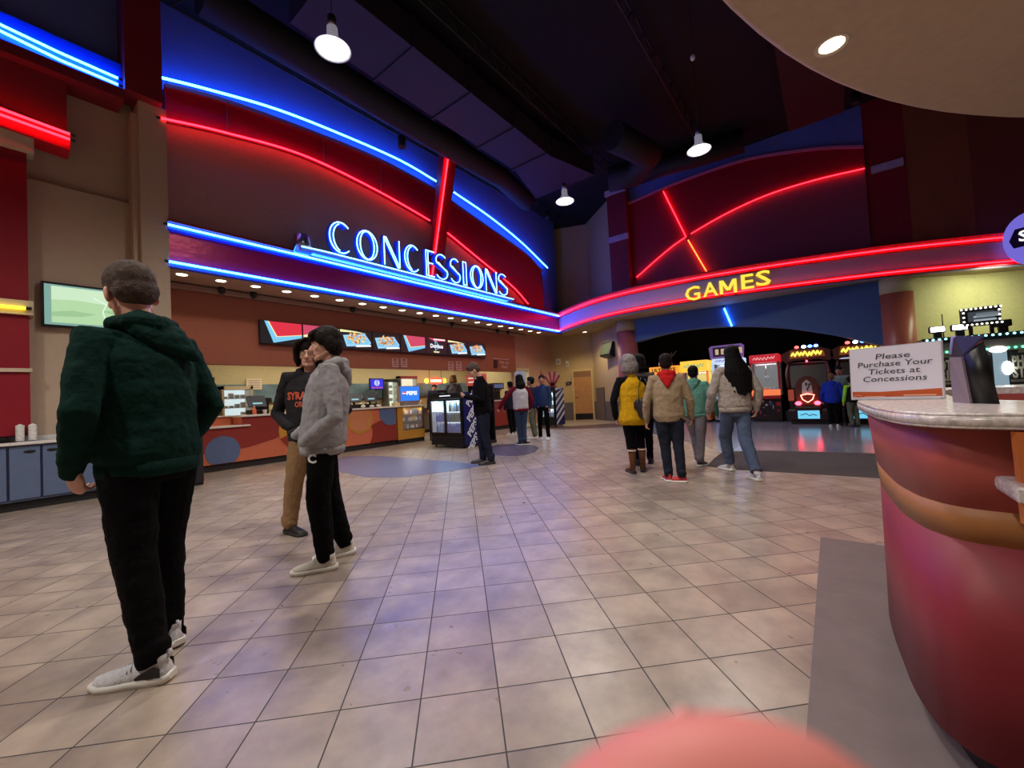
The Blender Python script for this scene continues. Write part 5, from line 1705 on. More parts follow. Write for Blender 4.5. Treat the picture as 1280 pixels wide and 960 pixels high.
def racer(xc, yc, label):
    t = thing('racing_game', label, 'arcade machine', (xc, yc, 0), RZ)
    M_RB = mat('racer_brown', (92, 46, 36), .35); M_RD = mat('racer_dark', (36, 18, 20), .4)
    # rear bumper / seat cab
    b = MB(); b.box((-.46, 0, .10), (.46, .30, .42), bev=.05); b.box((-.30, -.04, .28), (.30, .1, .50), bev=.04); b.build('bumper', M_RD, t)
    b = MB(); b.box((-.4, .05, 0), (.4, 1.5, .12)); b.build('floor_tray', M_BLK, t)
    b = MB(); b.box((-.24, -.05, .16), (.24, -.03, .38), bev=.01); o = b.build('licence_plate', screen('plate_cyan', (110, 200, 235), 1.0), t)
    b = MB(); b.tube([(-.18, -.055, .26), (-.05, -.055, .30), (.02, -.055, .24), (.08, -.055, .28), (.18, -.055, .25)], .012, n=6); b.build('plate_script', mat('plate_ink', (30, 50, 90), .4), o)
    for sx in (-1, 1):
        b = MB(); b.ball((sx * .21, -.04, .58), (.075, .03, .055), seg=14); b.build('tail_light', emat('tail_light', (1.0, .04, .07), 9), t)
    # seat back
    pts = [(-.20, .50), (-.27, .75), (-.28, 1.02), (-.20, 1.24), (0, 1.34), (.20, 1.24), (.28, 1.02), (.27, .75), (.20, .50)]
    b = MB(); b.prism([(x, .02, z) for x, z in pts], (0, .18, 0))
    bmesh.ops.bevel(b.bm, geom=b.bm.edges[:], offset=.03, segments=2, affect='EDGES')
    st = b.build('seat_back', M_RB, t)
    b = MB(); b.prism([(-.12, .005, .84), (.12, .005, .84), (.10, .005, 1.12), (0, .005, 1.22), (-.10, .005, 1.12)], (0, .02, 0), mi=0)
    rnd = random.Random(2)
    for k in range(14):
        x = rnd.uniform(-.09, .06); z = rnd.uniform(.86, 1.12)
        b.box((x, -.002 - k * .0003, z), (x + rnd.uniform(.02, .05), .006, z + rnd.uniform(.02, .05)), mi=rnd.randrange(2) + 1)
    b.build('seat_picture', [mat('seat_white', (200, 190, 180), .5), mat('seat_red', (130, 40, 40), .5), mat('seat_grey', (70, 66, 70), .5)], st)
    b = MB(); tri = [(-.15, -.02, .80), (0, -.02, .83), (.15, -.02, .80), (.11, -.02, .68), (0, -.02, .60), (-.11, -.02, .68), (-.15, -.02, .80)]
    b.tube([(x, y - .0, z) for x, y, z in tri], .013, n=6); b.build('rear_triangle_light', emat('triangle_light', (1.0, .22, .16), 5), t)
    b = MB(); b.box((-.22, .2, .35), (.22, .75, .5), bev=.04); b.build('seat_cushion', M_RD, t)
    # monitor cabinet
    b = MB(); b.prism([(-.48, .95, 0), (-.48, 1.75, 0), (-.48, 1.75, 1.75), (-.48, 1.25, 1.75), (-.48, 1.05, 1.0), (-.48, .95, .9)], (.96, 0, 0)); b.build('monitor_cabinet', M_RD, t)
    b = MB(); b.prism([(-.40, 1.10, 1.06), (.40, 1.10, 1.06), (.40, 1.27, 1.66), (-.40, 1.27, 1.66)], (0, .01, 0)); b.build('game_screen', screen('racer_screen', (46, 34, 40), .8), t)
    b = MB(); b.tube([(-.47, 1.06, 1.0), (-.50, 1.1, 1.4), (-.46, 1.2, 1.72), (.46, 1.2, 1.72), (.50, 1.1, 1.4), (.47, 1.06, 1.0)], .05, n=8); b.build('screen_surround', M_RB, t)
    b = MB(); b.tube([(.15 * math.cos(a * PI / 8), .9, .98 + .15 * math.sin(a * PI / 8)) for a in range(17)], .018, n=8); b.tube([(0, .9, .98), (0, 1.02, .92)], .03, n=8); b.build('steering_wheel', M_BLK, t)
    # flared header with yellow script and flashing lamps
    out = [(-.52, 1.74), (-.62, 1.86), (-.60, 2.02), (-.45, 2.10), (-.30, 2.16), (.30, 2.16), (.45, 2.10), (.60, 2.02), (.62, 1.86), (.52, 1.74), (.3, 1.80), (-.3, 1.80)]
    b = MB(); b.prism([(x, 1.08, z) for x, z in out], (0, .25, 0)); hd = b.build('header', M_RB, t)
    b = MB(); b.prism([(-.42, 1.06, 1.86), (.44, 1.06, 1.88), (.40, 1.06, 2.06), (-.38, 1.06, 2.10)], (0, .02, 0), mi=0)
    b.text; scribble(b, .72, .16, frame((0, 1.05, 1.98), (1, 0, .0), (0, 0, 1)), mi=1, seed=4, r=.024, n=16)
    b.build('header_script', [screen('script_brown', (120, 60, 20), .9), screen('script_yellow', (255, 236, 90), 1.3)], hd)
    for k, (x, c_, s_) in enumerate([(-.22, (1, .06, .05), 6), (-.05, (.55, .75, 1), 14), (.10, (.05, .15, 1), 12), (.24, (.1, .25, 1), 8)]):
        b = MB(); b.ball((x, 1.10, 2.19), (.055, .05, .045), seg=12); b.build('beacon', emat('beacon_%d' % k, c_, s_), hd)
    b = MB(); b.ball((0, 1.05, 1.76), .03, seg=10); b.build('red_indicator', emat('tail_light', (1.0, .04, .07), 9), hd)
    for sx in (-1, 1):
        b = MB(); b.box((sx * .53 - .06, .95, 0), (sx * .53 + .06, 1.4, .32), bev=.02); b.build('side_speaker', M_BLK, t)
    b = MB(); b.box((-.5, .93, .62), (-.36, .96, .95)); b.build('side_graphic', screen('side_orange', (170, 70, 50), .6), t)
    b = MB(); b.box((.36, .93, .62), (.5, .96, .95)); b.build('side_graphic', screen('side_orange', (170, 70, 50), .6), t)
    return t


pE = gX(1012, 532, 13.75)
racer(13.75, pE.y, 'racing game with red tail lights and cyan plate beside the child in blue')
pF = gX(1078, 533, 13.75)
racer(13.75, pF.y - .08, 'second racing game mostly hidden behind the white counter sign')
t = thing('score_board_machine', 'narrow machine with a lit blue score panel behind the white sign', 'arcade machine', (15.8, gX(1062, 480, 15.8).y, 0), RZ)
b = MB(); b.box((-.3, 0, 0), (.3, .6, 1.3), bev=.01); b.build('cabinet', M_BLK, t)
b = MB(); b.box((-.26, -.01, 1.3), (.26, .1, 1.95), mi=0)
for k in range(3): b.box((-.2, -.02, 1.4 + k * .17), (.12, -.01, 1.47 + k * .17), mi=1)
b.build('score_panel', [screen('score_blue', (40, 50, 120), .9), screen('score_white', (220, 225, 255), 1.1)], t)

# ================================================================== PHOTO STRIP BOOTH
XB = 10.0
Pb = lambda x, y, X=XB: gX(x, y, X)
l_, r_ = Pb(1155, 430), Pb(1345, 430)
zt = Pb(1200, 424).z
bo = thing('photo_booth', 'long dark photo strips booth with rows of coloured lamps along its roof', 'booth', (XB + .5, (l_.y + r_.y) / 2, 0))
b = MB(); b.box((XB, l_.y, 0), (XB + 1.2, r_.y, zt - .05)); b.build('body', mat('booth_dark', (40, 38, 38), .5), bo, world=True)
b = MB(); b.box((XB - .06, l_.y + .03, zt - .05), (XB + 1.25, r_.y, zt + .05), bev=.01); b.build('roof_rim', M_BLK, bo, world=True)
b = MB(); b.box((XB - .05, l_.y + .02, zt - .24), (XB + .0, r_.y, zt - .05)); b.build('lamp_fascia', mat('booth_taupe', (120, 104, 96), .5), bo, world=True)
LED = {}
for row, (z, c_) in enumerate(((zt + .02, (.25, .85, 1.0)), (zt - .2, (.1, 1.0, .45)))):
    n = int(abs(l_.y - r_.y) / .075)
    for k in range(n):
        y = l_.y - .03 - k * .075
        if row not in LED:
            q = thing('roof_lamp', ('small cyan white bulb in the upper row on the photo booth roof', 'small green bulb in the lower row on the photo booth roof')[row], 'lamp', (XB - .075, y, z), 0, ('cyan bulbs along the booth roof', 'green bulbs along the booth roof')[row])
            b = MB(); b.ball((0, 0, 0), .017, seg=8); b.build('bulb', emat('led_%d' % row, c_, 4), q)
            LED[row] = q
        else:
            dup(LED[row], (XB - .075, y, z))
for k, (a_, c_) in enumerate(((1158, 1199), (1262, 1310))):
    ya, yb = Pb(a_, 450).y, Pb(c_, 450).y
    b = MB(); b.box((XB - .02, ya, .35), (XB, yb, zt - .26)); pn = b.build('lettered_panel', mat('chalk_panel', (44, 42, 40), .6), bo, world=True)
    b = MB()
    yc = (ya + yb) / 2
    for s_, zz, hh, ww in (('PHOTO', Pb(1190, 457).z, .24, .9), ('STRIPS', Pb(1190, 470).z, .24, .92)):
        b.text(s_, hh, frame((XB - .026, yc, zz), (0, -1, 0), (0, 0, 1)), ext=.003, off=.008, wid=abs(ya - yb) * ww)
    b.build('photo_strips_lettering', mat('cream_chalk', (214, 204, 176), .5, noise_amt=0), pn, world=True)
    b = MB(); yy = yc
    b.box((XB - .026, yy - .2, Pb(1190, 479).z - .02), (XB - .02, yy + .2, Pb(1190, 479).z + .02)); b.box((XB - .026, yy - .12, Pb(1190, 445).z - .02), (XB - .02, yy + .1, Pb(1190, 445).z + .03)); b.build('small_lettering', mat('grey_chalk', (150, 140, 124), .5), pn, world=True)
ya, yb = Pb(1240, 440).y, Pb(1258, 440).y
b = MB(); b.box((XB - .03, ya, Pb(1240, 482).z), (XB, yb, Pb(1240, 434).z), bev=.006); sc_ = b.build('photo_screen', screen('booth_screen', (150, 176, 190), .7), bo, world=True)
b = MB(); b.ball((XB - .06, Pb(1246, 437).y, Pb(1246, 437).z), (.03, .10, .05), seg=14); b.build('flash_lamp', emat('flash_white', (.85, .95, 1), 7), bo, world=True)
b = MB(); b.ball((XB - .06, Pb(1258, 460).y, Pb(1258, 460).z), (.03, .06, .11), seg=14); b.build('flash_lamp', emat('flash_white', (.85, .95, 1), 7), bo, world=True)
# lighted marquee on the roof
mq = thing('marquee_board', 'small dark marquee board framed with white bulbs on the photo booth roof', 'sign', (XB + .1, Pb(1228, 408).y, zt + .05))
ya, yb, za, zb = Pb(1203, 395).y, Pb(1253, 395).y, Pb(1228, 406).z, Pb(1228, 383).z
b = MB(); b.box((XB + .05, ya, za), (XB + .2, yb, zb), mi=0); b.box((XB + .04, ya - .07, za + .07), (XB + .05, yb + .07, zb - .07), mi=1)
b.box((XB + .036, ya - .13, zb - .17), (XB + .04, ya - .42, zb - .14), mi=2); b.box((XB + .036, ya - .13, zb - .23), (XB + .04, ya - .38, zb - .20), mi=2); b.box((XB + .036, ya - .16, za + .13), (XB + .04, ya - .42, za + .2), mi=3)
b.build('board', [M_BLK, screen('marquee_slate', (62, 70, 76), .8), screen('marquee_line', (170, 180, 190), .8), screen('marquee_patch', (110, 120, 126), .8)], mq, world=True)
for sx in (ya - .1, yb + .1):
    b = MB(); b.box((XB + .08, sx - .02, zt + .05), (XB + .14, sx + .02, za)); b.build('leg', M_BLK, mq, world=True)
w_ = abs(ya - yb); hgt = zb - za
bulbs = [(ya - w_ * k / 8, zb - .02) for k in range(9)] + [(ya - w_ * k / 8, za + .02) for k in range(9)] + [(ya - .02, za + hgt * k / 4) for k in range(1, 4)] + [(yb + .02, za + hgt * k / 4) for k in range(1, 4)]
for k, (y, z) in enumerate(bulbs):
    b = MB(); b.ball((XB + .035, y, z), .015, seg=8); b.build('bulb', emat('marquee_bulb', (1, 1, .85), 2.5), mq, world=True)
for k, (px_, py_) in enumerate(((1173, 411), (1201, 406), (1256, 405))):
    p = Pb(px_, py_)
    t = thing('spot_lamp', ('bright white flood lamp on the booth roof, left one', 'bright white flood lamp on the booth roof just left of the marquee board', 'unlit dark flood lamp on the booth roof right of the marquee board')[k], 'lamp', (XB + .1, p.y, zt + .05))
    b = MB(); b.box((-.03, -.05, 0), (.05, .05, .12)); b.build('foot', M_BLK, t)
    b = MB(); b.box((-.02, -.10, .10), (.1, .10, .21), bev=.02); b.build('head', M_BLKM, t)
    b = MB(); b.box((-.045, -.085, .115), (-.02, .085, .195), bev=.012); b.build('lamp_face', emat('flood_face', (.95, 1, 1), 8) if k < 2 else M_BLK, t)
t = thing('antenna_rod', 'thin upright rod on the booth roof between the flood lamps', 'rod', (XB + .2, Pb(1182, 410).y, zt + .05))
b = MB(); b.cyl((0, 0, 0), .008, .42, n=6); b.build('rod', M_BLK, t)
b = MB(); b.cyl((0, 0, 0), .03, .02, n=10); b.build('foot', M_BLK, t)

# ================================================================== TICKET COUNTER
outer = [(1.47, -3.0), (1.47, -1.2), (1.475, -.6), (1.49, -.35), (1.53, -.225), (1.63, -.155), (1.8, -.12), (2.01, -.10), (2.5, -.085), (3.0, -.14), (3.6, -.22), (4.1, -.3), (4.4, -.5), (4.55, -.9), (4.5, -1.8), (4.4, -3.0)]
inner = [(2.0, -3.0), (1.98, -1.2), (1.985, -.85), (2.02, -.66), (2.08, -.55), (2.18, -.47), (2.35, -.43), (2.6, -.42), (2.8, -.43), (3.1, -.46), (3.5, -.52), (3.85, -.6), (3.95, -.75), (3.85, -1.1), (3.8, -1.8), (3.75, -3.0)]
oo = crom([(x, y, 0) for x, y in outer], 4); ii = crom([(x, y, 0) for x, y in inner], 4)


def offs(curve, d):
    out = []
    for i, p in enumerate(curve):
        a = curve[max(0, i - 1)]; c = curve[min(len(curve) - 1, i + 1)]
        t_ = (c - a).normalized()
        out.append(V((p.x + t_.y * d, p.y - t_.x * d, 0)))
    return out


def ring_solid(o_, i_, z0, z1, mi, mb, o2=None):
    """o_ at z0, o2 at z1"""
    o2 = o2 or o_
    mb.mi = mi
    n = len(o_)
    A = [mb.bm.verts.new((p.x, p.y, z0)) for p in o_]; B2 = [mb.bm.verts.new((p.x, p.y, z1)) for p in o2]
    D = [mb.bm.verts.new((p.x, p.y, z0)) for p in i_]; E2 = [mb.bm.verts.new((p.x, p.y, z1)) for p in i_]
    for k in range(n - 1):
        for q in ([A[k], A[k + 1], B2[k + 1], B2[k]], [E2[k], E2[k + 1], D[k + 1], D[k]], [B2[k], B2[k + 1], E2[k + 1], E2[k]], [D[k], D[k + 1], A[k + 1], A[k]]):
            f = mb._f(q)
            if f and q[0] in A: f.smooth = True
    mb._f([A[0], B2[0], E2[0], D[0]]); mb._f([A[-1], D[-1], E2[-1], B2[-1]])


SGI = 1 if (offs(oo, .1)[12] - V((2.5, -2, 0))).length < (oo[12] - V((2.5, -2, 0))).length else -1
inn = lambda d: offs(oo, SGI * d)
body_bot = [V((max(p.x, 0) , p.y, 0)) for p in inn(.055)]
# near face leans back towards the floor
def lean(c, dx): return [V((p.x + (dx if p.x < 1.62 else dx * max(0, (2.0 - p.x) / .38)), p.y, 0)) for p in c]
b_lo = lean(inn(.055), .125); b_mid = lean(inn(.06), .12); b_md2 = lean(inn(.052), .10); b_top = lean(inn(.03), .045)
tc = thing('ticket_counter', 'curved red ticket counter with ochre stripe and speckled white stone top', 'counter', (3.0, -1.5, 0))
M_TKR = mat('ticket_crimson', (138, 36, 46), .5, noise_amt=.14, nscale=3.5)
M_TKO = mat('ticket_ochre', (164, 106, 56), .5, noise_amt=.08)
M_TKP = mat('ticket_salmon', (172, 78, 68), .5, noise_amt=.06)
M_GRAN = mat('speckled_stone', (206, 196, 190), .22, noise_amt=.3, nscale=70)
b = MB(); ring_solid(b_lo, ii, .10, .70, 0, b, b_mid); b.build('lower_panel', M_TKR, tc, world=True)
b = MB(); ring_solid(b_mid, ii, .70, .80, 0, b, b_md2); b.build('ochre_stripe', M_TKO, tc, world=True)
b = MB(); ring_solid(b_md2, ii, .80, 1.03, 0, b, b_top); b.build('upper_panel', M_TKP, tc, world=True)
b = MB(); ring_solid(lean(inn(.13), .13), ii, 0.0, .10, 0, b); b.build('kick_plate', mat('ticket_kick', (44, 36, 38), .5), tc, world=True)
b = MB(); ring_solid(inn(.006), ii, 1.03, 1.036, 0, b, oo); ring_solid(oo, ii, 1.036, 1.062, 0, b); ring_solid(oo, ii, 1.062, 1.07, 0, b, inn(.006))
b.build('stone_top', M_GRAN, tc, world=True)
b = MB(); b.prism([(1.53, -.345, .80), (1.50, -.335, 1.025), (1.48, -1.0, 1.025), (1.51, -1.0, .80)], (.02, 0.004, 0)); b.build('orange_panel', mat('ticket_orange', (204, 112, 50), .4), tc, world=True)
b = MB(); p = gX(1272, 620, 1.45); b.box((1.44, -1.0, p.z - .018), (1.62, p.y + .002, p.z + .018), bev=.012); b.build('low_stone_ledge', M_GRAN, tc, world=True)
# sign
sg = thing('counter_sign', 'white sign asking to purchase tickets at concessions, standing on the ticket counter', 'sign', (2.78, -.24, 1.07))
P0, P1 = gZ(1064, 500, 1.071), gZ(1182, 498.5, 1.071)
r_ = (P1 - P0); W_ = r_.length
dd = ray(1062, 437); tt = ((P0 - V((0, 0, CAMZ))).xy.length) / dd.xy.length
H_ = (V((0, 0, CAMZ)) + dd * tt).z - 1.071
up = V((0.06, .0, 1))
M = frame(P0, r_, up)
nz = M.to_3x3().col[2]
b = MB(); b.box((0, 0, -.006), (W_, H_, -.001), M=M); b.build('acrylic_holder', mat('sign_acrylic', (200, 200, 205), .15), sg, world=True)
b = MB(); b.box((.004, .004, -.001), (W_ - .004, H_ - .004, .001), M=M); pb_ = b.build('paper', mat('sign_paper', (228, 226, 240), .6, noise_amt=.01), sg, world=True)
b = MB(); b.prism([M @ V(q) for q in [(.008, .012, .0012), (W_ - .008, .012, .0012), (W_ - .008, H_ * .185, .0012), (W_ * .6, H_ * .16, .0012), (W_ * .35, H_ * .145, .0012), (.008, H_ * .16, .0012)]], nz * .0006); b.build('orange_footer', mat('sign_orange', (196, 86, 34), .5), pb_, world=True)
b = MB()
for s_, v_, wd_ in (('Please', .805, .37), ('Purchase Your', .665, .80), ('Tickets at', .525, .55), ('Concessions', .385, .68)):
    b.text(s_, H_ * .148, M @ Matrix.Translation((W_ * .495, H_ * v_, .002)), ext=.0004, shear=.12, wid=W_ * wd_)
b.build('lettering', mat('sign_ink', (52, 52, 66), .6, noise_amt=0), pb_, world=True)
b = MB()
b.text('REGAL', H_ * .05, M @ Matrix.Translation((W_ * .25, H_ * .055, .0024)), ext=.0003, wid=W_ * .22) if False else b.box((W_ * .17, H_ * .045, .0022), (W_ * .40, H_ * .065, .0026), M=M)
b.box((W_ * .60, H_ * .065, .0022), (W_ * .92, H_ * .085, .0026), M=M)
b.tube([M @ V((W_ * .09 + .014 * math.cos(a * PI / 6), H_ * .055 + .009 * math.sin(a * PI / 6), .0026)) for a in range(13)], .0012, n=5)
b.build('footer_print', mat('footer_pale', (236, 190, 160), .5, noise_amt=0), pb_, world=True)
b = MB(); b.box((.01, 0, .001), (W_ - .01, .006, .012), M=M); b.build('holder_foot', mat('sign_acrylic', (200, 200, 205), .15), sg, world=True)
# card terminal seen from the side / back
p = gZ(1222, 504, 1.07)
pm = thing('payment_terminal', 'black payment terminal standing upright on the stone top beside the white sign', 'terminal', (p.x, p.y, 1.07))
pl, pr, pm_ = gZ(1201, 503, 1.07), gZ(1250, 505, 1.07), gZ(1214, 504, 1.07)
# box footprint: left face strip 1197-1214, dark side 1214-1250
base = [V((pl.x + .02, pl.y + .01, 1.07)), V((pm_.x - .02, pm_.y, 1.07)), V((pr.x, pr.y, 1.07)), V((pr.x + .16, pr.y + .035, 1.07))]
def at_h(px_, py_, ref):
    d = ray(px_, py_); k = (ref - V((0, 0, CAMZ))).xy.length / d.xy.length
    return CAMZ + d.z * k
zl, zm, zr_ = at_h(1198, 446, base[0]), at_h(1208, 446, base[1]), at_h(1241, 425, base[2])
top = [V((base[0].x, base[0].y, zl)), V((base[1].x - .0, base[1].y + .012, zm)), V((base[2].x + .01, base[2].y + .02, zr_)), V((base[3].x, base[3].y, zr_ + .01))]
b = MB(); b.loftz([base, top]); b.build('housing', M_BLK, pm, world=True)
b = MB(); a_, c_ = base[0], base[1]; nf = V((-(c_ - a_).y, (c_ - a_).x, 0)).normalized() * -.006
if nf.dot(V((-1, 0, 0))) < 0: nf = -nf
b.prism([a_, c_, top[1], top[0]], nf); b.build('grey_front', mat('mauve_grey_plastic', (128, 112, 124), .35), pm, world=True)
b = MB(); b.prism([top[0] + V((0, 0, .002)), top[1] + V((0, 0, .002)), V((base[2].x + .005, base[2].y + .02, zr_ + .01)), V((base[3].x - .03, base[3].y + .03, zr_ + .02))], (0, 0, .008)); b.build('slanted_keypad', mat('dark_glossy_keys', (22, 20, 34), .5), pm, world=True)
b = MB(); b.tube([top[0] + V((0, .0, .012)), V((base[3].x - .03, base[3].y + .03, zr_ + .03))], .006, n=6); b.build('edge_highlight', mat('painted_highlight', (170, 160, 230), .3), pm, world=True)  # violet highlight along the top edge, painted as a thin lavender tube
# floor mat
t = thing('floor_mat', 'grey brown rubber mat lying on the tiles along the ticket counter', 'mat', (2.6, -.1, 0))
b = MB(); b.box((.9, -.62, 0), (3.83, .137, .008), bev=.003); b.build('rubber_sheet', mat('grey_brown_mat', (112, 100, 98), .55, noise_amt=.1, nscale=5, bump=.2, bscale=12), t, world=True)


# ================================================================== PEOPLE
_tex = {}


def cloud(scale):
    if scale not in _tex:
        t = bpy.data.textures.new('folds_%g' % scale, 'CLOUDS')
        t.noise_scale = scale
        t.noise_depth = 2
        _tex[scale] = t
    return _tex[scale]


def skinned(mb, name, mats, parent, vox, smooth=4, folds=0.0, fscale=.12, keepmat=False):
    o = mb.build(name, mats, parent, smooth=True)
    m = o.modifiers.new('union', 'REMESH')
    m.mode = 'VOXEL'
    m.voxel_size = vox
    m.use_smooth_shade = True
    if smooth:
        s_ = o.modifiers.new('soft', 'SMOOTH'); s_.factor = .5; s_.iterations = smooth
    if folds:
        d_ = o.modifiers.new('folds', 'DISPLACE'); d_.texture = cloud(fscale); d_.strength = folds; d_.mid_level = .5; d_.texture_coords = 'LOCAL'
    dg = bpy.context.evaluated_depsgraph_get()
    me = bpy.data.meshes.new_from_object(o.evaluated_get(dg))
    old = o.data
    o.modifiers.clear()
    o.data = me
    me.name = name
    bpy.data.meshes.remove(old)
    for p in me.polygons:
        p.use_smooth = True
    return o


def fabric(name, col, rough=.95, bump=.35, bscale=40, na=.08, sheen=0, nscale=20):
    return mat(name, col, rough, bump=bump, bscale=bscale, noise_amt=na, sheen=sheen, nscale=nscale, spec=.12)


SKIN = mat('skin', (214, 162, 140), .5, noise_amt=.05)
SKIN2 = mat('skin_tan', (178, 122, 96), .5, noise_amt=.05)


def head_M(base, yaw, pitch, roll, s):
    return Matrix.Translation(base) @ Matrix.Rotation(math.radians(yaw), 4, 'Z') @ Matrix.Rotation(math.radians(-pitch), 4, 'X') @ Matrix.Rotation(math.radians(roll), 4, 'Y') @ Matrix.Scale(s, 4)


def add_head(mb, M):
    mb.ball((0, -.012, .150), (.074, .092, .086), M=M, seg=24)
    mb.ball((0, .012, .105), (.066, .076, .080), M=M, seg=24)
    mb.ball((0, .036, .066), (.052, .050, .054), M=M, seg=20)
    mb.tube([(-.046, .0, .055), (-.030, .052, .028), (0, .072, .020), (.030, .052, .028), (.046, .0, .055)], .017, n=8, M=M, round_ends=True)
    mb.tube([(0, .078, .122), (0, .094, .100), (0, .101, .084)], [.008, .012, .015], n=8, M=M, round_ends=True)
    mb.ball((-.010, .092, .080), .010, M=M, seg=10); mb.ball((.010, .092, .080), .010, M=M, seg=10)
    mb.tube([(-.040, .068, .132), (0, .080, .134), (.040, .068, .132)], .011, n=8, M=M, round_ends=True)
    mb.ball((-.036, .062, .088), (.020, .018, .020), M=M, seg=12); mb.ball((.036, .062, .088), (.020, .018, .020), M=M, seg=12)
    mb.tube([(-.018, .079, .053), (0, .087, .055), (.018, .079, .053)], .0075, n=8, M=M, round_ends=True)
    mb.ball((0, .070, .026), (.018, .016, .014), M=M, seg=12)
    for s_ in (-1, 1):
        mb.ball((s_ * .077, -.008, .102), (.009, .020, .031), M=M, seg=12, rot=(s_ * .25, 'Z'))
        mb.ball((s_ * .074, -.004, .082), (.009, .010, .012), M=M, seg=8)


def add_hand(mb, w_, d, n, k=1.0, curl=35, side=1):
    """palm and five fingers. w_ wrist, d pointing direction, n palm normal (side the fingers curl to), side: thumb side sign"""
    w_ = V(w_); d = V(d).normalized(); n = V(n); n = (n - d * n.dot(d)).normalized(); a = d.cross(n) * side
    kn = w_ + d * .088 * k
    mb.tube([w_ - d * .02 * k, w_ + d * .015 * k, w_ + d * .05 * k, kn], [(.026 * k, .018 * k), (.030 * k, .017 * k), (.040 * k, .016 * k), (.039 * k, .013 * k)], n=12, flat=a, round_ends=True)
    for i, (o_, L, r) in enumerate(((.030, .070, .0088), (.0105, .078, .0092), (-.0105, .073, .0088), (-.030, .058, .0078))):
        b0 = kn + a * o_ * k - d * .008 * k
        c = math.radians(curl * (.8 + .1 * i))
        pts = [b0]; ang = c * .5
        for q, f in enumerate((.45, .32, .23)):
            pts.append(pts[-1] + (d * math.cos(ang) + n * math.sin(ang)) * (L * f * k) + a * (o_ * .10 * k))
            ang += c * .75
        mb.tube(pts, [r * k, r * k, r * .92 * k, r * .8 * k], n=8, round_ends=True)
    t0 = w_ + d * .022 * k + a * .026 * k
    t1 = t0 + (d * .6 + a * .65 + n * .35).normalized() * .035 * k
    t2 = t1 + (d * .85 + a * .25 + n * .4).normalized() * .030 * k
    t3 = t2 + (d * .95 + n * .3).normalized() * .022 * k
    mb.tube([t0, t1, t2, t3], [.0135 * k, .0115 * k, .0100 * k, .0085 * k], n=8, round_ends=True)


def shoe(parent, c, yaw, k, upper, sole, name='shoe', boot=False, pitch=0.0, patch=False, tab=False, laces=None):
    """c: heel-to-toe centre on the ground, yaw: pointing direction (0 = +y local)"""
    M = Matrix.Translation(c) @ Matrix.Rotation(math.radians(yaw), 4, 'Z') @ Matrix.Rotation(math.radians(pitch), 4, 'X') @ Matrix.Scale(k, 4)
    up = MB()
    ys = [-.135, -.11, -.06, 0, .05, .10, .135]
    wd = [.028, .036, .038, .040, .046, .044, .026]
    hh = [.060, .075, .074, .062, .045, .034, .022]
    rings = []
    for y, w_, h_ in zip(ys, wd, hh):
        ring = []
        for j in range(14):
            a = 2 * PI * j / 14
            x = w_ * math.cos(a) * (1 if math.sin(a) < 0 else (1 - .25 * math.sin(a)))
            z = .022 + h_ * max(0, math.sin(a)) + .004 * min(0, math.sin(a))
            ring.append(M @ V((x, y, z)))
        rings.append(ring)
    up.loftz(rings)
    # ankle collar
    up.tube([V((0, -.075, .05)), V((0, -.085, .095)), V((0, -.088, (.115 if not boot else .37)))], [(.040, .052), (.038, .048), (.038 if not boot else .058, .046 if not boot else .062)], n=14, M=M, flat=(1, 0, 0))
    o = up.build(name, upper, parent, smooth=True)
    sb = MB(); rings = []
    ys = [-.150, -.13, -.07, 0, .06, .11, .145, .152]; wd = [.022, .036, .042, .042, .050, .047, .030, .016]
    zb = [.012, .002, 0, 0, 0, .001, .006, .012]; zt_ = [.036, .034, .030, .028, .026, .026, .028, .026]
    for y, w_, a_, b_ in zip(ys, wd, zb, zt_):
        rings.append([M @ V((-w_, y, a_)), M @ V((w_, y, a_)), M @ V((w_ * 1.04, y, (a_ + b_) / 2)), M @ V((w_, y, b_)), M @ V((-w_, y, b_)), M @ V((-w_ * 1.04, y, (a_ + b_) / 2))])
    sb.loftz(rings)
    sb.build('sole', sole, o)
    if patch:
        for s_ in (-1, 1):
            pb2 = MB(); pts = [(-.125, .034), (-.125, .068), (-.10, .078), (-.045, .052), (-.03, .040), (-.035, .034)]
            pb2.prism([M @ V((s_ * .0405, y, z)) for y, z in pts], (M.to_3x3() @ V((s_ * .003, 0, 0))))
            pb2.build('heel_panel', M_BLK, o)
    if laces:
        for j in range(7):
            lb = MB(); y = .0 + j * .014; z = .085 - j * .0065
            lb.tube([M @ V((-.030, y - .01, z - .02)), M @ V((0, y, z + .003)), M @ V((.030, y - .01, z - .02))], .0022 * k, n=5); lb.build('lace', laces, o)
    if tab:
        tb = MB(); tb.tube([M @ V((0, -.128, .09)), M @ V((0, -.145, .105)), M @ V((0, -.14, .12)), M @ V((0, -.125, .115))], .006 * k, n=6); tb.build('pull_tab', upper, o)
    return o


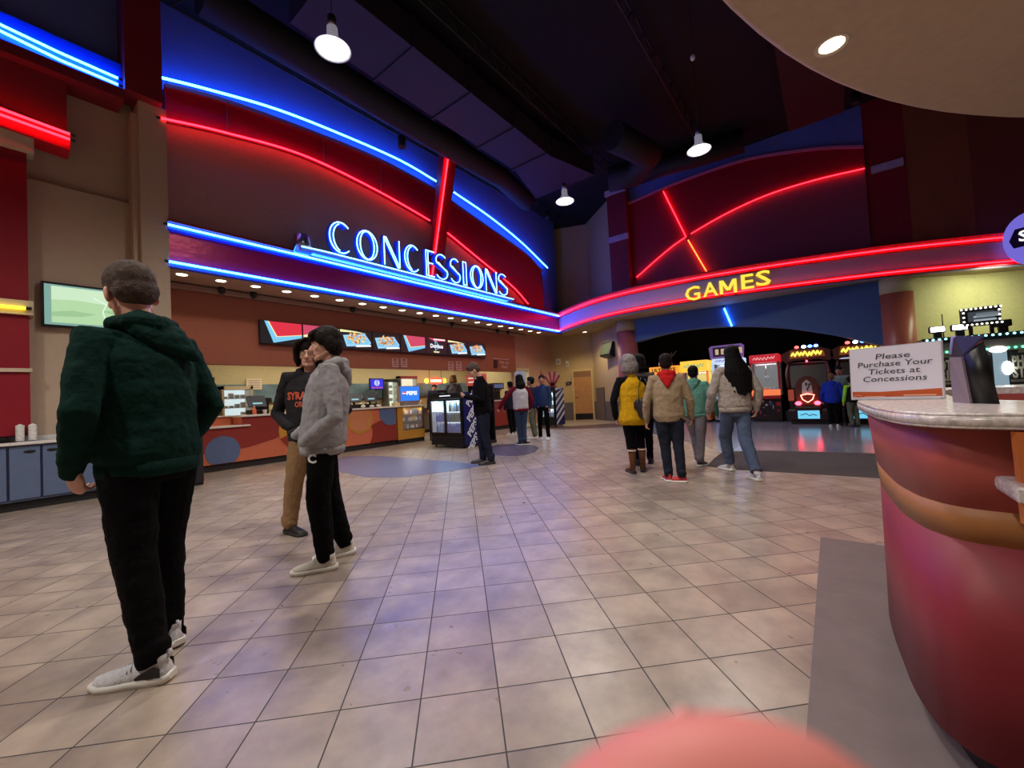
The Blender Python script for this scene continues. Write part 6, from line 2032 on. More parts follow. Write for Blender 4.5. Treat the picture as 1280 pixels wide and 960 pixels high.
def person(label, xy, az, H, cfg):
    k = H / 1.75
    t = thing('person', label, 'person', (xy[0], xy[1], 0), math.radians(az - 90))
    vox = cfg.get('vox', .008)
    fat = cfg.get('fat', 1.0)
    skin = cfg.get('skin', SKIN)
    ln = cfg.get('lean', 0.0)
    S = lambda p: V(p) * k
    # joints (for a 1.75 m figure, scaled by k)
    hipz, shz = .90, 1.43
    pel = V((0, 0, hipz)); chest = V((0, ln * .6, 1.25)); neck = V((0, ln, 1.475))
    J = {}
    for s_, nm in ((-1, 'L'), (1, 'R')):
        J['hip' + nm] = V((s_ * .088, 0, hipz - .02))
        fx, fy, fz, fyaw = cfg.get('foot' + nm, (s_ * .11, 0.0, 0.0, 0.0))
        J['foot' + nm] = (fx, fy, fz, fyaw)
        a_ = math.radians(fyaw)
        ank = V((fx + math.sin(-a_) * -.075 * 1.0, fy - math.cos(a_) * .075, .085 + fz))
        J['ank' + nm] = ank
        kn = cfg.get('knee' + nm)
        if kn is None:
            mid = (J['hip' + nm] + ank) / 2
            kn = (mid.x, mid.y + .035, mid.z + .03)
        J['knee' + nm] = V(kn)
        J['sh' + nm] = V((s_ * .178 * (1 + (fat - 1) * .6), ln * .95, shz - cfg.get('shrug', 0)))
        J['el' + nm] = V(cfg.get('el' + nm, (s_ * .235 * fat, ln - .03, 1.13)))
        J['wr' + nm] = V(cfg.get('wr' + nm, (s_ * .24 * fat, ln + .05, .88)))
    hs = cfg.get('hs', 1.07)
    hM = head_M(S(neck + V((0, .018, .045))), cfg.get('hyaw', 0), cfg.get('hpitch', 0), cfg.get('hroll', 0), k * hs * 1.0)
    # ---- body: one surface
    b = MB()
    add_head(b, hM)
    b.tube([S(neck + V((0, -.012, -.07))), S(neck + V((0, -.008, 0))), hM @ V((0, -.015, .045)), hM @ V((0, -.01, .10))], [.060 * k, .053 * k, .052 * k, .05 * k], n=14)
    b.tube([S(pel), S(pel + V((0, 0, .15))), S(chest), S(V((0, ln * .9, 1.38))), S(neck + V((0, -.01, -.03)))], [(.135 * k, .09 * k), (.125 * k, .085 * k), (.155 * k, .095 * k), (.135 * k, .075 * k), (.06 * k, .05 * k)], n=16, flat=(1, 0, 0))
    for nm, s_ in (('L', -1), ('R', 1)):
        b.tube([S(V((J['sh' + nm].x * .55, J['sh' + nm].y, J['sh' + nm].z - .01))), S(J['sh' + nm]), S((J['sh' + nm] + J['el' + nm]) / 2), S(J['el' + nm]), S((J['el' + nm] * .6 + J['wr' + nm] * .4)), S(J['wr' + nm])], [.05 * k, .050 * k, .044 * k, .036 * k, .036 * k, .025 * k], n=12, round_ends=True)
        if not cfg.get('pocket' + nm):
            d = (J['wr' + nm] - J['el' + nm]).normalized()
            hd = V(cfg.get('hd' + nm, tuple(d)))
            pn = V(cfg.get('pn' + nm, (-s_, .25, 0)))
            add_hand(b, S(J['wr' + nm]), hd, pn, k, cfg.get('curl' + nm, 38), side=cfg.get('thumb' + nm, 1 if (hd.cross(pn)).y > 0 or abs(hd.y) > .6 else -1))
        b.tube([S(J['hip' + nm] + V((0, 0, .03))), S((J['hip' + nm] + J['knee' + nm]) / 2), S(J['knee' + nm]), S(J['knee' + nm] * .6 + J['ank' + nm] * .4), S(J['ank' + nm])], [.080 * k, .068 * k, .052 * k, .048 * k, .034 * k], n=12, round_ends=True)
        fy_ = math.radians(J['foot' + nm][3]); fd = V((-math.sin(fy_), math.cos(fy_), 0))
        b.tube([S(J['ank' + nm] + V((0, 0, -.03))), S(J['ank' + nm] + fd * .08 + V((0, 0, -.042))), S(J['ank' + nm] + fd * .14 + V((0, 0, -.05)))], [(.030 * k, .026 * k), (.030 * k, .018 * k), (.028 * k, .012 * k)], n=10, flat=(1, 0, 0), round_ends=True)
    skinned(b, 'body', skin, t, vox * .85, smooth=2)
    # ---- eyes, brows, lips
    if cfg.get('face', True):
        for s_ in (-1, 1):
            b = MB(); b.ball((s_ * .030, .0735, .112), (.0125, .0085, .0065), M=hM, seg=12); e = b.build('eye', mat('eye_white', (220, 214, 208), .3, noise_amt=0), t, smooth=True)
            b = MB(); b.ball((s_ * .030, .0800, .112), (.0055, .003, .0055), M=hM, seg=10); b.build('iris', mat('iris_dark', (50, 34, 26), .2, noise_amt=0), e, smooth=True)
            b = MB(); b.tube([(s_ * .014, .090, .134), (s_ * .032, .088, .139), (s_ * .050, .073, .133)], [.003, .0038, .002], n=6, M=hM); b.build('eyebrow', cfg['hairmat'], t, smooth=True)
        b = MB(); b.tube([(-.022, .080, .053), (-.008, .092, .056), (0, .092, .055), (.008, .092, .056), (.022, .080, .053)], [.002, .005, .0045, .005, .002], n=6, M=hM); b.build('lips', mat('lips', (170, 96, 88), .45), t, smooth=True)
    # ---- hair
    hm = cfg['hairmat']; st = cfg.get('hair', 'short')
    hM0 = hM; hf = 1 + vox * 7 + (.14 if st == 'bob' else 0)
    hM = hM0 @ Matrix.Translation((0, -.02, .14)) @ Matrix.Scale(hf, 4) @ Matrix.Translation((0, .02, -.14))
    b = MB()
    if st == 'short':
        b.ball((0, -.022, .160), (.080, .094, .084), M=hM, seg=24); b.ball((0, -.045, .115), (.074, .062, .070), M=hM, seg=20); b.ball((0, .030, .205), (.060, .052, .034), M=hM, seg=16)
    elif st == 'buzz':
        b.ball((0, -.018, .156), (.078, .092, .084), M=hM, seg=24); b.ball((0, -.046, .112), (.072, .058, .062), M=hM, seg=20)
    elif st == 'mop':
        b.ball((0, -.015, .164), (.083, .099, .084), M=hM, seg=24); b.ball((0, -.045, .105), (.080, .070, .085), M=hM, seg=20); b.ball((0, .052, .182), (.068, .048, .040), M=hM, seg=16)
        for s_ in (-1, 1):
            b.ball((s_ * .070, .015, .150), (.022, .045, .05), M=hM, seg=14)
            if cfg.get('sidehair', 1): b.ball((s_ * .078, -.022, .110), (.018, .040, .055), M=hM, seg=14)
        for j in range(7):
            x = -.052 + j * .0175
            b.tube([(x, .050, .205), (x * 1.05, .088, .180), (x * 1.1, .096 - abs(x) * .3, .152 - .006 * (j % 3))], [.016, .014, .005], n=7, M=hM, round_ends=True)
    elif st == 'curtain':
        b.ball((0, -.018, .166), (.090, .102, .088), M=hM, seg=24); b.ball((0, -.055, .095), (.088, .070, .095), M=hM, seg=20)
        for s_ in (-1, 1):
            for j in range(5):
                y = .055 - j * .022
                b.tube([(s_ * .010, y + .01, .235), (s_ * .062, y + .022, .205), (s_ * .086, y + .008, .15), (s_ * (.088 + .008 * (j % 2)), y - .010, .085 - .01 * (j % 3)), (s_ * .084, y - .016, .030 - .01 * (j % 2))], [.015, .019, .018, .016, .007], n=7, M=hM, round_ends=True)
    elif st in ('long', 'bob'):
        b.ball((0, -.018, .162), (.086, .100, .086), M=hM, seg=24); b.ball((0, -.05, .105), (.088, .068, .09), M=hM, seg=20)
        L = cfg.get('hairlen', .42) if st == 'long' else .13
        base = hM @ V((0, -.06, .12))
        n_ = 11
        for j in range(n_):
            u = (j - (n_ - 1) / 2) / ((n_ - 1) / 2)
            p0 = hM @ V((u * .070, -.055 + .045 * u * u, .15)); wv = .008 * math.sin(j * 2.1)
            sp = cfg.get('hairspread', 1.0)
            p1 = base + V((u * .088 * k, -.045 * k + .05 * k * u * u, -.06 * k))
            p2 = base + V((u * .100 * k * sp + wv, -.065 * k + .04 * k * u * u, -L * .45 * k)) + V(cfg.get('hairdrift', (0, 0, 0))) * .4
            p3 = base + V((u * .085 * k * sp - wv, -.070 * k + .03 * k * u * u, -L * k * (1 - .1 * abs(u)))) + V(cfg.get('hairdrift', (0, 0, 0)))
            if st == 'bob':
                b.tube([p0, p1, base + V((u * .108 * k, -.05 * k + .07 * k * u * u, -.09 * k)), base + V((u * .078 * k, -.025 * k + .05 * k * u * u, -L * k))], [.024 * k, .032 * k, .034 * k, .016 * k], n=8, round_ends=True)
            else:
                b.tube([p0, p1, p2, p3], [.022 * k, .030 * k, .034 * k, .012 * k], n=8, round_ends=True)
    elif st == 'ponytail':
        b.ball((0, -.018, .160), (.080, .096, .084), M=hM, seg=24); b.ball((0, -.105, .185), (.03, .03, .03), M=hM, seg=12)
        b.tube([(0, -.11, .185), (0, -.15, .14), (0, -.14, .02)], [.022, .028, .01], n=8, M=hM, round_ends=True)
    skinned(b, 'hair', hm, t, vox * .9, smooth=2, folds=.008, fscale=.03)
    hM = hM0
    # ---- top
    tm = cfg['top']; sm = cfg.get('sleeves', tm)
    hemz = cfg.get('hem', .86); f = fat; puff = cfg.get('puff', 1.0)
    b = MB()
    w0 = cfg.get('hemw', 1.0)
    prof = [(hemz, .168 * w0, .118 * w0), (hemz + .035, .176 * w0, .126 * w0), (hemz + .08, .190 * w0, .138 * w0), (1.06, .182, .132), (1.20, .192, .135), (1.32, .192, .125), (1.395, .165, .105), (1.44, .115, .085), (1.475, .075, .068)]
    b.tube([S((0, ln * max(0, (z - .9) / .58), z)) for z, _, _ in prof], [(a_ * k * f * puff, c_ * k * f * puff * cfg.get('deep', 1.0)) for _, a_, c_ in prof], n=24, flat=(1, 0, 0))
    sleeve_b = b if sm is tm else None
    for nm, s_ in (('L', -1), ('R', 1)):
        sb = sleeve_b or MB()
        sh, el, wr = J['sh' + nm], J['el' + nm], J['wr' + nm]
        inner_p = V((sh.x * .45, sh.y, sh.z - .015))
        dlow = (wr - el).normalized()
        ew = wr + dlow * .025 if not cfg.get('pocket' + nm) else wr
        sb.tube([S(inner_p), S(sh + V((0, 0, -.008))), S(sh * .55 + el * .45), S(el), S(el * .55 + wr * .45), S(wr - dlow * .05), S(ew)], [.070 * k * f, .068 * k * f * puff, .062 * k * puff, .056 * k * puff, .054 * k * puff, .050 * k * puff, .036 * k * puff], n=14, round_ends=True)
        if sleeve_b is None:
            skinned(sb, 'sleeve', sm, t, vox, smooth=4, folds=.014 * cfg.get('wr', 1), fscale=.07)
    top = skinned(b, cfg.get('topname', 'hoodie'), tm, t, vox, smooth=4, folds=.020 * cfg.get('wr', 1), fscale=.10)
    if cfg.get('hem_band', True):
        b = MB(); z = hemz
        a0_, c0_ = .168 * w0 * k * f * puff, .118 * w0 * k * f * puff * cfg.get('deep', 1.0)
        b.tube([S((0, 0, z - .012)), S((0, 0, z + .01)), S((0, 0, z + .055))], [(a0_ * 1.0, c0_ * 1.0), (a0_ * 1.07, c0_ * 1.09), (a0_ * 1.08, c0_ * 1.10)], n=32, flat=(1, 0, 0)); b.build('hem_band', cfg.get('bandmat', tm), t, smooth=True)
    if cfg.get('hood'):
        hc = cfg.get('hoodmat', tm)
        b = MB()
        b.tube([S(neck + V((x, y, z))) for x, y, z in [(-.02, .085, -.045), (-.07, .06, -.01), (-.098, .005, .012), (-.085, -.06, .022), (0, -.095, .018), (.085, -.06, .022), (.098, .005, .012), (.07, .06, -.01), (.02, .085, -.045)]], [.020 * k, .028 * k, .034 * k, .040 * k, .046 * k, .040 * k, .034 * k, .028 * k, .020 * k], n=10, round_ends=True)
        tip = cfg.get('hoodtip', (0, -.125, -.13))
        b.tube([S(neck + V((0, -.07, .0))), S(neck + V((tip[0] * .5, -.105, -.05))), S(neck + V(tip))], [(.105 * k, .045 * k), (.092 * k, .048 * k), (.030 * k, .025 * k)], n=16, flat=(1, 0, 0), round_ends=True)
        skinned(b, 'hood', hc, t, vox, smooth=4, folds=.016, fscale=.06)
    if cfg.get('collar'):
        b = MB(); b.tube([S(neck + V((0, -.01, -.05))), S(neck + V((0, -.008, .0))), S(neck + V((0, -.005, .04)))], [(.082 * k, .075 * k), (.068 * k, .066 * k), (.066 * k, .066 * k)], n=20, cap=False); skb = b.build('collar', cfg['collar'], t, smooth=True)
        sd = skb.modifiers.new('thick', 'SOLIDIFY'); sd.thickness = .008
    # ---- trousers
    pm_ = cfg['legs']; tw = cfg.get('tw', 1.0); dp_ = min(1.15, cfg.get('deep', 1.0))
    b = MB()
    b.tube([S((0, 0, .80)), S((0, 0, .86)), S((0, 0, .93)), S((0, 0, 1.0))], [(.13 * k * f, .10 * k * f * dp_), (.160 * k * f, .118 * k * f * dp_), (.158 * k * f, .112 * k * f * dp_), (.145 * k * f, .10 * k * f)], n=20, flat=(1, 0, 0))
    for nm in 'LR':
        hp, kn, an = J['hip' + nm], J['knee' + nm], J['ank' + nm]
        end = an + (kn - an).normalized() * cfg.get('cuffup', -.015)
        rr = [.098 * f, .088 * f, .068 * tw, .062 * tw, .056 * tw, cfg.get('cuffr', .052)]
        b.tube([S(hp), S(hp * .6 + kn * .4), S(kn), S(kn * .6 + an * .4), S(kn * .25 + an * .75), S(end)], [r_ * k for r_ in rr], n=14, round_ends=False)
        if cfg.get('stack', True):
            b.tube([S(an + V((0, -.004, .05))), S(an + V((0, .006, .02)))], [cfg.get('cuffr', .052) * 1.12 * k, cfg.get('cuffr', .052) * 1.05 * k], n=12, round_ends=True)
    tr = skinned(b, cfg.get('legname', 'trousers'), pm_, t, vox, smooth=3, folds=.016, fscale=.07)
    # ---- shoes
    if not cfg.get('noshoes'):
        for nm in 'LR':
            fx, fy, fz, fyaw = J['foot' + nm]
            shoe(t, S((fx, fy, fz)), fyaw, k * cfg.get('shoek', 1.0), cfg['shoe'], cfg['sole'], cfg.get('shoename', 'shoe'), boot=cfg.get('boot', False), pitch=cfg.get('fp' + nm, 0), patch=cfg.get('patch', False), tab=cfg.get('tab', False), laces=cfg.get('laces'))
    t['_k'] = k
    return t, hM, S, J


def top_H(xy, px_, py_):
    d = ray(px_, py_)
    return CAMZ + d.z * math.hypot(*xy) / d.xy.length


def th(xy): return math.degrees(math.atan2(xy[1], xy[0]))


HB = mat('hair_dark_brown', (30, 21, 18), .7, noise_amt=.3, nscale=60, bump=.5, bscale=120, spec=.15)
HBK = mat('hair_black', (13, 11, 12), .7, noise_amt=.3, nscale=60, bump=.5, bscale=120, spec=.15)
HG = mat('hair_grey_brown', (84, 70, 64), .7, noise_amt=.35, nscale=50, bump=.6, bscale=150, spec=.15)
HGR = mat('hair_silver', (138, 132, 130), .7, noise_amt=.3, nscale=40, bump=.6, bscale=90, spec=.15)
HBL = mat('hair_dark_blond', (112, 82, 54), .7, noise_amt=.3, nscale=50, bump=.5, bscale=120, spec=.15)
WSOLE = mat('white_rubber_sole', (226, 224, 218), .5, noise_amt=.03)
WSHOE = mat('white_knit_shoe', (206, 206, 210), .75, noise_amt=.12, nscale=60, bump=.4, bscale=160)
BSHOE = mat('black_shoe', (24, 24, 28), .5, noise_amt=.05)
BSOLE = mat('dark_sole', (40, 38, 38), .6)
BLKP = fabric('black_fleece', (9, 9, 11))

# --- man in green
xy = (.50, 2.60)
P1, hM1, S1_, J1 = person('grey haired man in a dark green hoodie and black sweatpants, seen from behind', xy, 113, 1.88, dict(
    vox=.0065, hairmat=HG, hair='buzz', hyaw=-14, hpitch=13, hroll=-4, hs=1.14, fat=1.08, shrug=.02, top=fabric('green_fleece', (13, 43, 38), bump=.5, bscale=26), hood=True, hoodtip=(.13, -.15, -.12), hem=.84, wr=.95, lean=.05,
    legs=BLKP, tw=1.12, cuffr=.052, footL=(-.125, -.06, 0, 22), footR=(.13, .16, 0, -8), shoe=WSHOE, sole=WSOLE, patch=True, tab=True, laces=mat('grey_lace', (150, 150, 165), .7),
    elL=(-.265, -.03, 1.12), wrL=(-.205, .13, .89), hdL=(.30, .25, -.9), elR=(.265, -.03, 1.12), wrR=(.20, .12, .90), pocketR=True, curlL=60))
# --- boy in grey
xy = (1.57, 3.04)
P2, hM2, S2_, J2 = person('dark haired boy in a light grey hoodie and black trousers, standing side on', xy, 150, 1.745, dict(
    vox=.0065, hairmat=HB, hair='mop', hyaw=4, hpitch=6, fat=1.04, deep=1.16, hs=1.06, top=fabric('heather_grey_fleece', (154, 152, 156), bump=.5, bscale=26), hood=True, hem=.83, wr=.9, lean=-.075, hemw=1.02,
    legs=BLKP, tw=1.22, footL=(-.12, .075, 0, -8), footR=(.115, -.05, 0, 6), shoe=mat('off_white_shoe', (206, 202, 190), .7, noise_amt=.06), sole=WSOLE, laces=mat('cream_lace', (225, 220, 205), .7),
    elL=(-.275, -.10, 1.09), wrL=(-.20, .11, .93), pocketL=True, pocketR=True, elR=(.265, -.10, 1.10), wrR=(.12, .19, .96), shoek=1.04))
# --- boy in charcoal
xy = (1.955, 3.97)
P3, hM3, S3_, J3 = person('boy in glasses and an orange lettered charcoal hoodie, behind the boy in grey', xy, 228, 1.78, dict(
    vox=.0065, hairmat=HB, hair='curtain', hyaw=4, hpitch=3, fat=1.17, hs=1.12, top=fabric('charcoal_fleece', (44, 43, 46), bump=.5, bscale=26), hood=True, hem=.84, wr=.9,
    legs=fabric('khaki_twill', (146, 116, 84), bump=.3, bscale=40), tw=1.2, cuffr=.066, footR=(.15, .10, 0, 50), footL=(-.08, -.02, 0, -8), shoe=BSHOE, sole=BSOLE,
    elR=(.31, -.03, 1.10), wrR=(.15, .15, .97), elL=(-.31, -.03, 1.10), wrL=(-.15, .15, .97), pocketR=True, pocketL=True))
b = MB(); b.tube([S3_((-.07, .16, .94)), S3_((0, .17, .94)), S3_((.07, .16, .94))], [(.03, .10)] * 3, n=16, flat=(0, .3, 1), round_ends=True)
skinned(b, 'front_pocket', MATS['charcoal_fleece'], P3, .007, smooth=4, folds=.01, fscale=.06)
b = MB()
for s_ in (-1, 1):
    b.tube([(s_ * .031 + .021 * math.cos(a * PI / 8), .094, .112 + .017 * math.sin(a * PI / 8)) for a in range(17)], .0016, n=5, M=hM3)
    b.tube([(s_ * .052, .093, .116), (s_ * .078, .0, .118)], .0016, n=5, M=hM3)
b.tube([(-.010, .094, .115), (.010, .094, .115)], .0016, n=5, M=hM3)
b.build('spectacles', mat('dark_rim', (60, 50, 50), .3), P3)


def project_text(P, part, lines, mt, name='lettering'):
    """lay flat lettering on the front of a garment by casting each vertex on to its surface"""
    bpy.context.view_layer.update()
    dg = bpy.context.evaluated_depsgraph_get()
    tgt = [c for c in P.children if c.name.split('.')[0] == part][0]
    bvh = BVHTree.FromObject(tgt, dg)
    b = MB()
    for s_, size, x, z, wd_, dirn in lines:
        b2 = MB(); b2.text(s_, size, frame((0, 0, 0), (-1 * dirn, 0, 0), (0, 0, 1)), ext=0.0, off=.004 * size / .1, wid=wd_)
        bmesh.ops.subdivide_edges(b2.bm, edges=b2.bm.edges[:], cuts=1)
        bmesh.ops.triangulate(b2.bm, faces=b2.bm.faces[:])
        for v in b2.bm.verts:
            q = V((x + v.co.x, .5 * dirn, z + v.co.z))
            hit = bvh.ray_cast(q, V((0, -dirn, 0)))
            v.co = (hit[0] + V((0, .004 * dirn, 0))) if hit[0] is not None else V((q.x, .13 * dirn, q.z))
        b.merge(b2.bm)
    o = b.build(name, mt, P)
    return o


project_text(P3, 'hoodie', [('SYRACUSE', .095, 0, 1.275, .36, 1), ('ORANGE', .070, 0, 1.195, .21, 1), ('S', .09, 0, 1.12, None, 1)], mat('orange_print_text', (214, 92, 64), .7, noise_amt=0))
# letters on the black trousers of the boy in grey


def project_side(P, part, s_, size, y, z, mt, side=-1, wid=None, rot=False, name='lettering', x0=-.6):
    bpy.context.view_layer.update()
    dg = bpy.context.evaluated_depsgraph_get()
    tgt = [c for c in P.children if c.name.split('.')[0] == part][0]
    bvh = BVHTree.FromObject(tgt, dg)
    right, up = ((0, -1, 0), (0, 0, 1)) if not rot else ((0, 0, -1), (0, -1, 0))
    b2 = MB(); b2.text(s_, size, frame((0, 0, 0), right, up), ext=0.0, off=.004 * size / .1, wid=wid)
    bmesh.ops.subdivide_edges(b2.bm, edges=b2.bm.edges[:], cuts=1)
    bmesh.ops.triangulate(b2.bm, faces=b2.bm.faces[:])
    for v in b2.bm.verts:
        q = V((x0, y + v.co.y, z + v.co.z))
        hit = bvh.ray_cast(q, V((1, 0, 0)))
        v.co = hit[0] + V((-.004, 0, 0)) if hit[0] is not None else V((-.12, q.y, q.z))
    return b2.build(name, mt, P)


M_PWH = mat('white_print', (214, 210, 210), .7, noise_amt=0)
project_side(P2, 'trousers', 'C', .085, .065, .80, M_PWH)
project_side(P2, 'trousers', 'CICERO', .022, .065, .745, M_PWH, wid=.07) if False else None
project_side(P2, 'trousers', 'CREW', .10, .05, .25, mat('dark_red_print', (110, 26, 34), .7, noise_amt=0), wid=.16, rot=True) if False else None
b = MB()
an = J2['ankL']; kn_ = J2['kneeL']
c0, c1 = kn_ * .55 + an * .45, kn_ * .25 + an * .75
b.tube([S2_(c0 + V((-.052, .01, 0))), S2_(c1 + V((-.047, .01, 0)))], [(.005, .018)] * 2, n=8, flat=(1, 0, 0), round_ends=True)
b.build('shin_stripe', mat('dark_red_print', (110, 26, 34), .7, noise_amt=0), P2)
b = MB(); b.tube([S2_(c0 + V((-.056, .03, .03))), S2_(c0 + V((-.056, .0, .045))), S2_(c0 + V((-.056, .012, .01)))], .003, n=5); b.build('shin_mark', M_PWH, P2)

# --- man in black with a phone
xy = (5.5, 4.95)
HH = top_H(xy, 600, 455) + .02
P4, hM4, S4_, J4 = person('man in a black jacket and dark jeans looking down at a phone by the cooler', xy, th(xy) + 94, HH, dict(
    vox=.008, hairmat=HG, hair='short', hpitch=38, fat=1.18, top=fabric('black_jacket', (12, 12, 15), bump=.2), topname='jacket', collar=MATS['black_jacket'], hem=.84, hem_band=False, lean=.03,
    legs=fabric('dark_denim', (34, 38, 56), bump=.3), legname='jeans', tw=1.1, cuffr=.06, footL=(-.10, -.02, 0, 12), footR=(.12, .10, 0, -4), shoe=mat('brown_black_shoe', (52, 44, 40), .5), sole=BSOLE,
    elL=(-.27, .02, 1.12), wrL=(-.09, .27, 1.17), elR=(.27, .02, 1.12), wrR=(.09, .27, 1.17), hdL=(.55, .8, .25), hdR=(-.55, .8, .25), pnL=(.5, -.3, .8), pnR=(-.5, -.3, .8), curlL=55, curlR=55))
bpy.context.view_layer.update()
pp_ = wm(P4) @ S4_((0, .37, 1.215))
t = thing('phone', 'dark phone held in both hands by the man in the black jacket', 'phone', tuple(pp_), math.radians(th(xy) + 94 - 90))
b = MB(); Mx = Matrix.Rotation(math.radians(35), 4, 'X'); b.box((-.036, -.075, -.004), (.036, .075, .004), M=Mx, bev=.003); b.build('case', M_BLK, t)
b = MB(); b.box((-.032, -.07, .0042), (.032, .07, .0052), M=Mx); b.build('glass_face', screen('phone_screen', (90, 110, 140), .6), t)

# --- group by the second cooler
xy = (7.98, 5.95); HH = top_H(xy, 660, 469)
person('long haired person in a white top with maroon sleeves, arm stretched to the counter', xy, th(xy) + 18, HH, dict(
    vox=.009, hairmat=HBK, hair='long', hairlen=.30, top=fabric('white_jersey', (196, 192, 200)), topname='sweater', sleeves=fabric('maroon_jersey', (110, 26, 40)), bandmat=MATS['maroon_jersey'], hem=.86, puff=1.08, hemw=.98,
    legs=fabric('mid_denim', (52, 62, 88)), legname='jeans', tw=1.0, cuffr=.055, footL=(-.09, .02, 0, 15), footR=(.09, -.05, 0, -60), shoe=BSHOE, sole=WSOLE,
    elL=(-.40, .05, 1.18), wrL=(-.50, .20, .96), elR=(.30, .02, 1.14), wrR=(.30, .14, .92), hpitch=10))
xy = (9.3, 6.55); HH = top_H(xy, 657, 474) + .03
person('boy in a navy top and olive trousers behind the maroon sleeved person', xy, th(xy) + 70, HH, dict(
    vox=.009, hairmat=HBK, hair='short', top=fabric('navy_top', (34, 36, 52)), topname='sweatshirt', legs=fabric('olive_trousers', (96, 100, 84)), tw=1.2, cuffr=.065, footL=(-.1, 0, 0, 10), footR=(.1, .05, 0, -10), shoe=WSHOE, sole=WSOLE,
    elR=(.26, .02, 1.12), wrR=(.2, .2, 1.0), skin=SKIN2))
xy = (9.0, 5.98); HH = top_H(xy, 672, 470)
person('boy in a blue denim jacket, black trousers and white sneakers facing the lobby', xy, th(xy) + 158, HH, dict(
    vox=.009, hairmat=HB, hair='buzz', hyaw=22, top=fabric('denim_jacket', (46, 62, 98)), topname='jacket', hem_band=False, hem=.9, legs=BLKP, tw=.95, footL=(-.11, .05, 0, 10), footR=(.12, 0, 0, 30), shoe=WSHOE, sole=WSOLE, collar=MATS['denim_jacket'],
    skin=SKIN2, fat=.88, elL=(-.20, -.02, 1.13), elR=(.20, -.02, 1.13), wrL=(-.2, .03, .88), wrR=(.2, .03, .88)))
xy = (9.9, 7.75); HH = 1.6
person('dark dressed person at the far pickup counter behind the outstretched maroon sleeve', xy, th(xy) + 40, HH, dict(
    vox=.010, hairmat=HBK, hair='short', top=fabric('navy_top', (34, 36, 52)), topname='sweatshirt', legs=BLKP, footL=(-.1, 0, 0, 10), footR=(.1, .05, 0, -10), shoe=WSHOE, sole=WSOLE, skin=SKIN2))

# --- woman in yellow vest
xy = (5.76, 2.28); HH = top_H(xy, 794, 449)
PY, hMY, SY_, JY = person('silver haired woman in a mustard yellow vest and brown boots, walking away', xy, th(xy) + 10, HH, dict(
    vox=.008, hairmat=HGR, hair='bob', hs=1.22, hpitch=6, hroll=-10, face=True, fat=1.10, top=fabric('mustard_vest', (206, 158, 28), bump=.3), topname='vest', sleeves=fabric('black_sleeve', (20, 20, 24)), hem=.73, hem_band=False, hemw=1.12, puff=1.02, wr=1.2, collar=MATS['mustard_vest'] if 'mustard_vest' in MATS else None,
    legs=BLKP, legname='leggings', tw=.95, cuffr=.045, stack=False, footL=(-.10, -.03, 0, 14), footR=(.11, .07, 0, -14), shoe=fabric('brown_suede', (92, 58, 38)), sole=BSOLE, boot=True, shoename='boot',
    elL=(-.30, -.03, 1.13), wrL=(-.27, .06, .86), elR=(.30, -.04, 1.14), wrR=(.24, .16, .98), cuffup=.12))
for nm in 'LR':
    a_ = JY['ank' + nm]
    b = MB(); b.tube([SY_(a_ + V((0, -.012, .255))), SY_(a_ + V((0, -.012, .275)))], [(.060, .062), (.060, .062)], n=18, flat=(1, 0, 0))
    o = b.build('boot_trim', mat('cream_shearling', (226, 214, 198), .9, bump=.6, bscale=80), PY, smooth=True)
bpy.context.view_layer.update()
BM = wm(PY)
t = thing('shoulder_bag', 'black leather shoulder bag hanging on the back of the woman in the yellow vest', 'bag', tuple(BM @ SY_((.15, -.2, 1.0))), 0)
W2L = lambda p: BM @ SY_(p)
b = MB()
b.tube([W2L((.07, -.19, 1.04)), W2L((.12, -.205, 1.0)), W2L((.20, -.19, .98)), W2L((.26, -.13, 1.0))], [(.09, .02), (.15, .04), (.16, .05), (.09, .03)], n=16, flat=(0, 0, 1), round_ends=True)
o = b.build('bag_body', mat('bag_leather', (30, 24, 28), .45, bump=.3, bscale=30), t, world=True, smooth=True)
b = MB(); b.tube([W2L((.05, -.21, 1.08)), W2L((.06, -.20, 1.28)), W2L((.11, -.12, 1.44)), W2L((.15, .0, 1.47)), W2L((.17, .09, 1.40))], [(.012, .004)] * 5, n=8, flat=(1, 0, 0)); b.build('strap', MATS['bag_leather'], t, world=True)
b = MB(); b.tube([W2L((.28, -.13, 1.05)), W2L((.24, -.15, 1.25)), W2L((.18, -.08, 1.44))], [(.012, .004)] * 3, n=8, flat=(1, 0, 0)); b.build('strap', MATS['bag_leather'], t, world=True)
xy = (6.45, 2.42); HH = top_H(xy, 800, 446)
person('dark haired person in a brown grey jacket walking just ahead of the woman in yellow', xy, th(xy) - 4, HH, dict(
    vox=.009, hairmat=HBK, hair='bob', fat=1.1, top=fabric('brown_grey_jacket', (78, 68, 62)), topname='jacket', hem=.82, legs=BLKP, footL=(-.09, -.1, 0, 0), footR=(.09, .1, 0, 0), shoe=BSHOE, sole=BSOLE, collar=MATS['brown_grey_jacket'] if 'brown_grey_jacket' in MATS else None))
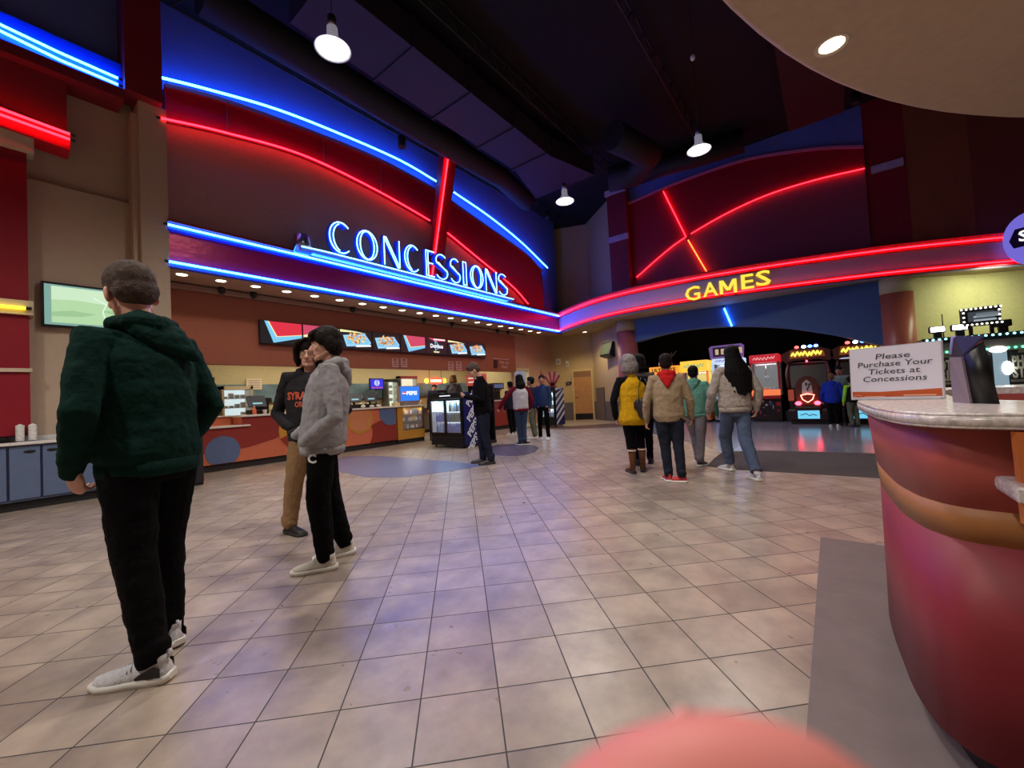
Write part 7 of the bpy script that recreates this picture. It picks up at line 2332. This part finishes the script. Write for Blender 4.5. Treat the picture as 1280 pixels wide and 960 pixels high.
# --- boy with the red hood
xy = (5.35, 1.66); HH = top_H(xy, 840, 444)
person('boy in a tan fleece with a bright red hood and dark jeans', xy, th(xy) + 4, HH, dict(
    vox=.008, hairmat=HB, hair='short', fat=1.10, top=fabric('tan_fleece', (158, 138, 112)), topname='fleece_jacket', hood=True, hoodmat=fabric('red_hood', (190, 34, 36)), hoodtip=(0, -.135, -.15), hem=.83, wr=1.2, hem_band=False, hemw=1.0,
    legs=fabric('dark_navy_denim', (36, 40, 52)), legname='jeans', tw=1.1, cuffr=.055, footL=(-.07, .05, 0, 15), footR=(.04, -.07, 0, 72), shoe=mat('red_white_shoe', (176, 44, 50), .6, noise_amt=.5, nscale=14), sole=WSOLE,
    elL=(-.285, -.02, 1.12), wrL=(-.30, .05, .85), elR=(.285, .0, 1.12), wrR=(.30, .10, .88)))
# --- boy in teal
xy = (6.72, 1.68); HH = top_H(xy, 882, 458)
person('small boy in a mint green hoodie and grey trousers, striding away', xy, th(xy) - 12, HH, dict(
    vox=.008, hairmat=HBK, hair='short', fat=1.12, top=fabric('mint_fleece', (96, 150, 136)), hood=True, hem=.86, wr=1.1, legs=fabric('grey_joggers', (118, 112, 116)), tw=1.2, cuffr=.06, footL=(-.06, .20, 0, 20), footR=(.10, -.18, 0, -20), shoe=BSHOE, sole=WSOLE,
    elL=(-.30, -.06, 1.13), wrL=(-.28, .0, .88), elR=(.32, -.02, 1.12), wrR=(.33, .14, .90), skin=SKIN2))
# --- woman with very long hair
xy = (6.10, 1.03); HH = top_H(xy, 925, 434)
person('woman with very long black hair in a pale grey sweater and blue jeans, mid stride', xy, 32, HH, dict(
    vox=.008, hairmat=HBK, hair='long', hairlen=.56, hairspread=1.45, hairdrift=(.05, -.04, 0), hyaw=4, fat=1.06, top=fabric('speckled_sweater', (168, 158, 150), na=.25, nscale=40), topname='sweater', hem=.87, hemw=1.04, wr=1.2, puff=1.06,
    legs=fabric('blue_denim', (84, 98, 124)), legname='jeans', tw=1.25, cuffr=.068, footL=(-.04, .33, 0, 20), footR=(.03, -.36, 0, 2), kneeL=(-.08, .20, .50), kneeR=(.07, -.08, .49), shoe=WSHOE, sole=WSOLE,
    elL=(-.30, .0, 1.13), wrL=(-.30, .14, .88), elR=(.29, -.08, 1.14), wrR=(.27, -.02, .90), cuffup=.03, stack=False))
# --- visitors at the racing games
xy = (13.0, .02); HH = top_H(xy, 1041, 468)
person('fair haired child in a bright blue jacket standing at the racing game', xy, th(xy) - 5, HH, dict(
    vox=.010, hairmat=HBL, hair='short', fat=1.15, top=fabric('bright_blue_jacket', (34, 52, 160)), topname='jacket', hood=True, hem=.80, hem_band=False, legs=BLKP, footL=(-.1, 0, 0, 5), footR=(.1, .02, 0, -5), shoe=WSHOE, sole=WSOLE, hs=1.1))
xy = (13.42, -.18); HH = top_H(xy, 1045, 458)
person('bearded man in a grey shirt bending over behind the child in blue', xy, th(xy) + 165, HH, dict(
    vox=.010, hairmat=HBK, hair='buzz', top=fabric('grey_shirt', (108, 122, 124)), topname='shirt', hem=.86, hem_band=False, lean=.08, legs=BLKP, footL=(-.1, 0, 0, 5), footR=(.1, .02, 0, -5), shoe=BSHOE, sole=BSOLE, hpitch=15, skin=SKIN2))
xy = (13.0, -.36); HH = top_H(xy, 1058, 472)
person('child in a black top with lime green sleeves beside the white counter sign', xy, th(xy) + 30, HH, dict(
    vox=.010, hairmat=HBK, hair='mop', fat=1.05, top=fabric('black_tee', (26, 26, 28)), topname='shirt', sleeves=fabric('lime_sleeve', (150, 220, 60)), hem=.84, hem_band=False, legs=fabric('olive_trousers', (96, 100, 84)), tw=1.2, footL=(-.1, 0, 0, 5), footR=(.1, .02, 0, -5), shoe=BSHOE, sole=BSOLE, hs=1.1))
# --- staff behind the counter
p = gY(572, 500, 10.75); xy = (p.x, 10.95); HH = top_H(xy, 571, 469)
person('blond staff member with tied up hair and a grey shirt behind the counter', xy, 60, HH, dict(
    vox=.010, hairmat=HBL, hair='bob', top=fabric('staff_grey_shirt', (84, 82, 92)), topname='shirt', hem_band=False, legs=BLKP, footL=(-.1, 0, 0, 5), footR=(.1, .02, 0, -5), shoe=BSHOE, sole=BSOLE, fat=1.1))
p = gY(546, 500, 10.9); xy = (p.x, 11.0); HH = top_H(xy, 546, 481)
person('staff member in a dark shirt under the glowing red oval sign', xy, 225, HH, dict(
    vox=.010, hairmat=HB, hair='buzz', top=fabric('staff_dark_shirt', (40, 36, 42)), topname='shirt', hem_band=False, legs=BLKP, footL=(-.1, 0, 0, 5), footR=(.1, .02, 0, -5), shoe=BSHOE, sole=BSOLE))

# --- fingertip close to the lens
ft = thing('finger', 'blurred pink fingertip reaching into the bottom edge right of centre', 'finger', (0, 0, CAMZ))
bpy.context.view_layer.update()
o_ = V((0, 0, CAMZ))
def nearp(px_, py_, dep):
    d = ray(px_, py_)
    return o_ + d * dep     # depth along the optical axis
D_ = .0165
c_top = nearp(905, 1178, D_)
c_bot = nearp(820, 1900, D_ + .003)
b = MB(); rr = .0082
b.tube([c_top, c_top.lerp(c_bot, .35), c_bot], [(.0094, .0048), (.0098, .0060), (.0096, .0065)], n=28, flat=CR, round_ends=True)
fo = b.build('fingertip', mat('finger_skin', (222, 132, 124), .55, noise_amt=.03), ft, world=True, smooth=True)
sd = fo.modifiers.new('soft', 'SUBSURF'); sd.levels = 1; sd.render_levels = 1
b = MB(); nn = -CF
b.ball(tuple(c_top + CF * .0046 - CU * .001), (.0055, .001, .006), seg=14) 
b.build('nail', mat('finger_nail', (240, 190, 180), .3, noise_amt=0), ft, world=True, smooth=True)
